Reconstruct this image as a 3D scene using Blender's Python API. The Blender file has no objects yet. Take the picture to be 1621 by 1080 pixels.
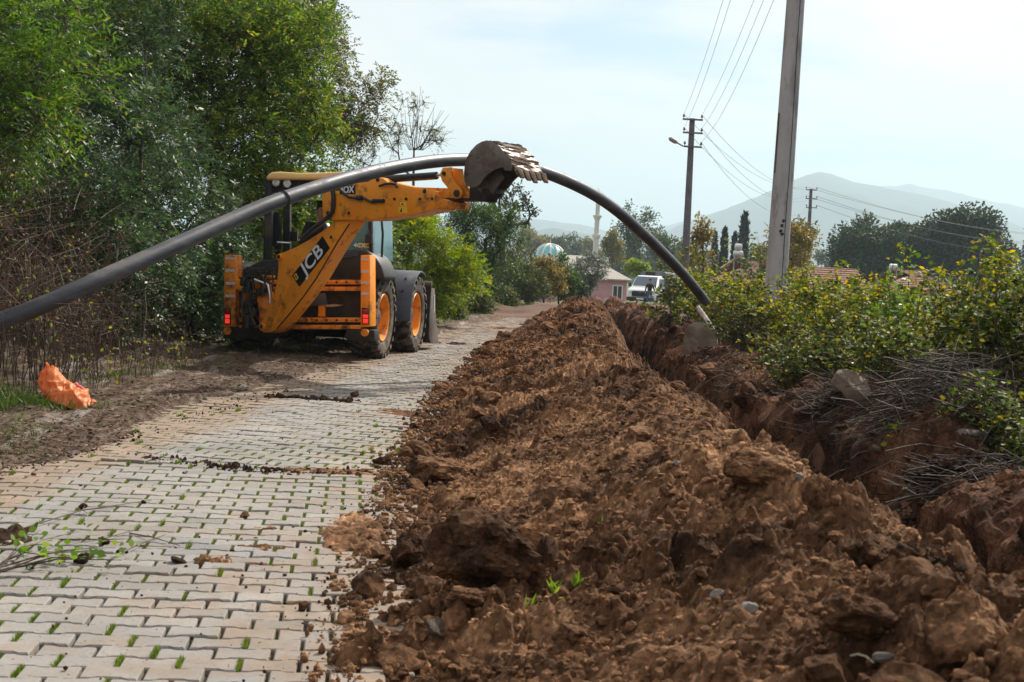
import bpy, bmesh, math, random
import numpy as np
from mathutils import Vector, Matrix

sc = bpy.context.scene
COL = sc.collection
R = math.radians

# ------------------------------------------------------------------ camera
F, ROLL, PITCH, CAMH = 2250.0, 0.052, 0.0462, 1.36      # focal length in photo pixels, radians, metres
FWD = np.array([0, math.cos(PITCH), -math.sin(PITCH)])
UP = np.array([0, math.sin(PITCH), math.cos(PITCH)])
RGT = np.array([1.0, 0, 0])
cr, sr = math.cos(ROLL), math.sin(ROLL)
cam_d = bpy.data.cameras.new('camera')
cam_d.sensor_width = 36.0
cam_d.lens = F / 1621.0 * 36.0
cam_d.clip_start = 0.1
cam_d.clip_end = 90000
cam_d.dof.use_dof = True
cam_d.dof.focus_distance = 17.5
cam_d.dof.aperture_fstop = 8.5
cam = bpy.data.objects.new('camera', cam_d)
COL.objects.link(cam)
_r = cr * RGT + sr * UP
_u = -sr * RGT + cr * UP
cam.matrix_world = Matrix(((_r[0], _u[0], -FWD[0], 0), (_r[1], _u[1], -FWD[1], 0),
                           (_r[2], _u[2], -FWD[2], CAMH), (0, 0, 0, 1)))
sc.camera = cam

def ray(px, py):
    dx, dy = px - 810.5, py - 540.0
    a, b = cr * dx + sr * dy, -sr * dx + cr * dy
    return (RGT * a - UP * b + FWD * F) / F
def at(px, py, Y):                       # the point seen at a pixel at distance Y down the road
    r = ray(px, py)
    return np.array([0, 0, CAMH]) + r * (Y / r[1])
def on_ground(px, py, z=0.0):
    r = ray(px, py)
    return np.array([0, 0, CAMH]) + r * ((z - CAMH) / r[2])
def proj(p):
    p = np.asarray(p, float) - [0, 0, CAMH]
    d = p @ FWD
    a, b = F * p[..., 0] / d, -F * (p @ UP) / d
    return 810.5 + cr * a - sr * b, 540 + sr * a + cr * b

# ------------------------------------------------------------------ sky and sun
SUN_AZ, SUN_EL = R(36), R(43)
SUN = np.array([math.sin(SUN_AZ) * math.cos(SUN_EL), math.cos(SUN_AZ) * math.cos(SUN_EL), math.sin(SUN_EL)])
world = bpy.data.worlds.new('World')
sc.world = world
world.use_nodes = True
nt = world.node_tree
nt.nodes.clear()
def nd(t, typ, **kw):
    n = t.nodes.new(typ)
    for k, v in kw.items():
        if k.startswith('i_'):
            n.inputs[k[2:].replace('_', ' ')].default_value = v
        else:
            setattr(n, k, v)
    return n
def ramp(t, stops, interp='LINEAR'):
    n = t.nodes.new('ShaderNodeValToRGB')
    n.color_ramp.interpolation = interp
    els = n.color_ramp.elements
    while len(els) > 1:
        els.remove(els[-1])
    els[0].position = stops[0][0]
    c = stops[0][1]
    els[0].color = (*c, 1) if len(c) == 3 else c
    for p, c in stops[1:]:
        e = els.new(p)
        e.color = (*c, 1) if len(c) == 3 else c
    return n
sky = nd(nt, 'ShaderNodeTexSky', sky_type='NISHITA', sun_disc=False, sun_elevation=SUN_EL, sun_rotation=SUN_AZ,
         altitude=100, air_density=1.0, dust_density=0.6, ozone_density=1.0)
tc = nd(nt, 'ShaderNodeTexCoord')
sep = nd(nt, 'ShaderNodeSeparateXYZ')
nt.links.new(tc.outputs['Generated'], sep.inputs[0])
zz = nd(nt, 'ShaderNodeMath', operation='ADD'); zz.inputs[1].default_value = 0.13
zc = nd(nt, 'ShaderNodeMath', operation='MAXIMUM'); zc.inputs[1].default_value = 0.02
nt.links.new(sep.outputs['Z'], zc.inputs[0]); nt.links.new(zc.outputs[0], zz.inputs[0])
dx = nd(nt, 'ShaderNodeMath', operation='DIVIDE'); dy = nd(nt, 'ShaderNodeMath', operation='DIVIDE')
nt.links.new(sep.outputs['X'], dx.inputs[0]); nt.links.new(zz.outputs[0], dx.inputs[1])
nt.links.new(sep.outputs['Y'], dy.inputs[0]); nt.links.new(zz.outputs[0], dy.inputs[1])
cmb = nd(nt, 'ShaderNodeCombineXYZ')
nt.links.new(dx.outputs[0], cmb.inputs[0]); nt.links.new(dy.outputs[0], cmb.inputs[1])
cmb.inputs[2].default_value = 3.7
no = nd(nt, 'ShaderNodeTexNoise', i_Scale=0.8, i_Detail=7.0, i_Roughness=0.55, i_Distortion=0.25)
nt.links.new(cmb.outputs[0], no.inputs['Vector'])
rp = ramp(nt, [(0.32, (0.05, 0.05, 0.05)), (0.47, (0.72, 0.72, 0.72)), (0.62, (0.98, 0.98, 0.98))], 'EASE')
nt.links.new(no.outputs['Fac'], rp.inputs[0])
skyk = nd(nt, 'ShaderNodeVectorMath', operation='MULTIPLY')
skyk.inputs[1].default_value = (0.95, 1.0, 1.05)
nt.links.new(sky.outputs[0], skyk.inputs[0])
mx = nd(nt, 'ShaderNodeMix', data_type='RGBA', blend_type='MIX')
nt.links.new(rp.outputs[0], mx.inputs['Factor'])
nt.links.new(skyk.outputs[0], mx.inputs['A'])
mx.inputs['B'].default_value = (11.0, 9.8, 9.0, 1)
bg = nd(nt, 'ShaderNodeBackground', i_Strength=0.071)
wo = nd(nt, 'ShaderNodeOutputWorld')
nt.links.new(mx.outputs['Result'], bg.inputs['Color'])
nt.links.new(bg.outputs[0], wo.inputs['Surface'])
sun_d = bpy.data.lights.new('sun', 'SUN')
sun_d.energy = 5.0
sun_d.angle = R(1.2)
sun_d.color = (1.0, 0.93, 0.82)
sun_o = bpy.data.objects.new('sun', sun_d)
COL.objects.link(sun_o)
sun_o.rotation_euler = Vector(-SUN).to_track_quat('-Z', 'Y').to_euler()
vs = sc.view_settings
vs.view_transform = 'Standard'
vs.look = 'None'
vs.gamma = 1.0
vs.use_curve_mapping = False
vs.exposure = 0.62
HAZE = 2.5e-4                            # density of the air
sc.cycles.use_denoising = True
sc.cycles.max_bounces = 6
sc.cycles.diffuse_bounces = 3
sc.cycles.glossy_bounces = 2
sc.cycles.transmission_bounces = 4
sc.cycles.transparent_max_bounces = 6
sc.cycles.volume_bounces = 0
sc.cycles.caustics_reflective = False
sc.cycles.caustics_refractive = False

# ------------------------------------------------------------------ noise
def h2(ix, iy, s=0):
    ix = ix.astype(np.int64); iy = iy.astype(np.int64)
    n = (ix * 374761393 + iy * 668265263 + s * 1274126177) & 0xFFFFFFFF
    n = ((n ^ (n >> 13)) * 1274126177) & 0xFFFFFFFF
    n = ((n ^ (n >> 16)) * 2246822519) & 0xFFFFFFFF
    n = n ^ (n >> 15)
    return n / 4294967296.0
def vnoise(x, y, s=0):
    x = np.asarray(x, float); y = np.asarray(y, float)
    x, y = np.broadcast_arrays(x, y)
    ix, iy = np.floor(x), np.floor(y)
    fx, fy = x - ix, y - iy
    fx, fy = fx * fx * (3 - 2 * fx), fy * fy * (3 - 2 * fy)
    a = h2(ix, iy, s) * (1 - fx) + h2(ix + 1, iy, s) * fx
    b = h2(ix, iy + 1, s) * (1 - fx) + h2(ix + 1, iy + 1, s) * fx
    return (a * (1 - fy) + b * fy) * 2 - 1
def fbm(x, y, s=0, octv=4, gain=0.5):
    v, a, f = 0.0, 1.0, 1.0
    for o in range(octv):
        v = v + a * vnoise(np.asarray(x) * f + o * 17.3, np.asarray(y) * f - o * 9.1, s + o)
        a *= gain; f *= 2.03
    return v
def lumps(x, y, cell, s, prob=0.6, rmin=0.25, rmax=0.62, squash=0.75):
    """height of half-buried round clods, one per cell at most"""
    ix, iy = np.floor(x / cell), np.floor(y / cell)
    best = np.zeros(np.shape(x))
    for oy in (-1, 0, 1):
        for ox in (-1, 0, 1):
            jx, jy = ix + ox, iy + oy
            cx = (jx + h2(jx, jy, s + 1)) * cell
            cy = (jy + h2(jx, jy, s + 2)) * cell
            r = cell * (rmin + (rmax - rmin) * h2(jx, jy, s + 3) ** 2)
            ok = h2(jx, jy, s + 4) < prob
            ex = 0.7 + 0.6 * h2(jx, jy, s + 5)
            d2 = ((x - cx) * ex) ** 2 + ((y - cy) / ex) ** 2
            hh = np.sqrt(np.maximum(r * r - d2, 0)) * squash
            best = np.maximum(best, np.where(ok, hh, 0))
    return best
def vnoise3(p, s=0):
    i = np.floor(p); f = p - i; f = f * f * (3 - 2 * f); out = 0
    for dz in (0, 1):
        for dy_ in (0, 1):
            for dx_ in (0, 1):
                w = (f[:, 0] if dx_ else 1 - f[:, 0]) * (f[:, 1] if dy_ else 1 - f[:, 1]) * (f[:, 2] if dz else 1 - f[:, 2])
                out = out + w * h2(i[:, 0] + dx_ + 7919 * (i[:, 2] + dz), i[:, 1] + dy_ - 3571 * (i[:, 2] + dz), s)
    return out * 2 - 1
def sstep(a, b, x):
    t = np.clip((np.asarray(x, float) - a) / (b - a), 0, 1)
    return t * t * (3 - 2 * t)

# ------------------------------------------------------------------ materials
def newmat(name):
    m = bpy.data.materials.new(name)
    m.use_nodes = True
    m.node_tree.nodes.clear()
    return m, m.node_tree
def finish(t, shader):
    o = t.nodes.new('ShaderNodeOutputMaterial')
    t.links.new(shader, o.inputs['Surface'])
def pmat(name, c1, c2=None, scale=6.0, rough=0.7, bump=0.0, bscale=None, metal=0.0, spec=0.35, detail=6.0,
         dirt=None, dirt_amt=0.0, dirt_scale=3.0, emit=None, lo=0.35, hi=0.65, coat=0.0, stretch=None):
    m, t = newmat(name)
    b = nd(t, 'ShaderNodeBsdfPrincipled', i_Roughness=rough, i_Metallic=metal)
    b.inputs['Specular IOR Level'].default_value = spec
    b.inputs['Coat Weight'].default_value = coat
    tcn = nd(t, 'ShaderNodeTexCoord')
    vec = tcn.outputs['Object']
    if stretch:
        mp = nd(t, 'ShaderNodeMapping'); mp.inputs['Scale'].default_value = stretch
        t.links.new(vec, mp.inputs['Vector']); vec = mp.outputs[0]
    col = None
    if c2 is not None:
        n = nd(t, 'ShaderNodeTexNoise', i_Scale=scale, i_Detail=detail, i_Roughness=0.6)
        t.links.new(vec, n.inputs['Vector'])
        r_ = ramp(t, [(lo, c1), (hi, c2)])
        t.links.new(n.outputs['Fac'], r_.inputs[0])
        col = r_.outputs[0]
    else:
        rgb = nd(t, 'ShaderNodeRGB'); rgb.outputs[0].default_value = (*c1, 1)
        col = rgb.outputs[0]
    if dirt is not None:
        n = nd(t, 'ShaderNodeTexNoise', i_Scale=dirt_scale, i_Detail=8.0, i_Roughness=0.7)
        t.links.new(vec, n.inputs['Vector'])
        r_ = ramp(t, [(0.62 - 0.25 * dirt_amt, (0, 0, 0)), (0.80 - 0.25 * dirt_amt, (1, 1, 1))])
        t.links.new(n.outputs['Fac'], r_.inputs[0])
        mxn = nd(t, 'ShaderNodeMix', data_type='RGBA')
        t.links.new(r_.outputs[0], mxn.inputs['Factor'])
        t.links.new(col, mxn.inputs['A'])
        mxn.inputs['B'].default_value = (*dirt, 1)
        col = mxn.outputs['Result']
        rr = nd(t, 'ShaderNodeMapRange'); rr.inputs['To Min'].default_value = rough; rr.inputs['To Max'].default_value = 0.9
        t.links.new(r_.outputs[0], rr.inputs['Value']); t.links.new(rr.outputs[0], b.inputs['Roughness'])
    t.links.new(col, b.inputs['Base Color'])
    if bump:
        n2 = nd(t, 'ShaderNodeTexNoise', i_Scale=bscale or scale * 3, i_Detail=8.0, i_Roughness=0.65)
        t.links.new(vec, n2.inputs['Vector'])
        bp = nd(t, 'ShaderNodeBump', i_Strength=1.0, i_Distance=bump)
        t.links.new(n2.outputs['Fac'], bp.inputs['Height'])
        t.links.new(bp.outputs[0], b.inputs['Normal'])
    if emit:
        b.inputs['Emission Color'].default_value = (*emit[0], 1)
        b.inputs['Emission Strength'].default_value = emit[1]
    finish(t, b.outputs[0])
    return m
def leafmat(name, stops, trans=0.35, rough=0.5, spec=0.3):
    """one colour per leaf, picked along the stops, some light passing through"""
    m, t = newmat(name)
    g = nd(t, 'ShaderNodeNewGeometry')
    r_ = ramp(t, stops)
    t.links.new(g.outputs['Random Per Island'], r_.inputs[0])
    b = nd(t, 'ShaderNodeBsdfPrincipled', i_Roughness=rough)
    b.inputs['Specular IOR Level'].default_value = spec
    t.links.new(r_.outputs[0], b.inputs['Base Color'])
    tr = nd(t, 'ShaderNodeBsdfTranslucent')
    hs = nd(t, 'ShaderNodeHueSaturation'); hs.inputs['Saturation'].default_value = 1.15; hs.inputs['Value'].default_value = 1.5
    hs.inputs['Hue'].default_value = 0.49
    t.links.new(r_.outputs[0], hs.inputs['Color']); t.links.new(hs.outputs[0], tr.inputs['Color'])
    mxs = nd(t, 'ShaderNodeMixShader'); mxs.inputs[0].default_value = trans
    t.links.new(b.outputs[0], mxs.inputs[1]); t.links.new(tr.outputs[0], mxs.inputs[2])
    finish(t, mxs.outputs[0])
    return m

# ------------------------------------------------------------------ objects
def tag(o, label=None, cat=None, group=None, kind=None):
    if label: o['label'] = label
    if cat: o['category'] = cat
    if group: o['group'] = group
    if kind: o['kind'] = kind
    return o
def adopt(o, parent):
    if parent is not None:
        o.parent = parent
        o.matrix_parent_inverse = parent.matrix_world.inverted()
def link(name, me, mat, parent=None):
    o = bpy.data.objects.new(name, me)
    COL.objects.link(o)
    if mat is not None and len(me.materials) == 0:
        me.materials.append(mat)
    adopt(o, parent)
    return o
def empty(name, loc, label, cat, group=None):
    o = bpy.data.objects.new(name, None)
    o.empty_display_size = 0.2
    COL.objects.link(o)
    o.location = loc
    o.matrix_world = Matrix.Translation(Vector(loc))
    return tag(o, label, cat, group)
def mesh_np(name, verts, k, mat, parent=None, smooth=False):
    """faces of k consecutive vertices each"""
    verts = np.asarray(verts, np.float32).reshape(-1, 3)
    n = len(verts) // k
    me = bpy.data.meshes.new(name)
    me.vertices.add(n * k); me.vertices.foreach_set('co', verts[:n * k].ravel())
    me.loops.add(n * k); me.loops.foreach_set('vertex_index', np.arange(n * k, dtype=np.int32))
    me.polygons.add(n); me.polygons.foreach_set('loop_start', np.arange(0, n * k, k, dtype=np.int32))
    me.update(calc_edges=True)
    return link(name, me, mat, parent)
def mesh_q(name, verts, quads, mat, parent=None, smooth=True):
    verts = np.asarray(verts, np.float32).reshape(-1, 3)
    quads = np.asarray(quads, np.int32)
    k = quads.shape[1]
    me = bpy.data.meshes.new(name)
    me.vertices.add(len(verts)); me.vertices.foreach_set('co', verts.ravel())
    me.loops.add(quads.size); me.loops.foreach_set('vertex_index', quads.ravel())
    me.polygons.add(len(quads)); me.polygons.foreach_set('loop_start', np.arange(0, quads.size, k, dtype=np.int32))
    me.polygons.foreach_set('use_smooth', np.full(len(quads), smooth))
    me.update(calc_edges=True)
    return link(name, me, mat, parent)
def grid_quads(ny, nx):
    i = np.arange(ny * nx).reshape(ny, nx)
    return np.stack([i[:-1, :-1], i[:-1, 1:], i[1:, 1:], i[1:, :-1]], -1).reshape(-1, 4)

class MB:
    """collects shapes; build() links them as one mesh object"""
    def __init__(s, M=None):
        s.v, s.f, s.M = [], [], M
    def add(s, vs_, fs):
        n = len(s.v)
        for p in vs_:
            p = Vector(p)
            s.v.append(s.M @ p if s.M is not None else p)
        s.f += [tuple(i + n for i in q) for q in fs]
        return s
    def box(s, c, d, rot=None):
        hx, hy, hz = d[0] / 2, d[1] / 2, d[2] / 2
        pts = [Vector((x, y, z)) for z in (-hz, hz) for y in (-hy, hy) for x in (-hx, hx)]
        if rot is not None:
            pts = [rot @ p for p in pts]
        c = Vector(c)
        return s.add([p + c for p in pts], [(0, 2, 3, 1), (4, 5, 7, 6), (0, 1, 5, 4), (2, 6, 7, 3), (0, 4, 6, 2), (1, 3, 7, 5)])
    def prism(s, poly, off):
        """polygon of 3-D points pushed along off"""
        n = len(poly); off = Vector(off)
        a = [Vector(p) for p in poly]
        nrm = Vector((0, 0, 0))
        for i in range(n):
            nrm += (a[i] - a[0]).cross(a[(i + 1) % n] - a[0])
        fs = [tuple(range(n)), tuple(range(2 * n - 1, n - 1, -1))]
        fs += [((i + 1) % n, i, n + i, n + (i + 1) % n) for i in range(n)]
        if nrm.dot(off) > 0:
            fs = [tuple(reversed(q)) for q in fs]
        return s.add(a + [p + off for p in a], fs)
    def tube(s, pts, rad, n=8, cap=True):
        pts = [Vector(p) for p in pts]
        if not hasattr(rad, '__len__'):
            rad = [rad] * len(pts)
        t0 = (pts[1] - pts[0]).normalized()
        ref = Vector((0, 0, 1)) if abs(t0.z) < 0.9 else Vector((1, 0, 0))
        u = t0.cross(ref).normalized()
        vs_, fs = [], []
        for i, p in enumerate(pts):
            t = (pts[min(i + 1, len(pts) - 1)] - pts[max(i - 1, 0)]).normalized()
            u = (u - t * u.dot(t)).normalized()
            w = t.cross(u)
            for k in range(n):
                a = 2 * math.pi * k / n
                vs_.append(p + (u * math.cos(a) + w * math.sin(a)) * rad[i])
        for i in range(len(pts) - 1):
            for k in range(n):
                k2 = (k + 1) % n
                fs.append((i * n + k, i * n + k2, (i + 1) * n + k2, (i + 1) * n + k))
        if cap:
            fs.append(tuple(reversed(range(n))))
            fs.append(tuple(range((len(pts) - 1) * n, len(pts) * n)))
        return s.add(vs_, fs)
    def cyl(s, a, b, r, n=16, r2=None):
        return s.tube([a, b], [r, r if r2 is None else r2], n)
    def lathe(s, prof, axis='z', c=(0, 0, 0), n=24, ang=None):
        """profile of (radius, height) turned about an axis through c"""
        c = Vector(c); vs_, fs = [], []
        for k in range(n):
            a = 2 * math.pi * k / n
            for r, h in prof:
                x, y = r * math.cos(a), r * math.sin(a)
                p = (x, y, h) if axis == 'z' else ((h, x, y) if axis == 'x' else (y, h, x))
                vs_.append(c + Vector(p))
        m = len(prof)
        for k in range(n):
            k2 = (k + 1) % n
            for i in range(m - 1):
                fs.append((k * m + i, k2 * m + i, k2 * m + i + 1, k * m + i + 1))
        return s.add(vs_, fs)
    def build(s, name, mat, parent=None, smooth=False, bevel=0.0, seg=2, angle=35):
        me = bpy.data.meshes.new(name)
        me.from_pydata([tuple(p) for p in s.v], [], s.f)
        if bevel or smooth:
            bm = bmesh.new(); bm.from_mesh(me)
            bmesh.ops.remove_doubles(bm, verts=bm.verts, dist=1e-5)
            bmesh.ops.recalc_face_normals(bm, faces=bm.faces)
            if bevel:
                es = [e for e in bm.edges if len(e.link_faces) == 2 and e.calc_face_angle(0) > R(angle)]
                try:
                    bmesh.ops.bevel(bm, geom=es, offset=bevel, segments=seg, affect='EDGES', profile=0.5, clamp_overlap=True)
                except Exception:
                    pass
            if smooth:
                for f_ in bm.faces: f_.smooth = True
                for e in bm.edges:
                    if len(e.link_faces) == 2 and e.calc_face_angle(0) > R(angle):
                        e.smooth = False
            bm.to_mesh(me); bm.free()
        me.update()
        return link(name, me, mat, parent)
def text_mesh(name, body, M, size, mat, parent, depth=0.002, bold=0.0, sx=1.0, align='CENTER'):
    cu = bpy.data.curves.new(name, 'FONT')
    cu.body = body; cu.size = size; cu.extrude = depth; cu.offset = bold
    cu.align_x = align; cu.align_y = 'CENTER'
    o = bpy.data.objects.new(name, cu)
    COL.objects.link(o)
    bpy.context.view_layer.update()
    me = bpy.data.meshes.new_from_object(o.evaluated_get(bpy.context.evaluated_depsgraph_get()))
    bpy.data.objects.remove(o); bpy.data.curves.remove(cu)
    me.name = name
    me.transform(M @ Matrix.Diagonal((sx, 1, 1, 1)))
    me.materials.clear()
    return link(name, me, mat, parent)
# ------------------------------------------------------------------ terrain functions
_ly = [0, 8.5, 10.7, 13.3, 15.4, 18, 23, 31, 38.6, 44, 47, 60]
_lx = [-3.3, -3.05, -2.9, -2.82, -2.62, -2.45, -2.15, -1.62, -1.1, -0.3, 0.2, 1.5]
def left_edge(y): return np.interp(y, _ly, _lx)
def shift(y): return 0.95 * sstep(17, 45, y) + 0.05 * np.sin(np.asarray(y) * 0.7)
def bare_ground(x, y):
    """ground without the fine relief: verge, road bed, trench, right bank, far slope"""
    x = np.asarray(x, float); y = np.asarray(y, float)
    n = fbm(x * 0.9, y * 0.9, 3, 3)
    verge = 0.035 + 0.025 * n + 0.30 * sstep(-4.3, -6.5, x) + 0.03 * fbm(x * 4, y * 4, 5, 3)
    le = left_edge(y) + 0.22 * vnoise(x * 0.3, y * 0.7, 8) + 0.09 * vnoise(y * 2.3, x, 9)
    bed = np.full(np.shape(verge), -0.09)
    w = sstep(-0.16, 0.10, x - le)
    z = verge * (1 - w) + bed * w
    over = sstep(44.5, 48, y + 0.6 * vnoise(x, y * 0.6, 12))
    z = z * (1 - over) + (0.03 + 0.05 * fbm(x * 1.3, y * 1.3, 14, 4)) * over
    z = z + 0.32 * np.exp(-((y - 50.5 - 0.25 * x) / 2.6) ** 2) * sstep(-6, -2, x) * sstep(4.5, 2.0, x) * (1 + 0.4 * vnoise(x * .8, y * .8, 15))
    u = x - shift(y)
    wl = 1.86 + 0.10 * vnoise(y * 1.1, 0, 21) + 0.05 * vnoise(y * 4.1, 0, 22)
    wr = 2.58 + 0.12 * vnoise(y * 0.9, 5, 23) + 0.06 * vnoise(y * 3.7, 5, 24)
    bank = (0.05 + 0.42 * np.exp(-((u - 3.1) / 0.45) ** 2) * (0.62 + 0.75 * vnoise(y * 0.9, 3, 25))
            + 0.10 * fbm(x * 1.7, y * 1.7, 26, 4) + 0.25 * sstep(3.6, 5.2, u))
    bank = bank * (1 - sstep(14, 60, u) * 0.9)
    z = np.where(u > wr, z + (bank - z) * sstep(0, 0.12, u - wr) + 0, z)
    dep = 0.95 * sstep(62, 55, y)
    floor_ = -dep + 0.08 * fbm(x * 3, y * 2, 27, 3)
    tw = sstep(-0.10, 0.16, u - wl) * sstep(0.10, -0.16, u - wr)
    z = z * (1 - tw) + floor_ * tw
    z = z - 0.9 * sstep(60, 135, y) - 0.6 * sstep(135, 320, y)
    return z
def ground_fine(x, y):
    z = bare_ground(x, y)
    u = x - shift(y)
    right = sstep(1.6, 2.0, u) * sstep(60, 30, y)
    lump = lumps(x, y, 0.34, 31, 0.55) * 0.8 + lumps(x, y, 0.15, 35, 0.6) * 0.8 + lumps(x, y, 0.07, 41, 0.5)
    z = z + right * (lump * sstep(6.5, 4.0, u) + 0.03 * fbm(x * 5, y * 5, 44, 3))
    lv = sstep(0.05, -0.25, x - left_edge(y)) * sstep(60, 30, y)
    z = z + lv * (lumps(x, y, 0.10, 47, 0.25) * 0.5 + 0.012 * fbm(x * 9, y * 9, 48, 2))
    return z
_fy = [2, 4.8, 5.8, 6.6, 8, 10, 12, 18, 24, 32, 42]
_fx = [-.25, -.42, -.48, -.52, -.60, -.74, -.74, -.66, -.64, -.62, -.60]
def heap_foot(y): return np.interp(y, _fy, _fx)
def heap_top(x, y, fine=True):
    x = np.asarray(x, float); y = np.asarray(y, float)
    u = x - shift(y)
    xl = heap_foot(y) - 0.17 + 0.09 * vnoise(y * 0.9, 1, 51) + 0.07 * vnoise(y * 2.7, 1, 52)
    xr = 1.13 + 0.16 * vnoise(y * 0.55, 2, 53) + 0.07 * vnoise(y * 2.1, 2, 54)
    xe = 2.0
    h = 0.54 * (1 + 0.17 * vnoise(y * 0.6, 3, 55) + 0.12 * vnoise(y * 1.7, 3, 56)) * (1 + 0.30 * sstep(22, 36, y) * (1 + 0.3 * vnoise(y * 0.5, 8, 59))) * sstep(49, 43, y)
    t = np.clip((u - xl) / (xr - xl), -0.3, 1)
    t2 = np.clip((xe - u) / (xe - xr), -0.3, 1)
    pl = np.where(t > 0, 0.62 * t + 0.38 * t * t * (3 - 2 * t), t * 0.8)
    pr = np.where(t2 > 0, 0.45 * t2 + 0.55 * (1 - (1 - np.clip(t2, 0, 1)) ** 2), t2)
    p = np.minimum(pl, pr)
    z = -0.09 + (h + 0.09) * p
    m = sstep(0.0, 0.25, p)
    z = z + m * (0.065 * fbm(x * 1.5, y * 1.1, 57, 3) + 0.035 * fbm(x * 4.5, y * 4.5, 58, 3) + 0.10 * sstep(18, 30, y) * fbm(x * .8, y * .45, 60, 3))
    if fine:
        rough = 0.35 + 0.9 * sstep(-0.5, 0.6, fbm(x * 0.8, y * 0.8, 61, 2)) + 0.4 * sstep(8, 4.5, y)
        fm = sstep(-0.06, 0.10, p)
        z = z + fm * (lumps(x, y, 0.44, 62, 0.36, 0.2, 0.5) * 0.50 * rough + lumps(x, y, 0.19, 66, 0.5) * 0.72 * rough
                      + lumps(x, y, 0.085, 71, 0.55) * 0.8 * rough + lumps(x, y, 0.042, 76, 0.6) * 0.95 * np.minimum(rough, 1.2) + lumps(x, y, 0.024, 84, 0.6) * 0.9
                      - 0.055 * (1 - np.abs(fbm(x * 4.2, y * 4.2, 88, 3))).clip(0, 1) ** 7 * rough + 0.018 * np.abs(fbm(x * 9, y * 9, 86, 3)) * rough + 0.010 * fbm(x * 22, y * 22, 81, 3))
    return z
def bank_fine(x, y):
    u = x - shift(y)
    z = bare_ground(x, y)
    cut = np.exp(-((u - 2.55) / 0.25) ** 2)
    z = z + 0.05 * cut * fbm(x * 1.2, y * 7.0, 131, 3)
    big = 0.55 + 0.6 * sstep(-.4, .5, fbm(x * .7, y * .7, 133, 2))
    z = z + (lumps(x, y, 0.48, 135, 0.5, 0.25, 0.55) * 0.7 + lumps(x, y, 0.19, 139, 0.55) * 0.7 + lumps(x, y, 0.09, 143, 0.6) * 0.85 + lumps(x, y, 0.045, 147, 0.6) * 0.9) * big
    return z + 0.02 * np.abs(fbm(x * 8, y * 8, 151, 3)) + 0.02
def surf(x, y):
    if 1.75 < x - float(shift(y)) < 4.4 and y < 59: return max(float(bank_fine(np.array(x), np.array(y))), float(heap_top(x, y)))
    return max(float(heap_top(x, y)) if -1.5 < x - float(shift(y)) < 2.1 and y < 50 else -9, float(ground_fine(x, y)))
def hit(px, py, y0=2.4, y1=70, add=0.0):
    r = ray(px, py)
    Ys = np.concatenate([np.arange(y0, 20, 0.02), np.arange(20, y1, 0.08)])
    P = np.array([0, 0, CAMH])[None] + r[None] * (Ys / r[1])[:, None]
    x, y, z = P.T
    g = ground_fine(x, y)
    u = x - shift(y)
    road = (x > left_edge(y)) & (u < 0) & (y < 46)
    g = np.where(road, np.maximum(g, 0.0), g)
    g = np.where((u > 1.75) & (u < 4.4) & (y < 59), bank_fine(x, y), g)
    hp = heap_top(x, y)
    g = np.where((u > -1.5) & (u < 2.1) & (y < 50), np.maximum(g, hp), g) + add
    k = np.argmax(z <= g)
    return np.array([x[k], y[k], g[k] - add])

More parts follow.
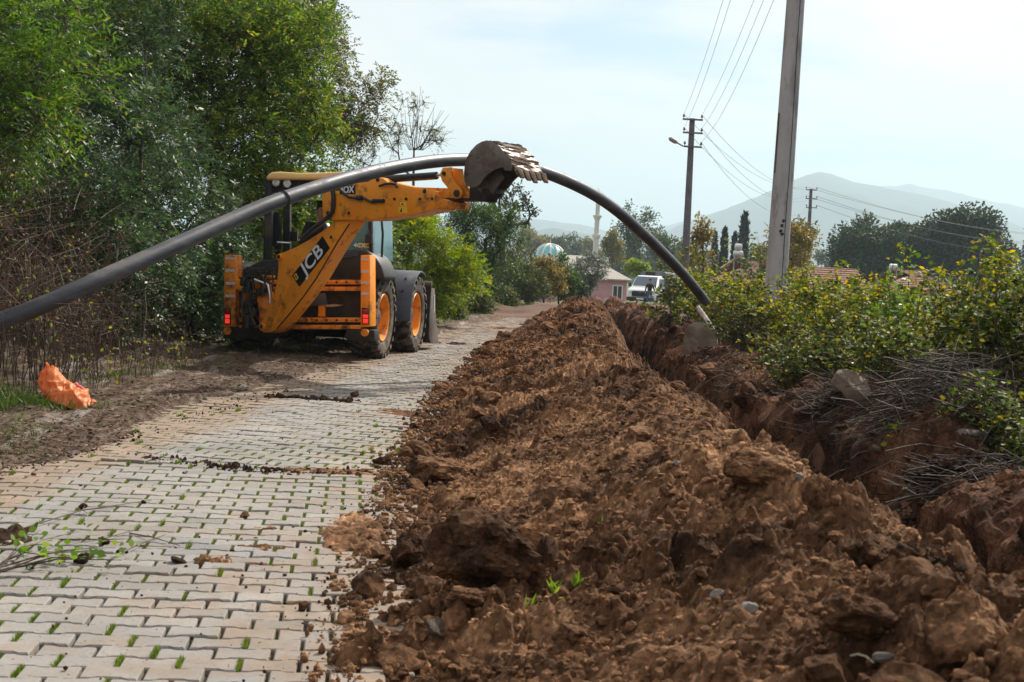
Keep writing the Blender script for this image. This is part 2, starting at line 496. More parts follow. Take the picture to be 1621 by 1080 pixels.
# ------------------------------------------------------------------ soil materials
def soilmat(name, pale, dark, red, bump=0.034):
    m, t = newmat(name)
    tcn = nd(t, 'ShaderNodeNewGeometry')
    P = tcn.outputs['Position']
    n1 = nd(t, 'ShaderNodeTexNoise', i_Scale=1.3, i_Detail=9.0, i_Roughness=0.68)
    n2 = nd(t, 'ShaderNodeTexNoise', i_Scale=14.0, i_Detail=8.0, i_Roughness=0.75)
    n3 = nd(t, 'ShaderNodeTexNoise', i_Scale=0.35, i_Detail=3.0)
    for n in (n1, n2, n3): t.links.new(P, n.inputs['Vector'])
    ra = ramp(t, [(0.38, dark), (0.50, red), (0.62, pale)])
    t.links.new(n1.outputs['Fac'], ra.inputs[0])
    rb = ramp(t, [(0.32, (0.34, 0.31, 0.29)), (0.52, (0.95, 0.95, 0.95)), (0.74, (1.6, 1.6, 1.6))])
    t.links.new(n2.outputs['Fac'], rb.inputs[0])
    rd_ = ramp(t, [(0.38, (0.50, 0.46, 0.44)), (0.52, (1, 1, 1)), (0.66, (1.12, 1.1, 1.05))]); n3.inputs['Scale'].default_value = 0.8; n3.inputs['Detail'].default_value = 5.0
    t.links.new(n3.outputs['Fac'], rd_.inputs[0])
    m0 = nd(t, 'ShaderNodeMix', data_type='RGBA', blend_type='MULTIPLY'); m0.inputs['Factor'].default_value = 1.0
    t.links.new(ra.outputs[0], m0.inputs['A']); t.links.new(rd_.outputs[0], m0.inputs['B'])
    mm = nd(t, 'ShaderNodeMix', data_type='RGBA', blend_type='MULTIPLY'); mm.inputs['Factor'].default_value = 1.0
    t.links.new(m0.outputs['Result'], mm.inputs['A']); t.links.new(rb.outputs[0], mm.inputs['B'])
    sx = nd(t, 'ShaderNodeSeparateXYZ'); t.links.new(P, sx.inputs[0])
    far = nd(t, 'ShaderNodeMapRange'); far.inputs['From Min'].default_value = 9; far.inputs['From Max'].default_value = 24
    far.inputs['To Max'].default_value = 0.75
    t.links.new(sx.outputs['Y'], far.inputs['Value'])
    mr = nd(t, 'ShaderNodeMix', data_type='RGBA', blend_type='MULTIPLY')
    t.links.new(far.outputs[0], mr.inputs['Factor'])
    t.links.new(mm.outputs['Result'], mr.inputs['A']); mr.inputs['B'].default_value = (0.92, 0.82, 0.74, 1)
    n4 = nd(t, 'ShaderNodeTexVoronoi', i_Scale=62.0); t.links.new(P, n4.inputs['Vector'])
    sp_ = nd(t, 'ShaderNodeSeparateColor'); t.links.new(n4.outputs['Color'], sp_.inputs[0])
    rg_ = ramp(t, [(0.0, (0.62, 0.60, 0.58)), (0.5, (0.98, 0.98, 0.98)), (0.93, (1.25, 1.22, 1.18)), (1.0, (1.7, 1.65, 1.55))]); t.links.new(sp_.outputs[0], rg_.inputs[0])
    m4 = nd(t, 'ShaderNodeMix', data_type='RGBA', blend_type='MULTIPLY'); m4.inputs['Factor'].default_value = 1.0
    t.links.new(mr.outputs['Result'], m4.inputs['A']); t.links.new(rg_.outputs[0], m4.inputs['B'])
    b = nd(t, 'ShaderNodeBsdfPrincipled', i_Roughness=0.95)
    b.inputs['Specular IOR Level'].default_value = 0.12
    t.links.new(m4.outputs['Result'], b.inputs['Base Color'])
    nb = nd(t, 'ShaderNodeTexNoise', i_Scale=24.0, i_Detail=10.0, i_Roughness=0.78)
    t.links.new(P, nb.inputs['Vector'])
    bp = nd(t, 'ShaderNodeBump', i_Strength=0.9, i_Distance=bump)
    t.links.new(nb.outputs['Fac'], bp.inputs['Height']); t.links.new(bp.outputs[0], b.inputs['Normal'])
    finish(t, b.outputs[0])
    return m
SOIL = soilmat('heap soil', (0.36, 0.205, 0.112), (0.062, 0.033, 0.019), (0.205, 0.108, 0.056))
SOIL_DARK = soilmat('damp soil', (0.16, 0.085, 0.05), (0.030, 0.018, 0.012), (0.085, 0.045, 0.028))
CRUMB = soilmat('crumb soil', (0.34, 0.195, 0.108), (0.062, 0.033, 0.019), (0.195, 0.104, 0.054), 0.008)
STONE = pmat('pale stone', (0.13, 0.105, 0.085), (0.40, 0.38, 0.35), 14, 0.85, 0.006, 40)
CONCRETE = pmat('weathered concrete', (0.094, 0.075, 0.058), (0.180, 0.150, 0.118), 4, 0.9, 0.012, 25, dirt=(0.079, 0.045, 0.026), dirt_amt=0.75, dirt_scale=2.5)

def groundmat():
    m, t = newmat('ground')
    g = nd(t, 'ShaderNodeNewGeometry'); P = g.outputs['Position']
    sx = nd(t, 'ShaderNodeSeparateXYZ'); t.links.new(P, sx.inputs[0])
    def noise(s, d=7.0, r=0.65):
        n = nd(t, 'ShaderNodeTexNoise', i_Scale=s, i_Detail=d, i_Roughness=r)
        t.links.new(P, n.inputs['Vector']); return n
    def mix(f, a, b):
        n = nd(t, 'ShaderNodeMix', data_type='RGBA')
        t.links.new(f, n.inputs['Factor'])
        for s, k in ((a, 'A'), (b, 'B')):
            if isinstance(s, tuple): n.inputs[k].default_value = (*s, 1)
            else: t.links.new(s, n.inputs[k])
        return n.outputs['Result']
    def rng(src, a, b):
        n = nd(t, 'ShaderNodeMapRange', interpolation_type='SMOOTHSTEP')
        n.inputs['From Min'].default_value = a; n.inputs['From Max'].default_value = b
        t.links.new(src, n.inputs['Value']); return n.outputs[0]
    # verge: brown leaf litter, trodden grey streaks along the road, moss
    lit = ramp(t, [(0.34, (0.026, 0.017, 0.012)), (0.5, (0.085, 0.055, 0.040)), (0.66, (0.19, 0.14, 0.105))])
    t.links.new(noise(9, 9, 0.75).outputs['Fac'], lit.inputs[0])
    mp = nd(t, 'ShaderNodeMapping'); mp.inputs['Scale'].default_value = (2.4, 0.42, 1); mp.inputs['Rotation'].default_value = (0, 0, R(-6))
    t.links.new(P, mp.inputs['Vector'])
    ns = nd(t, 'ShaderNodeTexNoise', i_Scale=1.5, i_Detail=6.0, i_Roughness=0.6); t.links.new(mp.outputs[0], ns.inputs['Vector'])
    st = ramp(t, [(0.55, (0, 0, 0)), (0.66, (0.85, 0.85, 0.85))]); t.links.new(ns.outputs['Fac'], st.inputs[0])
    verge = mix(st.outputs[0], lit.outputs[0], (0.30, 0.27, 0.245))
    gm = ramp(t, [(0.56, (0, 0, 0)), (0.68, (0.7, 0.7, 0.7))]); t.links.new(noise(2.2, 8, 0.7).outputs['Fac'], gm.inputs[0])
    verge = mix(gm.outputs[0], verge, (0.09, 0.12, 0.035))
    # freshly cut soil, joint sand under the paving, far fields
    so = ramp(t, [(0.33, (0.040, 0.022, 0.014)), (0.5, (0.135, 0.068, 0.038)), (0.68, (0.21, 0.115, 0.065))])
    t.links.new(noise(1.6, 10, 0.72).outputs['Fac'], so.inputs[0])
    dk = ramp(t, [(0.42, (0.022, 0.015, 0.011)), (0.62, (0.07, 0.045, 0.03))]); t.links.new(noise(4, 9, 0.75).outputs['Fac'], dk.inputs[0])
    soil = mix(rng(sx.outputs['X'], 2.7, 3.9), so.outputs[0], dk.outputs[0])
    c = mix(rng(sx.outputs['X'], -1.4, 0.6), verge, soil)
    c2 = mix(rng(noise(0.9, 6).outputs['Fac'], 0.40, 0.62), (0.10, 0.058, 0.04), (0.15, 0.095, 0.066))
    c = mix(rng(sx.outputs['Y'], 44.5, 46.5), c, c2)
    fl = mix(rng(noise(0.12, 8).outputs['Fac'], 0.38, 0.62), (0.075, 0.095, 0.03), (0.17, 0.14, 0.07))
    c = mix(rng(sx.outputs['Y'], 66, 84), c, fl)
    b = nd(t, 'ShaderNodeBsdfPrincipled', i_Roughness=0.95); b.inputs['Specular IOR Level'].default_value = 0.15
    t.links.new(c, b.inputs['Base Color'])
    bp = nd(t, 'ShaderNodeBump', i_Strength=0.8, i_Distance=0.02)
    t.links.new(noise(26, 8, 0.75).outputs['Fac'], bp.inputs['Height']); t.links.new(bp.outputs[0], b.inputs['Normal'])
    finish(t, b.outputs[0]); return m
def spread_axis(lo, hi, step, far, g=1.16):
    a = list(np.arange(lo, hi, step)); d = step
    while a[-1] < far: d *= g; a.append(a[-1] + d)
    d = step
    while a[0] > -far: d *= g; a.insert(0, a[0] - d)
    return np.array(a)
gx = spread_axis(-6.5, 6.5, 0.075, 30000, 1.13)
gy = list(np.arange(2.0, 12, 0.06)); d_ = 0.06
while gy[-1] < 30000:
    d_ = max(d_, 0.0062 * gy[-1]) if gy[-1] < 70 else d_ * 1.14
    gy.append(gy[-1] + d_)
gy = np.array([-30000, -8000, -2000, -600, -200, -60, -25, -12, -6, -3, -1, 0.5] + gy)
GX, GY = np.meshgrid(gx, gy)
GZ = ground_fine(GX, GY)
_u = GX - shift(GY)
GZ = np.where((_u > 1.75) & (_u < 4.4) & (GY > 2.2) & (GY < 59), bare_ground(GX, GY) - 0.12, GZ)
ground = mesh_q('ground', np.stack([GX, GY, GZ], -1), grid_quads(len(gy), len(gx)), groundmat())
tag(ground, kind='structure')

# dug sides of the trench and the churned bank beyond it, finer than the ground sheet
ty = [2.3]
while ty[-1] < 62: ty.append(ty[-1] + max(0.0042 * ty[-1], 0.016))
ty = np.array(ty); tu = np.linspace(1.62, 4.7, 190)
TU, TY = np.meshgrid(tu, ty); TX = TU + shift(TY); TZ = bank_fine(TX, TY)
TZ = TZ + np.random.default_rng(19).normal(size=TZ.shape) * np.minimum(0.0005 * TY, 0.008)
edge_ = sstep(4.7, 4.3, TU) * sstep(1.62, 1.75, TU) * sstep(62, 58, TY)
TZ = TZ * edge_ + (bare_ground(TX, TY) - 0.15) * (1 - edge_)
TX2 = TX + 0.075 * fbm(TY * 2.6, TZ * 4, 161, 3) + 0.025 * fbm(TY * 9, TZ * 9, 165, 2)
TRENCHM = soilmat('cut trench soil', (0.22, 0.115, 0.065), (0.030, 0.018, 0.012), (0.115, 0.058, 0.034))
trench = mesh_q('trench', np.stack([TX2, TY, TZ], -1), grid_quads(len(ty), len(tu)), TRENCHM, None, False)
tag(trench, kind='structure')

# ------------------------------------------------------------------ the paved road
PL, PP = 0.2, 0.138                                  # paver pitch along and across the rows
S1 = dict(o=(-1.5408, 4.4841), yaw=-0.1073)
S2 = dict(o=(-1.75, 9.55), yaw=0.118)
def paver_mesh(name, k, rich):
    rr = random.Random(k)
    L = 0.0925; e, w = 0.0722, 0.0577
    xs = [-L, -0.060, -0.040, 0.040, 0.060, L]
    ws = [e, e, w, w, e, e]
    out = [(x, -a) for x, a in zip(xs, ws)] + [(x, a) for x, a in zip(reversed(xs), reversed(ws))]
    out = [(x + rr.uniform(-.0012, .0012), y + rr.uniform(-.0012, .0012)) for x, y in out]
    n = len(out)
    v, f = [], []
    rings = [(1.0, -0.06), (1.0, -0.006), (0.93, 0.0)] if rich else [(1.0, -0.05), (0.985, 0.0)]
    for s_, z in rings:
        for x, y in out:
            ex = x - math.copysign((1 - s_) * 0.075, x)
            ey = y - math.copysign((1 - s_) * 0.075, y)
            v.append((ex, ey, z))
    for q in range(len(rings) - 1):
        f += [(q * n + i, q * n + (i + 1) % n, (q + 1) * n + (i + 1) % n, (q + 1) * n + i) for i in range(n)]
    f.append(tuple(range((len(rings) - 1) * n, len(rings) * n)))
    return v, f
def pavermat():
    m, t = newmat('paver concrete')
    g = nd(t, 'ShaderNodeNewGeometry'); P = g.outputs['Position']
    oi = nd(t, 'ShaderNodeObjectInfo')
    def noise(s, d=7.0, r=0.65, vec=None):
        n = nd(t, 'ShaderNodeTexNoise', i_Scale=s, i_Detail=d, i_Roughness=r)
        t.links.new(vec or P, n.inputs['Vector']); return n.outputs['Fac']
    def math_(op, a, b):
        n = nd(t, 'ShaderNodeMath', operation=op)
        for i, s in enumerate((a, b)):
            if isinstance(s, (int, float)): n.inputs[i].default_value = s
            else: t.links.new(s, n.inputs[i])
        return n.outputs[0]
    def mix(f, a, b, bt='MIX'):
        n = nd(t, 'ShaderNodeMix', data_type='RGBA', blend_type=bt)
        if isinstance(f, float): n.inputs['Factor'].default_value = f
        else: t.links.new(f, n.inputs['Factor'])
        for s, k in ((a, 'A'), (b, 'B')):
            if isinstance(s, tuple): n.inputs[k].default_value = (*s, 1)
            else: t.links.new(s, n.inputs[k])
        return n.outputs['Result']
    rnd = math_('FRACT', math_('ADD', g.outputs['Random Per Island'], math_('MULTIPLY', oi.outputs['Random'], 7.31)), 0.0)
    base = ramp(t, [(0.0, (0.198, 0.194, 0.186)), (0.12, (0.240, 0.232, 0.220)), (1.0, (0.288, 0.277, 0.260))])
    t.links.new(rnd, base.inputs[0])
    sp = ramp(t, [(0.30, (0.72, 0.72, 0.72)), (0.5, (1, 1, 1)), (0.72, (1.12, 1.12, 1.12))])
    t.links.new(noise(60, 6, 0.8), sp.inputs[0])
    c = mix(1.0, base.outputs[0], sp.outputs[0], 'MULTIPLY')
    big = ramp(t, [(0.35, (0.80, 0.82, 0.86)), (0.65, (1.06, 1.02, 0.98))]); t.links.new(noise(0.7, 4), big.inputs[0])
    c = mix(1.0, c, big.outputs[0], 'MULTIPLY')
    # trodden-in soil: towards the heap and along the verge
    sx = nd(t, 'ShaderNodeSeparateXYZ'); t.links.new(P, sx.inputs[0])
    def rng(src, a, b):
        n = nd(t, 'ShaderNodeMapRange'); n.inputs['From Min'].default_value = a; n.inputs['From Max'].default_value = b
        t.links.new(src, n.inputs['Value']); return n.outputs[0]
    right = rng(sx.outputs['X'], -2.0, -0.35)
    edge = math_('SUBTRACT', sx.outputs['X'], math_('MULTIPLY', sx.outputs['Y'], 0.062))
    left = rng(edge, -2.85, -3.55)
    amt = math_('ADD', math_('MULTIPLY', right, 0.27), math_('MULTIPLY', left, 0.55))
    d1 = math_('ADD', noise(3.2, 9, 0.72), amt)
    dm = ramp(t, [(0.60, (0, 0, 0)), (0.78, (0.88, 0.88, 0.88))]); t.links.new(d1, dm.inputs[0])
    dc = ramp(t, [(0.35, (0.185, 0.130, 0.092)), (0.65, (0.29, 0.212, 0.152))]); t.links.new(noise(5, 6), dc.inputs[0])
    c = mix(dm.outputs[0], c, dc.outputs[0])
    fs = ramp(t, [(0.64, (0, 0, 0)), (0.69, (1, 1, 1))]); t.links.new(noise(42, 4, 0.6), fs.inputs[0])
    c = mix(fs.outputs[0], c, (0.10, 0.062, 0.042))
    sm = ramp(t, [(0.44, (0, 0, 0)), (0.70, (0.75, 0.75, 0.75))]); t.links.new(noise(1.9, 8, 0.75), sm.inputs[0])
    c = mix(sm.outputs[0], c, (0.19, 0.158, 0.122))
    b = nd(t, 'ShaderNodeBsdfPrincipled', i_Roughness=0.82); b.inputs['Specular IOR Level'].default_value = 0.3
    t.links.new(c, b.inputs['Base Color'])
    bp = nd(t, 'ShaderNodeBump', i_Strength=0.7, i_Distance=0.004)
    t.links.new(noise(90, 6, 0.75), bp.inputs['Height']); t.links.new(bp.outputs[0], b.inputs['Normal'])
    finish(t, b.outputs[0]); return m
PAVER = pavermat()
SAND = pmat('joint sand', (0.030, 0.026, 0.018), (0.07, 0.085, 0.025), 5, 0.95, 0.004, 60)
yy = np.arange(2.2, 47, 0.4)
rv = []
for y in yy:
    rv += [(float(left_edge(y)) - 0.35, y, -0.030), (float(shift(y)) + 0.3, y, -0.030)]
road = mesh_q('road', rv, [(2 * i, 2 * i + 1, 2 * i + 3, 2 * i + 2) for i in range(len(yy) - 1)], SAND)
tag(road, kind='structure')
spots = []
for S, sec in ((S1, 1), (S2, 2)):
    ca, sa = math.cos(S['yaw']), math.sin(S['yaw'])
    for j in range(-22 if sec == 1 else -8, 48 if sec == 1 else 290):
        for i in range(-14, 22):
            gi = (i + 0.5) * PL + (0.1 if j % 2 else 0.0)
            gj = (j + 0.5) * PP
            x = S['o'][0] + gi * ca + gj * sa
            y = S['o'][1] - gi * sa + gj * ca
            seam = 9.30 + 0.09 * (x + 2)
            if sec == 1 and y > seam: continue
            if sec == 2 and y < seam + 0.075: continue
            if y < 2.6 or y > 46 or x < float(left_edge(y)) - 0.22 or x - float(shift(y)) > -0.28: continue
            spots.append((x, y, S['yaw'], (j * 31 + i * 7)))
def on_screen(x, y):
    u_, v_ = proj((x, y, 0.0))
    return -20 < u_ < 1640 and v_ < 1095
rng_p = random.Random(4)
spots = [s for s in spots if on_screen(s[0], s[1]) or s[1] > 4.0]
spots.sort(key=lambda s: (not on_screen(s[0], s[1]), s[1]))
rich = []
for k in range(6):
    v, f = paver_mesh('paver', k, True)
    me = bpy.data.meshes.new('paver'); me.from_pydata(v, [], f); me.materials.append(PAVER); me.update(); rich.append(me)
lowv, lowf = paver_mesh('paver', 9, False)
richv, richf = paver_mesh('paver', 11, True)
bulk = MB()
for q, (x, y, yaw, k) in enumerate(spots):
    z = rng_p.gauss(0, 0.0028) + 0.008 * float(vnoise(x * .8, y * .8, 301)); tx, ty = rng_p.gauss(0, 0.014), rng_p.gauss(0, 0.014)
    if q < 300:
        o = bpy.data.objects.new('paver', rich[k % 6]); COL.objects.link(o)
        o.location = (x, y, z); o.rotation_euler = (tx, ty, -yaw + (math.pi if k % 3 else 0) + rng_p.gauss(0, 0.006))
        o.parent = road
    else:
        M = Matrix.Translation((x, y, z)) @ Matrix.Rotation(-yaw + rng_p.gauss(0, 0.006), 4, 'Z') @ Matrix.Rotation(tx, 4, 'X') @ Matrix.Rotation(ty, 4, 'Y')
        bulk.M = M
        if y < 13: bulk.add(richv, richf)
        else: bulk.add(lowv, lowf)
bulk.M = None
tag(bulk.build('paving', PAVER, road), kind='stuff')
# grass in the joints between paver ends
GRASS = leafmat('joint grass', [(0, (0.055, 0.10, 0.015)), (0.5, (0.10, 0.17, 0.02)), (0.85, (0.17, 0.24, 0.04)), (1, (0.24, 0.21, 0.08))], 0.35, 0.7)
gv = []
rg = np.random.default_rng(5)
for x, y, yaw, k in spots:
    if y > 26 or x - float(shift(y)) > -0.55: continue
    patch = 0.60 + 1.1 * float(vnoise(x * 1.1, y * 0.7, 91))
    if rg.random() > patch: continue
    n = int(70 if y < 9 else 30 if y < 15 else 10)
    h = 0.004 + 0.006 * rg.random() + (0.02 if rg.random() < 0.07 else 0)
    jx = -0.1 + rg.normal(0, 0.0045, n); jy = rg.uniform(-0.066, 0.066, n)
    ca, sa = math.cos(-yaw), math.sin(-yaw)
    wx, wy = x + jx * ca - jy * sa, y + jx * sa + jy * ca
    a = rg.uniform(0, math.pi, n); wid = 0.0036 if y < 9 else 0.007
    hh = h * rg.uniform(0.5, 1.2, n); lx = rg.normal(0, 0.006, n); ly = rg.normal(0, 0.006, n)
    z0 = -0.022
    p0 = np.stack([wx - np.cos(a) * wid, wy - np.sin(a) * wid, np.full(n, z0)], -1)
    p1 = np.stack([wx + np.cos(a) * wid, wy + np.sin(a) * wid, np.full(n, z0)], -1)
    p2 = np.stack([wx + lx, wy + ly, hh], -1)
    gv.append(np.stack([p0, p1, p2], 1).reshape(-1, 3))
tag(mesh_np('joint_grass', np.concatenate(gv), 3, GRASS), 'short green grass growing in the joints between the pavers', 'grass', kind='stuff')

# ------------------------------------------------------------------ the heap of dug soil
ny = [2.35]
while ny[-1] < 50: ny.append(ny[-1] + max(0.0034 * ny[-1], 0.011))
ny = np.array(ny)
nu = np.linspace(-1.35, 2.12, 268)
HU, HY = np.meshgrid(nu, ny)
HX = HU + shift(HY)
HZ = heap_top(HX, HY)
HX2 = HX + 0.012 * fbm(HX * 20, HY * 20, 101, 2); HY2 = HY + 0.012 * fbm(HX * 20, HY * 20, 103, 2)
jit = np.random.default_rng(9).normal(size=HZ.shape) * np.minimum(0.00045 * HY, 0.008) * sstep(-0.12, 0.02, HZ)
heap = mesh_q('soil_heap', np.stack([HX2, HY2, HZ + jit], -1), grid_quads(len(ny), len(nu)), SOIL, None, False)
tag(heap, 'long heap of freshly dug brown soil between the paved road and the trench', 'soil heap')

def clod_mesh(name, seed, sub=2, jag=0.28, mat=None, flat=0.8):
    bm = bmesh.new()
    bmesh.ops.create_icosphere(bm, subdivisions=sub, radius=1.0)
    rr = np.random.default_rng(seed)
    pl = rr.normal(size=(7, 3)); pl /= np.linalg.norm(pl, axis=1)[:, None]
    off = rr.uniform(0.48, 0.85, 7)
    o3 = rr.uniform(-50, 50, 3)
    P_ = np.array([v.co[:] for v in bm.verts])
    for n_, d in zip(pl, off):                         # broken faces
        s_ = P_ @ n_; P_ = P_ - n_ * (np.maximum(s_ - d, 0) * 0.95)[:, None]
    D_ = P_ / np.linalg.norm(P_, axis=1)[:, None]
    k = vnoise3(P_ * 1.5 + o3, seed) + .5 * vnoise3(P_ * 3.2 + o3, seed + 1) + .3 * vnoise3(P_ * 6.5 + o3, seed + 2) + .22 * vnoise3(P_ * 13 + o3, seed + 3)
    cl_ = rr.normal(size=(90, 3)); cl_ /= np.linalg.norm(cl_, axis=1)[:, None]; rb = rr.uniform(.10, .34, 90)
    dist = np.linalg.norm(D_[:, None] - cl_[None], axis=2)
    knob = np.sqrt(np.maximum(rb[None] ** 2 - dist ** 2, 0)).max(1)   # crumbs stuck on
    P_ = P_ * (1 + jag * .55 * k + .42 * knob - .06)[:, None]
    if sub > 2: P_ = P_ + rr.normal(size=P_.shape) * .012
    for v, p in zip(bm.verts, P_): v.co = (p[0], p[1], p[2] * flat)
    for f_ in bm.faces: f_.smooth = False
    me = bpy.data.meshes.new(name); bm.to_mesh(me); bm.free()
    if mat: me.materials.append(mat)
    return me
clod_meshes = [clod_mesh('soil_clod', 200 + k, 3, 0.34, SOIL) for k in range(9)]
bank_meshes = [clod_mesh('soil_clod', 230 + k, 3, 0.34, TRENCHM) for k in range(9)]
rc = random.Random(12)
def put(me, name, pos, size, sink=0.25, label=None, cat=None, group=None, rot=None):
    o = bpy.data.objects.new(name, me); COL.objects.link(o)
    o.scale = size if hasattr(size, '__len__') else (size * rc.uniform(.8, 1.25), size * rc.uniform(.8, 1.25), size * rc.uniform(.7, 1.05))
    o.rotation_euler = rot or (rc.uniform(-.5, .5), rc.uniform(-.5, .5), rc.uniform(0, 6.28))
    o.location = (pos[0], pos[1], pos[2] + o.scale[2] * (0.8 - sink))
    return tag(o, label, cat, group)
# the big ones one can single out: pixel of the base, half size in metres
for q, (px, py, s_, lab) in enumerate([
        (775, 905, (0.25, 0.22, 0.215), 'largest squared block of brown soil at the foot of the heap by the tyre print'),
        (655, 895, (0.105, 0.12, 0.13), 'crumbling soil clod wedged between the tyre print and the squared block'),
        (708, 760, (0.24, 0.22, 0.17), 'wide rounded clod on the heap edge beyond the squared block'),
        (578 + 30, 735, (0.08, 0.08, 0.07), 'small clod lying where the heap meets the paving seam'),
        (738, 955, (0.10, 0.07, 0.055), 'curved flat clod below the squared soil block'),
        (1535, 1040, (0.105, 0.11, 0.155), 'tall dark clod standing on the crest at the near end of the heap'),
        (1290, 800, (0.055, 0.05, 0.085), 'upright knob of soil on the heap crest holding a pale stone'),
        (1370, 1010, (0.10, 0.09, 0.075), 'round dark clod beside the tall clod on the crest'),
        (1205, 745, (0.16, 0.14, 0.11), 'overhanging slab of soil on the heap crest with a dark underside'),
        (1490, 745, (0.13, 0.11, 0.10), 'reddish boulder of soil on the far bank of the trench below the dry stalks'),
        (1180, 640, (0.14, 0.12, 0.12), 'dark soil clod on the far lip of the trench'),
        (1390, 890, (0.085, 0.09, 0.07), 'pitted clod on the slope left of the tall clod')]):
    p = hit(px, py)
    put(clod_mesh('soil_clod', 300 + q, 5, 0.34, SOIL_DARK if q in (9, 10) else SOIL), 'soil_clod', p, s_, 0.9 if q == 8 else 0.55, lab, 'clod', rot=(rc.uniform(-.2, .2), rc.uniform(-.2, .2), rc.uniform(-.5, .5)))
# loose clods on the heap and the far bank
n_c = 0
for q in range(1200):
    y = 2.9 + 30 * rc.random() ** 2.0
    bank = rc.random() < 0.27
    u = rc.uniform(2.55, 3.7) if bank else rc.uniform(float(heap_foot(y)), 1.5) if rc.random() < .75 else float(heap_foot(y)) + rc.gauss(0.05, 0.12)
    x = u + float(shift(y))
    if not on_screen(x, y) and proj((x, y, 0.4))[0] > 1640: continue
    s_ = min(0.018 + 0.075 * rc.random() ** 2.4 + 0.0020 * y, 0.15) * (1.5 if bank else 1.0)
    z = surf(x, y)
    if u < -0.5: z = max(z, 0.0)
    put((bank_meshes if bank else clod_meshes)[q % 9], 'soil_clod', (x, y, z), s_, 0.42,
        *(('loose reddish clod lying on the bank beyond the trench', 'clod', 'clods on the bank beyond the trench') if bank else
          (('larger' if s_ > .05 else 'small') + ' loose clod of brown soil ' + ('scattered on the pavers at the foot of the heap' if u < -.6 else 'low on the slope of the heap' if u < .1 else 'high on the slope of the heap' if u < .9 else 'on the crest of the heap'),
           'clod', ('larger' if s_ > .05 else 'small') + ' clods ' + ('at the foot' if u < -.6 else 'low on the slope' if u < .1 else 'high on the slope' if u < .9 else 'on the crest'))))
    n_c += 1
    if n_c >= 285: break
# crumbs
ico = bmesh.new(); bmesh.ops.create_icosphere(ico, subdivisions=1, radius=1.0)
IV = np.array([v.co[:] for v in ico.verts]); IF = np.array([[v.index for v in f_.verts] for f_ in ico.faces]); ico.free()
def crumbs(name, pos, size, mat, parent=None, seed=1):
    rr = np.random.default_rng(seed)
    n = len(pos)
    sc_ = size[:, None] * rr.uniform(0.6, 1.3, (n, 3))
    V = IV[None] * (1 + rr.normal(0, 0.16, (n, len(IV), 1)))
    a = rr.uniform(0, 6.28, n); ca, sa = np.cos(a)[:, None], np.sin(a)[:, None]
    V = V * sc_[:, None, :]
    V = np.stack([V[..., 0] * ca - V[..., 1] * sa, V[..., 0] * sa + V[..., 1] * ca, V[..., 2]], -1) + pos[:, None, :]
    Fc = (IF[None] + (np.arange(n) * len(IV))[:, None, None]).reshape(-1, 3)
    return mesh_q(name, V.reshape(-1, 3), Fc, mat, parent, smooth=False)
rr = np.random.default_rng(33)
N = 46000
cy = 2.8 * (32 / 2.8) ** (rr.random(N) ** 1.15)
cu = np.where(rr.random(N) < .75, heap_foot(cy) - .05 + rr.random(N) * (1.75 - heap_foot(cy)), heap_foot(cy) + rr.uniform(-0.14, 0.22, N) + rr.normal(0, 0.05, N))
cx = cu + shift(cy)
cs = (0.0028 + 0.017 * rr.random(N) ** 4.5) * (0.8 + cy * 0.055)
cz = heap_top(cx, cy)
cz = np.where(cu < -0.45, np.maximum(cz, 0.0), cz)
tag(crumbs('soil_crumbs', np.stack([cx, cy, cz + cs * 0.35], -1), cs, CRUMB, heap, 3), kind='stuff')
N2 = 9000; by = 4.0 * (34 / 4.0) ** rr.random(N2); bu_ = rr.uniform(1.9, 3.9, N2); bx_ = bu_ + shift(by); bs = (0.004 + 0.025 * rr.random(N2) ** 4) * (0.8 + by * 0.05)
tag(crumbs('soil_crumbs', np.stack([bx_, by, bank_fine(bx_, by) + bs * .3], -1), bs, TRENCHM, trench, 8), kind='stuff')
# spatter on the paving
N = 1500
cy = 3.6 * (30 / 3.6) ** rr.random(N)
mixr = rr.random(N)
cx = np.where(mixr < .55, shift(cy) + heap_foot(cy) - np.abs(rr.normal(0, 0.22, N)), rr.uniform(-3.0, -0.7, N))
near = mixr > 0.86
cy = np.where(near, rr.normal(6.4, 0.5, N), cy); cx = np.where(near, rr.normal(-1.45, 0.45, N), cx)
ok = (cx > left_edge(cy)) & (cy > 3)
cx, cy = cx[ok], cy[ok]
cs = (0.0018 + 0.006 * rr.random(len(cx)) ** 3.5) * (1 + cy * 0.04)
tag(crumbs('soil_spatter', np.stack([cx, cy, 0.002 + cs * 0.4], -1), cs, SOIL_DARK, None, 4),
    'dark crumbs of soil spattered over the pale pavers', 'soil', kind='stuff')
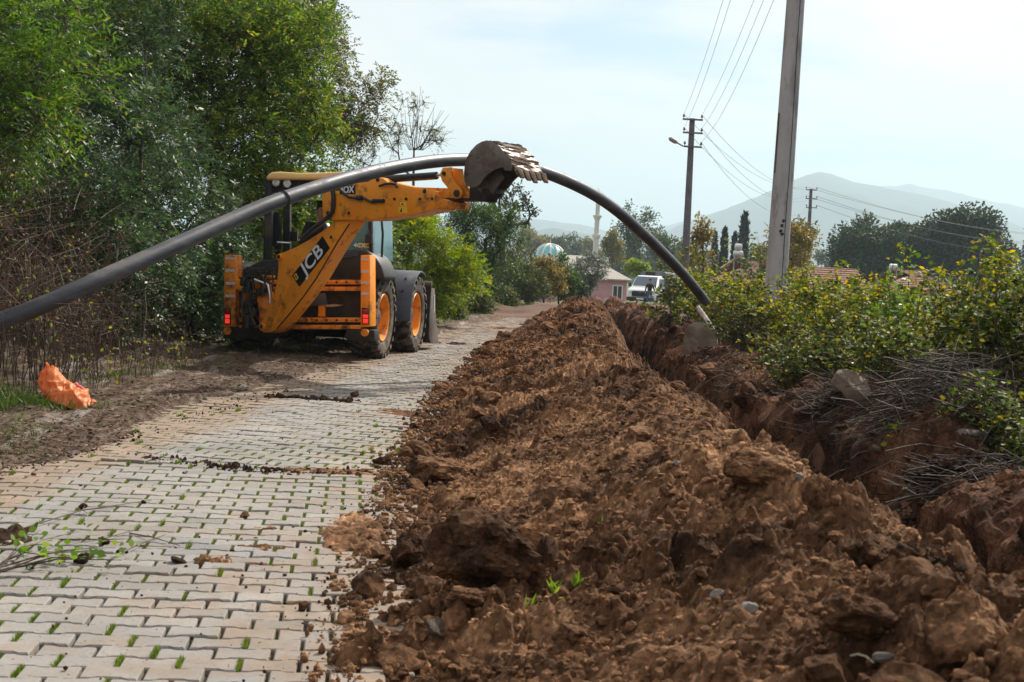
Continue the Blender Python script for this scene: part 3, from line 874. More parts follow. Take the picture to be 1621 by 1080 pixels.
# clods and squashed pats of soil on the paving
for px, py, s_, lab in [(130, 893, 0.036, 'round clod beside the leafy branch on the pavers'), (165, 862, 0.030, 'double clod behind the leafy branch on the pavers'),
                        (373, 741, 0.034, 'lone dark clod near the paving seam'), (132, 806, 0.026, 'clod among grass tufts near the verge'),
                        (387, 820, 0.028, 'clod between the paving seam and the squashed soil'), (283, 892, 0.034, 'black lump at the end of the squashed soil'),
                        (560, 628, 0.05, 'clod at the end of the soil line near the machine'), (228, 798, 0.016, 'small clod in the middle of the paving')]:
    p = on_ground(px, py); p[2] = 0
    put(clod_mesh('soil_clod', px, 3, 0.3, SOIL_DARK), 'soil_clod', p, s_, 0.2, lab, 'clod')
def pat(px, py, lx, ly, th, rot, seed, mat, lab, name='soil_pat', ridged=0.0, group=None, cat='soil'):
    c = on_ground(px, py) if not hasattr(px, '__len__') else np.array(px)
    n = 70
    a = np.linspace(-1, 1, n); A, B = np.meshgrid(a, a)
    rad = np.sqrt(A * A + B * B)
    lim = (0.90 if ridged else 0.70) + (0.16 if ridged else 0.34) * fbm(A * 2.2 + seed, B * 2.2, seed, 4)
    body = np.clip((lim - rad) / 0.28, -1, 1)
    ca, sa = math.cos(rot), math.sin(rot)
    X = c[0] + A * lx * ca - B * ly * sa; Y = c[1] + A * lx * sa + B * ly * ca
    Z = np.where(body > 0, th * np.sqrt(np.clip(body, 0, 1)) * (0.6 + 0.5 * fbm(X * 22, Y * 22, seed + 3, 4)) + lumps(X, Y, .05, seed, .5) * .5 * np.clip(body * 3, 0, 1), body * 0.03) - 0.002
    if ridged:
        Z = Z + np.clip(body, 0, 1) * ridged * np.sin(B * 26 + A * 2.0) * (0.7 + 0.3 * vnoise(X * 6, Y * 6, seed))
    o = mesh_q(name, np.stack([X, Y, Z], -1), grid_quads(n, n), mat, None, bool(ridged))
    return tag(o, lab, cat, group)
pat(335, 890, 0.14, 0.085, 0.030, -.1, 7, CRUMB, 'largest squashed pat of brown soil on the pavers')
pat(408, 868, 0.13, 0.085, 0.018, .1, 8, CRUMB, 'pale squashed pat of soil behind the largest one')
pat(418, 838, 0.085, 0.08, 0.014, 0, 9, CRUMB, 'smaller squashed pat of soil farthest from the leafy branch')
pat(560, 845, 0.20, 0.60, 0.030, .10, 10, CRUMB, 'ridged tyre print pressed in soil at the edge of the paving', 'tyre_print', 0.013)
pat(560, 748, 0.75, 0.16, 0.010, .06, 11, CRUMB, 'thin tongue of soil along the paving seam')
rl = np.random.default_rng(55)
def crumb_line(p0, p1, n, wob, size, lab, name='soil_line'):
    a, b = on_ground(*p0), on_ground(*p1); t = rl.random(n)[:, None]
    p = a * (1 - t) + b * t + np.stack([rl.normal(0, .05, n), rl.normal(0, wob, n), np.zeros(n)], -1)
    s_ = size * (.35 + rl.random(n) ** 2.5); p[:, 2] = s_ * .3
    return tag(crumbs(name, p, s_, SOIL_DARK, None, n), lab, 'soil', kind='stuff')
crumb_line((425, 628), (560, 636), 240, .05, .026, 'dark line of soil crumbs across the paving behind the machine')
crumb_line((330, 742), (640, 752), 300, .06, .014, 'brown crumbs gathered along the paving seam')
crumb_line((0, 752), (200, 692), 260, .30, .012, 'brown crumbs along the near verge edge of the paving')
crumb_line((200, 692), (520, 592), 220, .95, .011, 'brown crumbs along the verge edge of the paving towards the machine')
crumb_line((190, 720), (420, 745), 160, .07, .012, 'brown crumbs at the verge end of the paving seam')
pat(0, 858, 0.20, 0.40, 0.025, .1, 13, SOIL_DARK, 'dark drift of soil at the verge beside the leafy branch')
pat(720, 545, 0.35, 0.5, 0.03, 0, 14, SOIL_DARK, 'patch of dark soil on the road beside the front wheel')
pat(790, 520, 0.5, 0.9, 0.04, .2, 15, CRUMB, 'soil spilled across the far end of the paved road')
pat(640, 655, 0.3, 0.5, 0.02, .2, 16, CRUMB, 'thin soil spill between the heap and the dark line of crumbs')
# stones showing in the heap
for q, (px, py, s_, lab) in enumerate([(1185, 975, 0.030, 'grey white stone on the near slope of the heap'), (1135, 950, 0.024, 'bluish pale stone lying above the grey white stone on the heap'),
                        (1265, 760, 0.022, 'pale stone on the heap crest'), (1072, 748, 0.018, 'small white stone on the middle of the heap'),
                        (690, 1005, 0.050, 'long brown stone near the foot of the heap'), (1400, 1050, 0.025, 'bluish stone at the foot of the tall clod'),
                        (810, 480, 0.26, 'brownish boulder on the far end of the heap')]):
    put(clod_mesh('stone', 500 + q, 3, 0.12, STONE if q not in (4, 6) else CONCRETE, 0.75), 'stone', hit(px, py), s_, 0.6, lab, 'stone')
# broken concrete on the right bank
def slab(px, py, w, d, h, rot, lab, Y=None):
    p = hit(px, py) if Y is None else at(px, py, Y)
    mb = MB(Matrix.Translation(Vector(p)) @ rot)
    rs = random.Random(px)
    top = [(math.cos(a) * w * rs.uniform(.8, 1.1), math.sin(a) * d * rs.uniform(.8, 1.1), h) for a in np.linspace(0, 2 * math.pi, 15)[:-1]]
    mb.prism([(x, y, -h) for x, y, _ in top], (0, 0, 2 * h))
    return tag(mb.build('concrete_slab', CONCRETE, None, True, 0.02, 2), lab, 'concrete')
slab(1108, 548, 0.34, 0.42, 0.09, Matrix.Rotation(R(62), 4, 'X') @ Matrix.Rotation(R(-12), 4, 'Y'), 'broken concrete slab tilted up against the bramble by the pipe end')
slab(1372, 622, 0.30, 0.20, 0.06, Matrix.Rotation(R(28), 4, 'X') @ Matrix.Rotation(R(18), 4, 'Y'), 'flat muddy concrete slab on the bank beside the dry stalks')
slab(1395, 712, 0.07, 0.05, 0.02, Matrix.Rotation(R(20), 4, 'X'), 'small pale concrete chip on the bank below the dry stalks')
# ------------------------------------------------------------------ backhoe loader
ORANGE = pmat('orange paint', (0.78, 0.255, 0.012), (0.86, 0.31, 0.018), 3, 0.42, 0.0, None, 0.0, 0.45, dirt=(0.10, 0.048, 0.022), dirt_amt=0.38, dirt_scale=6.0)
ORANGE_W = pmat('worn orange paint', (0.68, 0.21, 0.015), (0.78, 0.26, 0.018), 4, 0.5, 0.002, 30, 0.0, 0.4, dirt=(0.075, 0.035, 0.02), dirt_amt=0.62, dirt_scale=7.0)
CREAM = pmat('faded cream roof', (0.72, 0.46, 0.16), (0.80, 0.56, 0.25), 3, 0.5)
BLACK = pmat('black plastic', (0.012, 0.013, 0.015), (0.026, 0.027, 0.03), 8, 0.5, 0.001, 40, dirt=(0.10, 0.08, 0.06), dirt_amt=0.25, dirt_scale=3)
DARK = pmat('dark greasy steel', (0.010, 0.009, 0.008), (0.035, 0.028, 0.022), 7, 0.65, 0.004, 20)
GREY = pmat('blue grey plastic', (0.045, 0.055, 0.075), (0.075, 0.085, 0.11), 4, 0.4, dirt=(0.16, 0.13, 0.10), dirt_amt=0.2)
RUBBER = pmat('tyre rubber', (0.022, 0.020, 0.019), (0.045, 0.040, 0.036), 9, 0.85, 0.003, 40, dirt=(0.21, 0.155, 0.105), dirt_amt=0.66, dirt_scale=5.0)
CHROME = pmat('bright steel', (0.55, 0.55, 0.55), (0.7, 0.7, 0.7), 5, 0.3, metal=1.0)
STEEL = pmat('worn bucket steel', (0.10, 0.085, 0.075), (0.19, 0.165, 0.15), 3, 0.5, 0.003, 20, 0.35, 0.5, dirt=(0.085, 0.048, 0.028), dirt_amt=0.62, dirt_scale=3.2)
MUD = pmat('dried mud', (0.065, 0.04, 0.027), (0.13, 0.085, 0.058), 14, 0.95, 0.012, 30)
WHITE = pmat('white decal', (0.72, 0.74, 0.80), None, rough=0.5)
BLACKD = pmat('black decal', (0.008, 0.008, 0.009), None, rough=0.35)
YELLOWD = pmat('yellow decal', (0.75, 0.42, 0.03), None, rough=0.5)
LIME = pmat('lime decal', (0.62, 0.70, 0.10), None, rough=0.5)
STRIPE = pmat('reflective stripe', (0.42, 0.42, 0.45), (0.62, 0.60, 0.60), 30, 0.4, dirt=(0.3, 0.15, 0.05), dirt_amt=0.3, dirt_scale=20)
LENS = pmat('lit red lens', (0.7, 0.02, 0.015), None, rough=0.2, emit=((1, 0.05, 0.03), 0.45))
LENS_OFF = pmat('red lens', (0.35, 0.02, 0.012), None, rough=0.2)
LAMP = pmat('clear lamp', (0.35, 0.37, 0.38), (0.75, 0.77, 0.8), 30, 0.15, spec=0.8)
CLOTH = pmat('navy cloth', (0.006, 0.007, 0.012), (0.016, 0.018, 0.028), 10, 0.9)
def glassmat(name, tint, alpha, rough=0.05):
    m, t = newmat(name)
    g = nd(t, 'ShaderNodeBsdfGlossy', i_Roughness=rough); g.inputs['Color'].default_value = (0.9, 0.95, 1, 1)
    tr = nd(t, 'ShaderNodeBsdfTransparent'); tr.inputs['Color'].default_value = (*tint, 1)
    di = nd(t, 'ShaderNodeBsdfDiffuse'); di.inputs['Color'].default_value = (*[c * 0.5 for c in tint], 1)
    a = nd(t, 'ShaderNodeMixShader'); a.inputs[0].default_value = alpha
    t.links.new(tr.outputs[0], a.inputs[1]); t.links.new(di.outputs[0], a.inputs[2])
    fr = nd(t, 'ShaderNodeFresnel', i_IOR=1.5)
    b = nd(t, 'ShaderNodeMixShader')
    t.links.new(fr.outputs[0], b.inputs[0]); t.links.new(a.outputs[0], b.inputs[1]); t.links.new(g.outputs[0], b.inputs[2])
    finish(t, b.outputs[0]); return m
SKY_TINT = glassmat('teal sky-painted cab glass', (0.30, 0.62, 0.66), 0.55)  # teal tint; the opaque diffuse share paints in the sky's reflection

MY = 0.154
M0 = np.array([-3.04, 21.55, 0.0])
mr_ = np.array([math.cos(MY), -math.sin(MY), 0]); mf_ = np.array([math.sin(MY), math.cos(MY), 0]); mz_ = np.array([0, 0, 1.0])
MM = Matrix(((mr_[0], mf_[0], 0, M0[0]), (mr_[1], mf_[1], 0, M0[1]), (0, 0, 1, 0), (0, 0, 0, 1)))
CAM0 = np.array([0, 0, CAMH])
def ml(px, py, yl):                                   # photo pixel -> machine coordinates on the plane y = yl
    r = ray(px, py); d = CAM0 - M0
    t = (yl - d @ mf_) / (r @ mf_)
    p = d + r * t
    return (p @ mr_, yl, p[2])
def Z1(x, y): return 330 + x / 2.92, 220 + y / 2.92
def Z4(x, y): return 560 + x / 8.105, 220 + y / 8.105
def Z6(x, y): return 720 + x / 9.0, 210 + y / 9.0
def Z7(x, y): return 480 + x / 6.75, 260 + y / 6.75
def trace(pts, yl, zf=Z1): return [ml(*zf(x, y), yl) for x, y in pts]
T_SW = R(50)
_p = ml(418, 525, -1.32)
BP0 = M0 + mr_ * _p[0] + mf_ * _p[1]
bu = np.array([math.sin(T_SW), -math.cos(T_SW), 0])
bn = np.array([-math.cos(T_SW), -math.sin(T_SW), 0])  # towards the camera
def bp(px, py, off=0.0):                              # photo pixel -> point on the digging arm's plane
    r = ray(px, py)
    t = ((BP0 + bn * off - CAM0) @ bn) / (r @ bn)
    return CAM0 + r * t
def bt(pts, off, zf): return [tuple(bp(*zf(x, y), off)) for x, y in pts]

mach = empty('backhoe_loader', tuple(M0), 'orange backhoe loader with its digging arm raised over the road holding the pipe', 'backhoe loader')
def part(mb, name, mat, parent=mach, **k): return mb.build(name, mat, parent, **k)
def pbox(name, mat, x0, x1, y0, y1, z0, z1, bev=0.012, parent=mach):
    mb = MB(MM); mb.box(((x0 + x1) / 2, (y0 + y1) / 2, (z0 + z1) / 2), (x1 - x0, y1 - y0, z1 - z0))
    return part(mb, name, mat, parent, smooth=True, bevel=bev)
# wheels
TR, TW = 0.635, 0.44
def wheel(cx, cyl_, side):
    Mw = MM @ Matrix.Translation((cx, cyl_, TR - 0.01)) @ (Matrix.Identity(4) if side > 0 else Matrix.Rotation(math.pi, 4, 'Z'))
    mb = MB(Mw)
    h = TW / 2
    mb.lathe([(0.33, -h * .55), (0.40, -h * .86), (0.50, -h * .95), (0.565, -h * .88), (0.595, -h * .6), (0.60, 0), (0.595, h * .6),
              (0.565, h * .88), (0.50, h * .95), (0.40, h * .86), (0.33, h * .55)], 'x', n=48)
    for k in range(22):                               # chevron lugs
        for sgn in (-1, 1):
            a0 = 2 * math.pi * (k + (0.5 if sgn > 0 else 0)) / 22
            prev = None
            for q, (xx, da) in enumerate([(0.0, 0.0), (0.10, 0.10), (0.20, 0.19), (0.225, 0.205)]):
                a = a0 - da
                ra, rb = (0.585, 0.632) if q < 3 else (0.54, 0.60)
                cur = []
                for rr_, dw in ((ra, 0.045), (rb, 0.034)):
                    for s2 in (-1, 1):
                        an = a + s2 * dw / rr_ * (1.2 if q else 1.0) * 0.8
                        cur.append((sgn * xx, rr_ * math.cos(an), rr_ * math.sin(an)))
                if prev is not None:
                    mb.add(prev + cur, [(0, 1, 5, 4), (2, 6, 7, 3), (0, 4, 6, 2), (1, 3, 7, 5), (4, 5, 7, 6), (0, 2, 3, 1)])
                prev = cur
    w = part(mb, 'wheel', RUBBER, smooth=True, angle=30)
    mb = MB(Mw)
    mb.lathe([(0.335, 0.135), (0.36, 0.165), (0.352, 0.18), (0.325, 0.165), (0.312, 0.10), (0.295, 0.02), (0.25, -0.01), (0.165, 0.0), (0.15, 0.03), (0.0, 0.03)], 'x', n=40)
    mb.lathe([(0.36, -0.17), (0.30, -0.1), (0.29, 0.0)], 'x', n=32)
    rm = part(mb, 'rim', ORANGE, w, smooth=True, angle=40)
    mb = MB(Mw)
    mb.lathe([(0.115, 0.02), (0.115, 0.09), (0.095, 0.105), (0.0, 0.11)], 'x', n=20)
    for k in range(10):
        a = 2 * math.pi * k / 10
        mb.cyl((0.02, 0.135 * math.cos(a), 0.135 * math.sin(a)), (0.055, 0.135 * math.cos(a), 0.135 * math.sin(a)), 0.016, 6)
    part(mb, 'hub', GREY, w, smooth=True)
for wy in (0.0, 2.2):
    wheel(0.93, wy, 1); wheel(-0.93, wy, -1)
# chassis and front end
pbox('chassis', DARK, -0.42, 0.42, -0.85, 3.0, 0.42, 0.95)
for wy in (0, 2.2):
    mb = MB(MM); mb.cyl((-0.8, wy, TR), (0.8, wy, TR), 0.11, 14); part(mb, 'axle', DARK, smooth=True)
pbox('bonnet', ORANGE, -0.42, 0.42, 1.0, 2.95, 0.95, 1.62, 0.06)
for s in (-1, 1):
    mb = MB(MM)
    mb.prism([(s * 0.60, 0.85, 1.45), (s * 0.60, 1.1, 1.55), (s * 0.60, 2.6, 0.95), (s * 0.60, 2.95, 0.45), (s * 0.60, 2.75, 0.40), (s * 0.60, 2.35, 0.75)], (s * 0.13, 0, 0))
    part(mb, 'loader_arm', ORANGE, smooth=True, bevel=0.012)
# loader bucket resting in front
prof = [(2.95, 1.08), (2.93, 0.55), (2.98, 0.25), (3.12, 0.12), (3.75, 0.09), (3.78, 0.12), (3.45, 0.55), (3.22, 1.06)]
mb = MB(MM)
for k in range(5):
    a, b = prof[k], prof[k + 1]
    mb.prism([(-1.17, a[0], a[1]), (-1.17, b[0], b[1]), (1.17, b[0], b[1]), (1.17, a[0], a[1])], (0, 0.02, 0.02))
lb = part(mb, 'loader_bucket', DARK)
for s in (-1, 1):
    mb = MB(MM); mb.prism([(s * 1.15, y, z) for y, z in prof], (s * 0.03, 0, 0)); part(mb, 'side_plate', STEEL, lb, smooth=True, bevel=0.004)
mb = MB(MM); mb.box((1.19, 3.20, 0.80), (0.006, 0.03, 0.30)); part(mb, 'sticker', WHITE, lb)
mb = MB(MM); mb.cyl((0.98, 2.93, 1.14), (1.19, 2.93, 1.14), 0.045, 14); part(mb, 'roller', STEEL, lb, smooth=True)
# fenders
def fender(name, cx0, cx1, cy0, rad, a0, a1, mat, th=0.035, n=14, flat=None):
    mb = MB(MM); ring = []
    for k in range(n + 1):
        a = a0 + (a1 - a0) * k / n
        y, z = cy0 + rad * math.cos(a), TR + rad * math.sin(a)
        y2, z2 = cy0 + (rad + th) * math.cos(a), TR + (rad + th) * math.sin(a)
        ring.append([(cx0, y, z), (cx1, y, z), (cx1, y2, z2), (cx0, y2, z2)])
    vs_, fs = [p for r_ in ring for p in r_], []
    for k in range(n):
        for q in range(4):
            fs.append((k * 4 + q, k * 4 + (q + 1) % 4, (k + 1) * 4 + (q + 1) % 4, (k + 1) * 4 + q))
    fs += [(0, 1, 2, 3), (n * 4 + 3, n * 4 + 2, n * 4 + 1, n * 4)]
    mb.add(vs_, fs)
    return part(mb, name, mat, smooth=True, bevel=0.008)
for s in (-1, 1):
    fender('front_fender', min(s * 0.62, s * 1.17), max(s * 0.62, s * 1.17), 2.2, 0.68, R(64), R(188), GREY)
    fender('rear_fender', min(s * 0.62, s * 1.15), max(s * 0.62, s * 1.15), 0.0, 0.68, R(25), R(150), BLACK)
    mb = MB(MM)
    for q in range(4): mb.cyl((s * (0.78 + 0.22 * (q % 2)), 2.2 - 0.70 * math.cos(R(32 + 22 * (q // 2))), TR + 0.70 * math.sin(R(32 + 22 * (q // 2)))),
                             (s * (0.78 + 0.22 * (q % 2)), 2.2 - 0.735 * math.cos(R(32 + 22 * (q // 2))), TR + 0.735 * math.sin(R(32 + 22 * (q // 2)))), 0.018, 8)
    part(mb, 'fender_bolt', BLACK)
# rear cowl each side of the cab
mb = MB(MM); mb.prism(trace([(530, 650), (540, 600), (575, 555), (615, 528), (665, 514), (735, 518), (775, 548), (800, 590), (812, 632), (812, 650)], -0.62), (0, 0.75, 0))
part(mb, 'rear_cowl', BLACK, smooth=True, bevel=0.03, seg=3)
mb = MB(MM)
for k in range(4):
    a = trace([(600 + 8 * k, 552 - 11 * k), (690 + 4 * k, 538 - 9 * k)], -0.632)
    mb.tube([a[0], a[1]], 0.012, 6)
part(mb, 'cowl_rib', GREY, smooth=True)
mb = MB(MM); mb.prism(trace([(135, 650), (143, 610), (185, 590), (240, 562), (330, 552), (400, 560), (400, 650)], -0.62), (0, 0.75, 0))
part(mb, 'rear_cowl', BLACK, smooth=True, bevel=0.03, seg=3)
# rear slide frame
FY = -1.05
for k, (ya, yb, xa) in enumerate([(652, 673, 140), (683, 703, 140), (826, 848, 140), (860, 880, 140)]):
    mb = MB(MM); mb.prism(trace([(xa, ya), (706, ya), (706, yb), (xa, yb)], FY + 0.004 * k), (0, 0.09, 0)); part(mb, 'slide_rail', ORANGE_W, smooth=True, bevel=0.008)
mb = MB(MM); mb.prism(trace([(135, 640), (706, 640), (706, 882), (135, 882)], -0.90), (0, 0.05, 0)); part(mb, 'back_panel', DARK)
mb = MB(MM); mb.prism(trace([(510, 715), (537, 715), (537, 822), (505, 822)], -1.0), (0, 0.08, 0)); part(mb, 'frame_bracket', ORANGE, smooth=True, bevel=0.008)
mb = MB(MM); mb.prism(trace([(440, 716), (540, 712), (548, 765), (440, 778)], -1.03), (0, 0.05, 0)); part(mb, 'toolbox', GREY, smooth=True, bevel=0.01)
mb = MB(MM); mb.prism(trace([(540, 768), (575, 764), (620, 769), (575, 776), (545, 776)], -1.04), (0, 0.05, 0)); part(mb, 'wooden_stake', pmat('bare wood', (0.30, 0.21, 0.11), (0.42, 0.31, 0.18), 12, 0.8))
# stabiliser posts with stripes and lights
for nm, poly in (('right', [(703, 538), (746, 536), (748, 868), (703, 872)]), ('left', [(73, 535), (124, 537), (124, 870), (70, 870)])):
    mb = MB(MM); mb.prism(trace(poly, FY - 0.02), (0, 0.33, 0)); post = part(mb, 'stabiliser_post', ORANGE_W if nm == 'left' else ORANGE, smooth=True, bevel=0.012)
    xa, xb = (705, 741) if nm == 'right' else (79, 122)
    for ya in ((549, 605, 658, 709) if nm == 'right' else (546, 601, 661, 719)):
        mb = MB(MM); mb.prism(trace([(xa, ya), (xb, ya + 1), (xb, ya + 14), (xa, ya + 13)], FY - 0.026), (0, 0.008, 0)); part(mb, 'reflective_stripe', STRIPE, post)
    lx0, lx1 = (709, 741) if nm == 'right' else (72, 101)
    mb = MB(MM); mb.prism(trace([(lx0, 779), (lx1, 785), (lx1, 858), (lx0, 858)], FY - 0.045), (0, 0.04, 0)); tl = part(mb, 'tail_light', DARK, post, smooth=True, bevel=0.006)
    for q, (ya, yb, mt) in enumerate(((787, 808, LENS_OFF), (811, 829, LENS), (831, 853, LENS))):
        mb = MB(MM); mb.prism(trace([(lx0 + 4, ya), (lx1 - 4, ya + 2), (lx1 - 4, yb), (lx0 + 4, yb)], FY - 0.055), (0, 0.02, 0)); part(mb, 'light_lens', mt, post, smooth=True, bevel=0.004)
    if nm == 'right':
        foot = [(640, 884), (767, 884), (768, 934), (655, 938), (625, 918)]; eye = (725, 895)
    else:
        foot = [(62, 874), (318, 874), (318, 905), (290, 926), (70, 924)]; eye = (90, 888)
    mb = MB(MM); mb.prism(trace(foot, FY - 0.01), (0, 0.30, 0)); part(mb, 'stabiliser_foot', DARK, smooth=True, bevel=0.012)
    e_ = trace([eye], FY - 0.02)[0]
    mb = MB(MM); mb.cyl(e_, (e_[0], e_[1] - 0.05, e_[2]), 0.055, 16); mb.cyl((e_[0], e_[1] - 0.04, e_[2]), (e_[0], e_[1] - 0.06, e_[2]), 0.025, 12)
    part(mb, 'pin_boss', ORANGE_W, smooth=True)
mb = MB(MM); mb.prism(trace([(122, 648), (155, 650), (152, 690), (122, 700)], FY), (0, 0.12, 0)); part(mb, 'post_bracket', ORANGE, smooth=True, bevel=0.008)
# kingpost and valves
mb = MB(MM)
mb.prism(trace([(212, 672), (232, 656), (262, 660), (275, 700), (288, 785), (275, 860), (258, 893), (236, 884), (232, 800), (222, 740)], -1.32), (0, 0.26, 0))
mb.prism(trace([(152, 705), (196, 690), (214, 740), (196, 770), (205, 850), (165, 850), (146, 800)], -1.22), (0, 0.2, 0))
part(mb, 'kingpost', ORANGE_W, smooth=True, bevel=0.015)
mb = MB(MM); mb.prism(trace([(228, 636), (240, 630), (290, 631), (290, 643), (232, 650)], -1.34), (0, 0.2, 0)); part(mb, 'kingpost_cap', ORANGE, smooth=True, bevel=0.008)
rv_ = random.Random(6)
for (x, y, r_) in ((180, 683, .085), (205, 730, .06), (180, 780, .09), (205, 800, .06), (176, 848, .09), (230, 708, .05), (200, 850, .06), (160, 660, .06), (262, 700, .03)):
    c = trace([(x, y)], -1.36)[0]
    mb = MB(MM); mb.cyl((c[0], c[1], c[2] - r_), (c[0], c[1] + 0.02, c[2] + r_), r_ * 0.75, 12); mb.box((c[0], c[1] + 0.08, c[2]), (r_ * 1.6, 0.14, r_ * 1.2))
    part(mb, 'valve', DARK, smooth=True, bevel=0.008)
HOSES = [([(208, 705), (203, 660), (208, 625), (225, 615), (265, 612)], .016), ([(212, 650), (250, 664), (275, 675), (283, 720), (284, 760)], .02),
         ([(160, 690), (150, 760), (170, 830)], .022), ([(265, 600), (225, 605), (180, 640), (165, 670)], .018), ([(195, 700), (185, 760), (200, 830), (215, 860)], .018),
         ([(300, 600), (270, 620), (255, 650)], .016)]
for k, (pts, r_) in enumerate(HOSES):
    mb = MB(MM); mb.tube(trace(pts, -1.42), r_, 8); part(mb, 'hose', CHROME if k == 1 else BLACK, smooth=True)
rh = random.Random(21)
for k in range(9):                                    # feed hoses from the valve block to the foot of the boom
    x0, y0 = 165 + 14 * k % 90, 650 + rh.uniform(-15, 25); x1, y1 = 240 + rh.uniform(0, 60), 600 + rh.uniform(-20, 120)
    mb = MB(MM); mb.tube(trace([(x0, y0), (x0 + rh.uniform(-10, 12), y0 - rh.uniform(20, 50)), ((x0 + x1) / 2, min(y0, y1) - rh.uniform(15, 45)), (x1, y1 - 15), (x1 + 4, y1 + 20)], -1.30 - .02 * k), .012, 7); part(mb, 'hose', BLACK, smooth=True)
for k in range(6):
    c = trace([(455 + 46 * k, 662), (455 + 46 * k, 838)], FY - .012)
    for c_ in c:
        mb = MB(MM); mb.cyl(c_, (c_[0], c_[1] - .02, c_[2]), .016, 8); part(mb, 'rail_bolt', DARK, smooth=True)
# cab
CY = -0.50
def cabpost(name, poly, y=CY, d=0.09, m=BLACK):
    mb = MB(MM); mb.prism(trace(poly, y), (0, d, 0)); return part(mb, name, m, smooth=True, bevel=0.01)
cabpost('cab_post', [(262, 190), (292, 190), (288, 610), (250, 610)])
cabpost('cab_post', [(736, 190), (752, 190), (758, 590), (742, 590)])
cabpost('cab_post', [(345, 200), (376, 200), (376, 560), (343, 560)], 0.75)
cabpost('cab_post', [(722, 190), (738, 190), (738, 560), (722, 560)], 0.75)
cabpost('cab_header', [(262, 176), (758, 176), (758, 232), (262, 248)], CY + 0.005, 0.12)
cabpost('cab_sill', [(250, 565), (640, 565), (640, 650), (250, 650)], CY + 0.01, 0.10)
cabpost('cab_sill', [(330, 540), (740, 540), (740, 650), (330, 650)], 0.80, 0.05)
mb = MB(MM)
rp_ = trace([(264, 190), (268, 168), (290, 153), (330, 151), (420, 157), (520, 155), (620, 150), (730, 148), (758, 165), (762, 190)], CY - 0.10)
mb.prism(rp_, (0, 1.55, 0)); part(mb, 'cab_roof', CREAM, smooth=True, bevel=0.035, seg=3)
for (x, y) in ((312, 201), (363, 207)):
    c = trace([(x, y)], CY - 0.06)[0]
    mb = MB(MM); mb.lathe([(0.0, -0.012), (0.05, -0.008), (0.062, 0.004), (0.062, 0.06), (0, 0.06)], 'y', c, 20)
    wl_ = part(mb, 'work_light', LAMP, smooth=True)
    mb = MB(MM); mb.lathe([(0.062, -0.006), (0.074, -0.002), (0.074, 0.06), (0.062, 0.06)], 'y', c, 20); part(mb, 'bezel', BLACK, wl_, smooth=True)
mb = MB(MM); mb.prism(trace([(588, 232), (737, 232), (741, 522), (588, 528)], CY + 0.03), (0, 0.012, 0)); part(mb, 'cab_window', SKY_TINT)
mb = MB(MM); a = trace([(752, 200), (758, 560)], CY + 0.06); mb.prism([a[0], a[1], (a[1][0], 0.78, a[1][2]), (a[0][0], 0.78, a[0][2])], (0.012, 0, 0)); part(mb, 'cab_window', SKY_TINT)
mb = MB(MM); mb.tube(trace([(800, 375), (806, 440), (803, 500), (800, 575)], -0.2), 0.018, 8); part(mb, 'grab_rail', BLACK, smooth=True)
for (x, y, w_, h_, yl) in ((742, 462, 0.10, 0.13, -0.58), (787, 456, 0.10, 0.13, 0.6), (396, 450, 0.12, 0.15, 0.6)):
    c = trace([(x, y)], yl)[0]
    mb = MB(MM); mb.box(c, (w_, 0.07, h_)); mb.tube([(c[0], c[1], c[2] + h_ * .4), (c[0] - 0.02, c[1], c[2] + h_ * .9)], 0.012, 6); part(mb, 'mirror', BLACK, smooth=True, bevel=0.02)
mb = MB(MM); mb.prism(trace([(300, 335), (318, 338), (332, 420), (330, 500), (312, 515), (292, 490), (288, 380)], -0.28), (0, 0.10, 0)); part(mb, 'hanging_jacket', CLOTH, smooth=True, bevel=0.03, seg=3)
mb = MB(MM); mb.tube(trace([(318, 478), (378, 482)], -0.45), 0.014, 8); part(mb, 'grab_rail', CHROME, smooth=True)
mb = MB(MM); mb.box((-0.05, 0.25, 1.22), (0.5, 0.5, 0.14)); mb.box((0.0, 0.55, 1.55), (0.48, 0.12, 0.62)); part(mb, 'seat', BLACK, smooth=True, bevel=0.04, seg=3)
mb = MB(MM); mb.box((-0.05, 0.2, 1.0), (1.4, 1.1, 0.12)); part(mb, 'cab_floor', DARK)
mb = MB(MM); mb.box((0.4, 0.75, 1.25), (0.7, 0.15, 0.55)); mb.tube([(0.3, 0.62, 1.4), (0.3, 0.5, 1.62)], 0.02, 8); part(mb, 'dashboard', BLACK, smooth=True, bevel=0.03)
c4 = trace([(672, 492), (728, 492)], CY + 0.02)
e1 = Vector(mr_); e3 = Vector(-mf_); e2 = Vector((0, 0, 1))
def frame(o, a, b, c): return Matrix(((a[0], b[0], c[0], o[0]), (a[1], b[1], c[1], o[1]), (a[2], b[2], c[2], o[2]), (0, 0, 0, 1)))
text_mesh('window_lettering', '4CX', frame(MM @ Vector(c4[0]), e1, e2, e3) @ Matrix.Translation((0, 0, 0.012)), 0.085, WHITE, mach, 0.001, 0.002, 1.15, 'LEFT')
text_mesh('window_lettering', 'ECO', frame(MM @ Vector(trace([(696, 492)], CY + 0.02)[0]), e1, e2, e3) @ Matrix.Translation((0, 0, 0.012)), 0.085, LIME, mach, 0.001, 0.002, 1.0, 'LEFT')
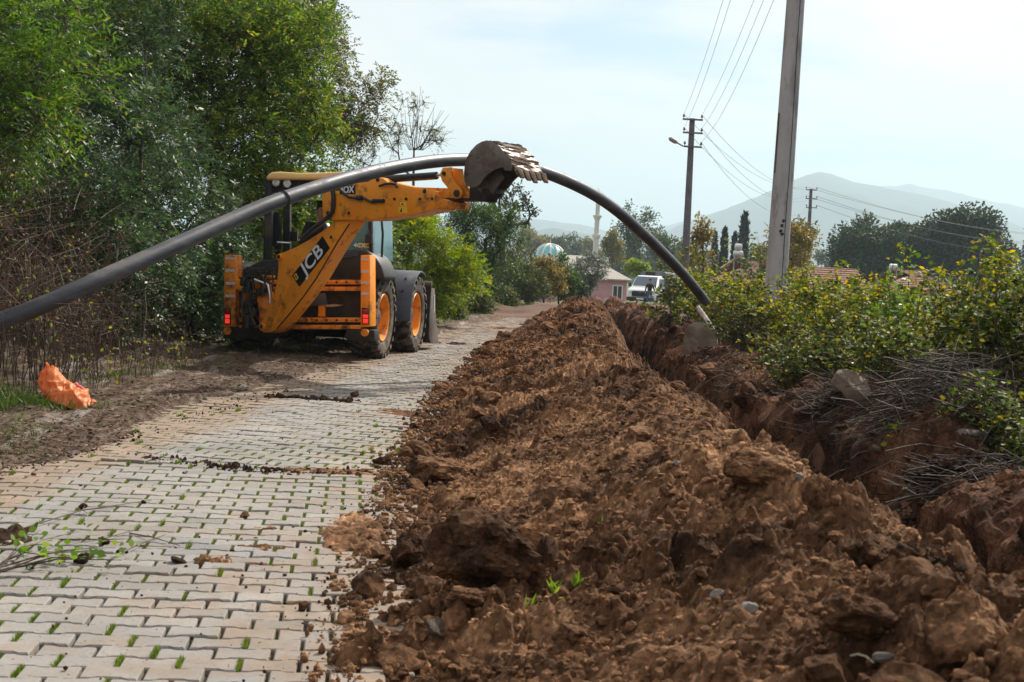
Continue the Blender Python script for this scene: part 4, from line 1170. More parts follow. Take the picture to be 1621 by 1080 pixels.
# digging arm: boom
BW = 0.26
def arm(pts, zf, off, w, name, mat, bev=0.012, parent=mach):
    mb = MB(); mb.prism(bt(pts, off, zf), tuple(-bn * w)); return part(mb, name, mat, parent, smooth=True, bevel=bev)
boom = arm([(330, 530), (352, 522), (405, 500), (470, 462), (520, 430), (560, 400), (585, 372), (605, 345), (668, 345), (657, 385), (600, 470), (500, 640), (440, 725),
            (380, 800), (335, 855), (305, 886), (270, 897), (248, 893), (236, 872), (246, 845), (272, 800), (287, 765), (302, 720), (316, 660), (322, 600), (321, 550)],
           Z1, BW / 2, BW, 'boom', ORANGE)
def boss(x, y, r_, zf, off, parent, mat=ORANGE, hole=True, l=0.03):
    c = Vector(bp(*zf(x, y), off)); n_ = Vector(bn)
    mb = MB(); mb.cyl(c - n_ * 0.01, c + n_ * l, r_, 20); b_ = part(mb, 'pin_boss', mat, parent, smooth=True)
    if hole:
        mb = MB(); mb.cyl(c, c + n_ * (l + 0.006), r_ * 0.62, 16); part(mb, 'pin', DARK, parent, smooth=True)
boss(332, 546, 0.045, Z1, BW / 2, boom); boss(252, 868, 0.05, Z1, BW / 2, boom); boss(567, 455, 0.024, Z1, BW / 2, boom, DARK, False, 0.006)
mb = MB()                                             # ridge fold down the plate
mb.tube([tuple(bp(*Z1(x, y), BW / 2)) for x, y in ((402, 505), (392, 560), (378, 640), (350, 730), (318, 815), (290, 880))], 0.012, 6); part(mb, 'plate_fold', ORANGE, boom, smooth=True)
mb = MB(); mb.tube([tuple(bp(*Z1(x, y), BW / 2 - 0.005)) for x, y in ((652, 392), (600, 472), (500, 643), (440, 728), (380, 803), (318, 876))], 0.010, 6); part(mb, 'weld_seam', DARK, boom, smooth=True)
mb = MB(); mb.prism(bt([(527, 449), (561, 505), (420, 684), (386, 633)], BW / 2 + 0.004, Z1), tuple(-bn * 0.006)); dec = part(mb, 'decal', BLACKD, boom)
A_ = Vector(bp(*Z1(404, 656), BW / 2)); B_ = Vector(bp(*Z1(543, 479), BW / 2))
E1 = (B_ - A_).normalized(); E3 = Vector(bn); E2 = E3.cross(E1).normalized()
mid = A_.lerp(B_, 0.555)
text_mesh('lettering', 'JCB', frame(mid, E1, E2, E3) @ Matrix.Translation((0, 0, 0.007)), 0.262, WHITE, boom, 0.001, 0.004, 1.22)
mb = MB(); q_ = frame(A_.lerp(B_, 0.055), E1, E2, E3); mb.M = q_; mb.box((0.0, 0.035, 0.0055), (0.06, 0.085, 0.004)); part(mb, 'logo_square', YELLOWD, boom)
mb = MB(); mb.M = q_; mb.box((0.0, 0.035, 0.009), (0.022, 0.05, 0.003)); part(mb, 'logo_bar', BLACKD, boom)
# dipper
DW = 0.34
dip = arm([(200, 330), (205, 560), (230, 590), (262, 600), (740, 592), (870, 572), (1150, 540), (1420, 478), (1440, 470), (1440, 290), (1180, 248), (1010, 215),
           (900, 190), (850, 148), (800, 138), (745, 160), (680, 190), (560, 208), (330, 225), (215, 290)], Z7, DW / 2, DW, 'dipper', ORANGE)
arm([(740, 618), (1500, 640), (1500, 768), (1000, 768), (900, 740)], Z4, 0.10, 0.20, 'inner_dipper', ORANGE)
arm([(1050, 690), (1078, 745), (1250, 800), (1236, 895), (1080, 885), (1042, 850), (1030, 745)], Z4, DW / 2 + 0.01, DW + 0.02, 'guide_bracket', ORANGE_W)
arm([(1090, 752), (1500, 760), (1500, 790), (1090, 795)], Z4, 0.12, 0.24, 'wear_strip', DARK)
arm([(205, 770), (300, 775), (420, 800), (500, 800), (520, 860), (440, 930), (410, 985), (200, 965)], Z6, 0.12, 0.24, 'dipper_head', DARK)
boss(495, 525, 0.042, Z7, DW / 2, dip, ORANGE, True, 0.012); boss(265, 522, 0.028, Z7, DW / 2, dip, DARK, False, 0.012); boss(798, 165, 0.028, Z7, DW / 2, dip, DARK, False, 0.012)
for x, y in ((978, 372), (1103, 373), (1252, 372), (1382, 372)): boss(x, y, 0.017, Z7, DW / 2, dip, DARK, False, 0.02)
boss(1297, 290, 0.03, Z7, DW / 2, dip, DARK, False, 0.006)
mb = MB(); mb.prism(bt([(330, 240), (556, 222), (556, 318), (330, 320)], DW / 2 + 0.004, Z7), tuple(-bn * 0.006)); part(mb, 'decal', BLACKD, dip)
o_ = Vector(bp(*Z7(468, 275), DW / 2 + 0.005))
e1b = (Vector(bp(*Z7(556, 262), DW / 2)) - Vector(bp(*Z7(330, 272), DW / 2))).normalized(); e3b = Vector(bn)
e2b = e3b.cross(e1b).normalized()
text_mesh('lettering', '4OX', frame(o_, e1b, e2b, e3b) @ Matrix.Translation((0, 0, 0.003)), 0.125, WHITE, dip, 0.001, 0.004, 1.05)
mb = MB(); mb.prism(bt([(332, 285), (388, 283), (388, 318), (332, 320)], DW / 2 + 0.006, Z7), tuple(-bn * 0.003)); part(mb, 'logo_square', YELLOWD, dip)
for (x0, y0, x1, y1) in ((1032, 402, 1102, 448), (1018, 455, 1110, 522)):
    mb = MB(); mb.prism(bt([(x0, y0), (x1, y0), (x1, y1), (x0, y1)], DW / 2 + 0.004, Z7), tuple(-bn * 0.004)); w_ = part(mb, 'warning_label', YELLOWD, dip)
    mb = MB(); mb.prism(bt([(x0 + 12, y1 - 12), (x0 + 38, y1 - 12), (x0 + 34, y0 + 12)], DW / 2 + 0.006, Z7), tuple(-bn * 0.004)); part(mb, 'warning_triangle', BLACKD, dip)
for pts, r_ in (([(312, 275), (322, 340), (322, 430), (312, 510), (270, 560), (190, 625), (90, 700), (-20, 800)], 0.030),
                ([(398, 282), (440, 322), (490, 355), (560, 362), (640, 358), (690, 390), (740, 408), (800, 398)], 0.018),
                ([(812, 235), (870, 212), (930, 206), (990, 215), (1000, 250)], 0.017)):
    mb = MB(); mb.tube([tuple(bp(*Z7(x, y), DW / 2 + 0.03)) for x, y in pts], r_, 8); part(mb, 'hose', BLACK, dip, smooth=True)
mb = MB(); a = [Vector(bp(*Z7(x, 392), DW / 2 + 0.03)) for x in (745, 860)]; mb.cyl(a[0], a[1], 0.026, 12); a = [Vector(bp(*Z7(x, 360), DW / 2 + 0.02)) for x in (575, 625)]; mb.cyl(a[0], a[1], 0.036, 10); part(mb, 'hose_coupling', BLACK, dip, smooth=True)
mb = MB(); mb.cyl(Vector(bp(*Z4(380, 520), 0)), Vector(bp(*Z4(1062, 472), 0)), 0.050, 20); ram = part(mb, 'bucket_ram', BLACK, smooth=True)
mb = MB(); mb.cyl(Vector(bp(*Z4(1050, 472), 0)), Vector(bp(*Z4(1165, 455), 0)), 0.022, 14); part(mb, 'ram_rod', CHROME, ram, smooth=True)
mb = MB(); mb.cyl(Vector(bp(*Z1(430, 480), 0.02)), Vector(bp(*Z1(540, 408), 0.02)), 0.05, 14); part(mb, 'boom_ram', BLACK, smooth=True)
mb = MB(); mb.prism(bt([(520, 395), (540, 388), (556, 430), (536, 440)], 0.06, Z1), tuple(-bn * 0.08)); part(mb, 'ram_guard', GREY, smooth=True, bevel=0.01)
lk = [(1140, 368), (1250, 362), (1258, 480), (1300, 565), (1370, 640), (1395, 700), (1362, 762), (1295, 765), (1268, 725), (1200, 625), (1130, 540), (1103, 450)]
for off in (0.17, -0.14): arm(lk, Z4, off, 0.03, 'tipping_lever', ORANGE, 0.004)
lk2 = [(1262, 372), (1385, 385), (1392, 450), (1420, 560), (1480, 640), (1380, 650), (1300, 570), (1255, 480)]
for off in (0.11, -0.08): arm(lk2, Z4, off, 0.03, 'tipping_link', ORANGE, 0.004)
boss(1160, 445, 0.026, Z4, 0.17, mach, DARK, False, 0.02); boss(1325, 700, 0.045, Z4, 0.17, mach, DARK, False, 0.02)
# digging bucket
KW = 0.56
side = [(450, 110), (375, 130), (300, 175), (222, 260), (168, 350), (138, 460), (127, 580), (133, 700), (165, 760), (230, 782), (295, 778), (350, 740), (410, 650),
        (470, 590), (540, 540), (620, 505), (685, 497), (700, 540), (800, 545), (822, 470), (770, 370), (695, 270), (610, 175), (535, 125)]
mb = MB(); mb.prism(bt(side, KW / 2, Z6), tuple(-bn * 0.025)); buc = part(mb, 'digging_bucket', STEEL, smooth=True, bevel=0.006)
P3 = [Vector(p) for p in bt(side, KW / 2, Z6)]
mb = MB(); mb.prism([tuple(p - Vector(bn) * (KW - 0.025)) for p in P3], tuple(-bn * 0.025)); part(mb, 'side_plate', STEEL, buc, smooth=True, bevel=0.006)
order = [9, 8, 7, 6, 5, 4, 3, 2, 1, 0, 23, 22, 21, 20, 19]
mb = MB()
cen = sum((P3[i] for i in order), Vector()) / len(order)
lipdir = (P3[19] - P3[20]).normalized()
path = [P3[i] for i in order] + [P3[19] + lipdir * 0.13]
for a, b in zip(path[:-1], path[1:]):
    n_ = (b - a).cross(Vector(bn)).normalized()
    if n_.dot(cen - (a + b) / 2) < 0: n_ = -n_
    mb.prism([tuple(a + n_ * 0.003 - Vector(bn) * 0.02), tuple(b + n_ * 0.003 - Vector(bn) * 0.02), tuple(b + n_ * 0.003 - Vector(bn) * (KW - 0.02)), tuple(a + n_ * 0.003 - Vector(bn) * (KW - 0.02))], tuple(n_ * 0.018))
part(mb, 'shell', STEEL, buc)
tip = path[-1]
for k in range(5):                                    # teeth along the lip
    o_ = tip - Vector(bn) * (0.02 + (KW - 0.12) * k / 4)
    mb = MB(); up_ = Vector(bn).cross(lipdir).normalized()
    A8 = [o_ - lipdir * 0.06 + up_ * s1 * 0.028 - Vector(bn) * s2 for s1 in (-1, 1) for s2 in (0, 0.098)]
    B8 = [o_ + lipdir * (0.05 + 0.025 * (k % 3)) + up_ * s1 * 0.010 - Vector(bn) * (0.012 + s2 * 0.75) for s1 in (-1, 1) for s2 in (0, 0.098)]
    mb.add(A8 + B8, [(0, 1, 3, 2), (4, 6, 7, 5), (0, 4, 5, 1), (2, 3, 7, 6), (0, 2, 6, 4), (1, 5, 7, 3)]); part(mb, 'tooth', MUD, buc, smooth=True, bevel=0.006)
back = [P3[0], P3[23], P3[22], P3[21], P3[20], P3[19], path[-1]]   # mud caked over the back in uneven bands
fine_ = []
for a, b in zip(back[:-1], back[1:]):
    for q in range(7): fine_.append(a.lerp(b, q / 7))
fine_.append(back[-1])
nw_ = 26; vv = []
for q, p in enumerate(fine_):
    t3 = (fine_[min(q + 1, len(fine_) - 1)] - fine_[max(q - 1, 0)]).normalized(); n_ = t3.cross(Vector(bn)).normalized()
    if n_.dot(cen - p) > 0: n_ = -n_
    for w_ in range(nw_):
        f = w_ / (nw_ - 1)
        d_ = 0.016 * float(fbm(np.array([q * .55]), np.array([f * 2.2]), 71, 3)[0]) + 0.008 * float(vnoise(np.array([q * 1.3]), np.array([f * 9]), 75)[0]) - 0.001
        vv.append(tuple(p - Vector(bn) * (0.004 + (KW - 0.008) * f) + n_ * max(d_, -0.006)))
mesh_q('caked_mud', vv, grid_quads(len(fine_), nw_), MUD, buc, False)
for off in (0.13, -0.10): arm([(290, 775), (500, 570), (640, 510), (700, 640), (560, 820), (520, 880), (480, 800), (385, 800), (385, 865), (340, 830)], Z6, off, 0.03, 'bucket_ear', STEEL, 0.004, buc)

# ------------------------------------------------------------------ the pipe
PE = pmat('black polyethylene', (0.024, 0.027, 0.036), (0.046, 0.051, 0.066), 2.5, 0.46, 0.0015, 12, spec=0.55, dirt=(0.12, 0.11, 0.105), dirt_amt=0.42, dirt_scale=5.0, stretch=(0.35, 0.5, 1.6))
BLUE = pmat('blue pipe stripe', (0.03, 0.06, 0.35), None, rough=0.4)
PR = 0.080
ctl = [(-900, 740, 12.0), (-400, 633, 12.1), (0, 509, 12.5), (160, 441, 13.0), (380, 343, 14.4), (446, 316, 14.9), (560, 280, 15.9), (660, 259, 17.0), (735, 253, 17.85),
       (800, 258, 18.6), (873, 277, 19.35), (951, 315, 20.2), (1016, 368, 21.2), (1080, 432, 22.6), (1117, 478, 23.5)]
CP = np.array([at(*c) for c in ctl])
def catmull(P, n):
    out = []
    for i in range(len(P) - 1):
        p0, p1, p2, p3 = P[max(i - 1, 0)], P[i], P[i + 1], P[min(i + 2, len(P) - 1)]
        for k in range(n):
            t = k / n
            out.append(0.5 * (2 * p1 + (p2 - p0) * t + (2 * p0 - 5 * p1 + 4 * p2 - p3) * t * t + (3 * p1 - p0 - 3 * p2 + p3) * t ** 3))
    out.append(P[-1]); return np.array(out)
pc = catmull(CP, 10)
for _ in range(6):
    pc[1:-1] = 0.25 * pc[:-2] + 0.5 * pc[1:-1] + 0.25 * pc[2:]
mb = MB(); mb.tube(pc, PR, 28, cap=False)
e_ = Vector(pc[-1]); t_ = Vector(pc[-1] - pc[-2]).normalized()
pipe = tag(mb.build('water_pipe', PE, None, True), 'long black plastic pipe bent in an arch over the arm of the machine', 'pipe')
mb = MB(); mb.tube([e_ - t_ * 0.6, e_ + t_ * 0.001], PR - 0.012, 24); part(mb, 'pipe_bore', DARK, pipe, smooth=True)
k = int(np.argmin(np.abs(proj(pc)[0] - 446)))
tt = Vector(pc[k + 1] - pc[k - 1]).normalized()
mb = MB()
for dd in (-0.012, 0.012): mb.tube([Vector(pc[k]) + tt * (dd - 0.009), Vector(pc[k]) + tt * dd, Vector(pc[k]) + tt * (dd + 0.009)], [PR - 0.002, PR + 0.010, PR - 0.002], 28, cap=False)
part(mb, 'weld_bead', BLACK, pipe, smooth=True)
for ang in (62, 118, 178):                            # thin blue marking lines on one length only
    line = []
    for i in range(k + 2, len(pc) - 1):
        t = Vector(pc[i + 1] - pc[i - 1]).normalized()
        s_ = t.cross(Vector((0, 0, 1))).normalized(); u_ = s_.cross(t)
        line.append(Vector(pc[i]) + (s_ * math.cos(R(ang)) + u_ * math.sin(R(ang))) * (PR - 0.0008))
    mb = MB(); mb.tube(line, 0.0028, 5); part(mb, 'blue_stripe', BLUE, pipe, smooth=True)
# ------------------------------------------------------------------ poles and wires
POLE = pmat('concrete pole', (0.26, 0.262, 0.268), (0.40, 0.40, 0.405), 3, 0.85, 0.004, 40, dirt=(0.17, 0.16, 0.15), dirt_amt=0.4, dirt_scale=5, stretch=(1, 1, 0.3))
POLE_FAR = pmat('dark pole', (0.10, 0.10, 0.115), (0.15, 0.15, 0.165), 4, 0.8)
WIRE = pmat('aluminium wire', (0.16, 0.17, 0.18), None, rough=0.4, metal=0.6)
CERAM = pmat('insulator', (0.05, 0.04, 0.04), None, rough=0.3)
def gz(x, y): return float(bare_ground(x, y))
def pole_shaft(mb, base, top, r0, r1, n=12):
    mb.tube([base, tuple((np.array(base) * .5 + np.array(top) * .5)), top], [r0, (r0 + r1) / 2, r1], n)
pb = at(1226, 470, 24.0); ptop = pb + np.array([0.10, 0.0, 10.2])
pole1 = empty('utility_pole', (pb[0], pb[1], gz(pb[0], pb[1])), 'thick pale concrete pole with cracks rising out of the bramble hedge', 'utility pole')
mb = MB(); pole_shaft(mb, (pb[0], pb[1], 0.0), tuple(ptop), 0.198, 0.115, 16); part(mb, 'shaft', POLE, pole1, smooth=True, angle=60)
def pole_pt(z, ang, out=0.0):
    f = (z - 0.0) / ptop[2]; r = 0.198 + (0.115 - 0.198) * f + out
    return (pb[0] + 0.10 * f + r * math.sin(ang), pb[1] - r * math.cos(ang), z)
mb = MB(); mb.tube([pole_pt(z, 0.35 + 0.03 * math.sin(z * 2), 0.0) for z in np.linspace(0.5, 9, 40)], 0.006, 5); part(mb, 'crack', DARK, pole1)
mb = MB(); mb.tube([pole_pt(z, -1.2, 0.0) for z in np.linspace(3.3, 4.3, 12)], 0.02, 5); part(mb, 'chipped_edge', CONCRETE, pole1)
mb = MB()
for q, (z, a) in enumerate(((2.42, 0.0), (2.50, 0.1), (2.33, -0.08), (2.28, 0.06))): mb.box(pole_pt(z, a, 0.0), (0.045, 0.012, 0.05), Matrix.Rotation(0.4 * q, 3, 'Y'))
part(mb, 'spalled_patch', DARK, pole1)
for z in (9.9, 9.3, 8.7):
    c = pole_pt(z, 0)
    mb = MB(); mb.box((pb[0] + 0.1, pb[1] - 0.12, z), (0.9, 0.07, 0.07)); part(mb, 'crossarm', POLE_FAR, pole1)
def small_pole(px_b, px_t, py_t, Y, arms, label, lamp=False):
    t_ = at(px_t, py_t, Y); b_ = at(px_b, 440, Y); g_ = gz(b_[0], Y)
    root = empty('utility_pole', (b_[0], Y, g_), label, 'utility pole')
    mb = MB(); pole_shaft(mb, (b_[0], Y, g_ - 0.2), tuple(t_ - [0, 0, 0.02]), 0.185, 0.115); part(mb, 'shaft', POLE_FAR, root, smooth=True, angle=60)
    ends = []
    for py, half in arms:
        c = at(px_t, py, Y) - [0, 0.14, 0]
        mb = MB(); mb.box(c, (2 * half, 0.08, 0.07)); part(mb, 'crossarm', POLE_FAR, root)
        for s in (-1, 1):
            e = c + [s * half * 0.9, 0, 0.035]
            mb = MB(); mb.lathe([(0.012, 0), (0.012, 0.05), (0.045, 0.06), (0.05, 0.10), (0.03, 0.13), (0.045, 0.15), (0.02, 0.18), (0, 0.18)], 'z', e, 10); part(mb, 'insulator', CERAM, root, smooth=True)
            ends.append(e + [0, 0, 0.17])
    if lamp:
        c = at(px_t, arms[-1][0], Y) - [0, 0.14, 0]; a = c + [-0.40, 0, 0]; b = at(1058, 219, Y) - [0, 0.14, 0]
        mb = MB(); mb.tube([a, a * .6 + b * .4], 0.03, 8); part(mb, 'lamp_arm', POLE_FAR, root, smooth=True)
        m_ = a * .6 + b * .4
        mb = MB(); mb.tube([m_, m_ * .7 + b * .3, m_ * .2 + b * .8, b], [0.05, 0.10, 0.09, 0.03], 10); part(mb, 'lamp_head', pmat('lamp shell', (0.25, 0.25, 0.26), None, rough=0.5), root, smooth=True)
    return ends
e2_ = small_pole(1084, 1096, 187, 60.0, [(190, 0.42), (211, 0.41), (233, 0.38)], 'slender power pole with three crossarms and a street lamp head', True)
e3_ = small_pole(1277, 1284, 299, 107.0, [(301, 0.43), (315, 0.43), (329, 0.42)], 'farther power pole with three crossarms behind the concrete pole')
e4_ = small_pole(1742, 1746, 372, 165.0, [(374, 0.43), (383, 0.43), (392, 0.42)], 'farthest power pole beyond the big round trees')
e1_ = [np.array([pb[0] + 0.1 + s * 0.4, pb[1] - 0.12, z + 0.1]) for z in (9.9, 9.3, 8.7) for s in (-1, 1)]
def wire(a, b, sag, r):
    pts = []
    for k in range(25):
        t = k / 24; p = np.array(a) * (1 - t) + np.array(b) * t; p[2] -= sag * 4 * t * (1 - t); pts.append(p)
    mb = MB(); mb.tube(pts, r, 5)
    return mb.build('power_wire', WIRE)
for k in (0, 1, 2, 3, 5):
    tag(wire(e1_[k], e2_[k], 0.5 + 0.06 * k, 0.006), 'thin power wire strung from the concrete pole to the lamp pole', 'wire', 'wires between the concrete pole and the lamp pole')
    tag(wire(e2_[k], e3_[k], 1.0 + 0.15 * k, 0.009), 'thin power wire sagging from the lamp pole to the farther pole', 'wire', 'wires between the lamp pole and the farther pole')
    tag(wire(e3_[k], e4_[k], 1.2 + 0.15 * k, 0.014), 'power wire running from the farther pole past the big round trees', 'wire', 'wires past the big round trees')

# ------------------------------------------------------------------ people
SKIN = pmat('skin', (0.36, 0.20, 0.14), (0.42, 0.25, 0.18), 8, 0.55)
HAIR = pmat('dark hair', (0.015, 0.011, 0.009), (0.03, 0.022, 0.018), 20, 0.7)
GREYHAIR = pmat('grey hair', (0.35, 0.33, 0.32), (0.5, 0.48, 0.47), 20, 0.7)
JEANS = pmat('blue jeans', (0.035, 0.085, 0.20), (0.06, 0.13, 0.28), 12, 0.85)
OLIVE = pmat('dark olive jacket', (0.035, 0.028, 0.020), (0.06, 0.05, 0.035), 9, 0.85)
SHOE = pmat('shoe leather', (0.02, 0.016, 0.012), None, rough=0.6)
def skin_obj(name, pts, edges, mat, parent, M, sub=2, root=0):
    me = bpy.data.meshes.new(name)
    me.from_pydata([tuple(M @ Vector(p[:3])) for p in pts], edges, [])
    o = link(name, me, mat, parent)
    o.modifiers.new('skin', 'SKIN').use_smooth_shade = True
    for i, p in enumerate(pts):
        r_ = p[3]; me.skin_vertices[0].data[i].radius = r_ if hasattr(r_, '__len__') else (r_, r_)
        me.skin_vertices[0].data[i].use_root = (i == root)
    sm = o.modifiers.new('sub', 'SUBSURF'); sm.levels = sub; sm.render_levels = sub
    dg = bpy.context.evaluated_depsgraph_get()
    me2 = bpy.data.meshes.new_from_object(o.evaluated_get(dg))
    o.modifiers.clear(); o.data = me2
    if not me2.materials: me2.materials.append(mat)
    for f_ in me2.polygons: f_.use_smooth = True
    bpy.data.meshes.remove(me)
    return o
def person(label, loc, rz, J, jacket, trousers, hair, scale=1.0):
    """J: joints in metres, facing +y, z up from the feet (left = +x)"""
    root = empty('person', loc, label, 'person')
    M = Matrix.Translation(Vector(loc)) @ Matrix.Rotation(rz, 4, 'Z') @ Matrix.Scale(scale, 4)
    g = lambda k: J[k]
    pts = [(*g('pelvis'), (0.14, 0.105)), (*g('waist'), (0.135, 0.10)), (*g('chest'), (0.165, 0.115)), (*g('neck0'), (0.085, 0.08)), (*g('neck'), 0.058),
           (*g('head0'), (0.075, 0.088)), (*g('head1'), (0.082, 0.098)), (*g('head2'), (0.055, 0.07))]
    ed = [(0, 1), (1, 2), (2, 3), (3, 4), (4, 5), (5, 6), (6, 7)]
    for s in ('l', 'r'):
        b = len(pts)
        pts += [(*g('sh_' + s), 0.062), (*g('el_' + s), 0.045), (*g('wr_' + s), 0.032), (*g('ha_' + s), (0.022, 0.042))]
        ed += [(2, b), (b, b + 1), (b + 1, b + 2), (b + 2, b + 3)]
        w_, h_ = Vector(g('wr_' + s)), Vector(g('ha_' + s)); d = (h_ - w_).normalized(); side_ = Vector((0, 1, 0)) if abs(d.y) < .8 else Vector((0, 0, 1))
        for q, (o_, ln) in enumerate(((-0.03, .075), (-0.01, .088), (0.011, .083), (0.031, .064))):
            i = len(pts); p1 = h_ + side_ * o_ + d * 0.02; p2 = h_ + side_ * o_ + d * (0.02 + ln * .55); p3 = h_ + side_ * o_ * 1.1 + d * (0.02 + ln) + Vector((0, 0, -0.012))
            pts += [(*p1, 0.0095), (*p2, 0.009), (*p3, 0.0075)]; ed += [(b + 3, i), (i, i + 1), (i + 1, i + 2)]
        i = len(pts); tp = w_.lerp(h_, .5)
        pts += [(*(tp + side_ * 0.04), 0.011), (*(tp + side_ * 0.055 + d * 0.04), 0.009)]; ed += [(b + 3, i), (i, i + 1)]
        b = len(pts)
        pts += [(*g('hip_' + s), 0.095), (*g('kn_' + s), 0.062), (*g('an_' + s), 0.042), (*g('to_' + s), (0.045, 0.03))]
        ed += [(0, b), (b, b + 1), (b + 1, b + 2), (b + 2, b + 3)]
    body = skin_obj('body', pts, ed, SKIN, root, M)
    jp = [(*g('pelvis'), (0.175, 0.135)), (*g('waist'), (0.17, 0.13)), (*g('chest'), (0.20, 0.145)), (*g('neck0'), (0.11, 0.105))]
    je = [(0, 1), (1, 2), (2, 3)]
    for s in ('l', 'r'):
        b = len(jp); jp += [(*g('sh_' + s), 0.085), (*g('el_' + s), 0.064), (*g('wr_' + s), 0.046)]; je += [(2, b), (b, b + 1), (b + 1, b + 2)]
    skin_obj('jacket', jp, je, jacket, root, M)
    tp_ = [(*g('pelvis'), (0.16, 0.125))]; te = []
    for s in ('l', 'r'):
        b = len(tp_); a_ = Vector(g('an_' + s)); tp_ += [(*g('hip_' + s), 0.112), (*g('kn_' + s), 0.078), (*a_, 0.064)]; te += [(0, b), (b, b + 1), (b + 1, b + 2)]
    skin_obj('trousers', tp_, te, trousers, root, M)
    for s in ('l', 'r'):
        a_, t__ = Vector(g('an_' + s)), Vector(g('to_' + s))
        skin_obj('shoe', [(*(a_ - (t__ - a_) * .3 + Vector((0, 0, -.03))), 0.05), (*(a_.lerp(t__, .5) + Vector((0, 0, -.02))), (0.055, 0.05)), (*t__, (0.052, 0.038))], [(0, 1), (1, 2)], SHOE, root, M)
    h0, h1, h2_ = Vector(g('head0')), Vector(g('head1')), Vector(g('head2')); up_ = (h2_ - h0).normalized(); fw = Vector(J.get('face', (0, 1, 0))).normalized(); sd = up_.cross(fw)
    skin_obj('hair', [(*(h1 + up_ * 0.035 - fw * 0.03), (0.082, 0.085)), (*(h2_ + up_ * 0.005 - fw * 0.01), (0.062, 0.075)), (*(h0.lerp(h1, .4) - fw * 0.05), (0.07, 0.05))], [(0, 1), (0, 2)], hair, root, M)
    mid_ = h0.lerp(h1, 0.45)
    mb = MB(M); mb.prism([tuple(mid_ + fw * 0.08 + up_ * 0.03), tuple(mid_ + fw * 0.08 - up_ * 0.018 + sd * 0.015), tuple(mid_ + fw * 0.08 - up_ * 0.018 - sd * 0.015)], tuple(fw * 0.028 - up_ * 0.012)); part(mb, 'nose', SKIN, root, smooth=True)
    mb = MB(M)
    for s in (-1, 1): mb.box(mid_ + fw * 0.088 + up_ * 0.035 + sd * 0.03 * s, (0.018, 0.012, 0.010))
    part(mb, 'eye', HAIR, root)
    mb = MB(M); mb.box(mid_ + fw * 0.084 - up_ * 0.045, (0.045, 0.012, 0.010)); part(mb, 'mouth', pmat('lips', (0.25, 0.10, 0.08), None), root)
    mb = MB(M)
    for s in (-1, 1): mb.box(mid_ + sd * 0.082 * s - fw * 0.005 + up_ * 0.01, (0.018, 0.03, 0.055))
    part(mb, 'ear', SKIN, root, smooth=True, bevel=0.006)
    return root
STAND = dict(pelvis=(0, 0, .93), waist=(0, .01, 1.10), chest=(0, 0, 1.32), neck0=(0, 0, 1.45), neck=(0, .01, 1.50), head0=(0, .03, 1.57), head1=(0, .03, 1.66), head2=(0, .02, 1.72),
             sh_l=(.19, 0, 1.41), el_l=(.27, -.03, 1.13), wr_l=(.29, .06, .90), ha_l=(.29, .08, .83), sh_r=(-.19, 0, 1.41), el_r=(-.28, -.02, 1.14), wr_r=(-.33, .18, 1.02), ha_r=(-.34, .24, 1.03),
             hip_l=(.09, 0, .88), kn_l=(.10, .05, .49), an_l=(.10, -.01, .09), to_l=(.11, .14, .04), hip_r=(-.09, 0, .88), kn_r=(-.11, .10, .49), an_r=(-.11, .02, .09), to_r=(-.12, .17, .04))
a1 = at(1027, 483, 97.5); a1[2] = gz(a1[0], a1[1])
person('man in olive jacket and blue jeans standing with a shovel before the van', tuple(a1), R(182), STAND, OLIVE, JEANS, HAIR, 1.0)
mb = MB(); h_ = Matrix.Translation(Vector(a1)) @ Matrix.Rotation(R(182), 4, 'Z') @ Vector((-.35, .26, 1.03))
mb.tube([(h_.x, h_.y, a1[2] + 0.02), (h_.x, h_.y, a1[2] + 1.72)], 0.018, 8)
sh = tag(mb.build('shovel', pmat('tool wood', (0.13, 0.08, 0.05), (0.2, 0.13, 0.08), 10, 0.7), None, True), 'long handled shovel held upright by the man in jeans', 'shovel')
mb = MB(); mb.prism([(h_.x - .10, h_.y, a1[2] + .02), (h_.x + .10, h_.y, a1[2] + .02), (h_.x + .11, h_.y, a1[2] - .0 + .22), (h_.x + .02, h_.y, a1[2] + .30), (h_.x - .02, h_.y, a1[2] + .30), (h_.x - .11, h_.y, a1[2] + .22)], (0, 0.012, 0)); part(mb, 'blade', STEEL, sh)
mb = MB(Matrix.Translation(Vector(a1)) @ Matrix.Rotation(R(182), 4, 'Z')); mb.prism([(-.12, .150, 1.0), (.12, .150, 1.0), (.11, .158, 1.40), (-.11, .158, 1.40)], (0, 0.02, 0)); part(mb, 'vest_front', CLOTH, [o for o in COL.objects if o.name.startswith('person')][-1], smooth=True, bevel=0.008)
a2 = at(1069, 484, 95.0); a2[2] = gz(a2[0], a2[1])
person('grey haired man in a black jacket standing beside the van canopy behind the bramble', tuple(a2), R(140), dict(STAND, wr_r=(-.29, .06, .90), ha_r=(-.29, .08, .83), face=(0.3, 1, 0)), CLOTH, CLOTH, GREYHAIR, 0.99)
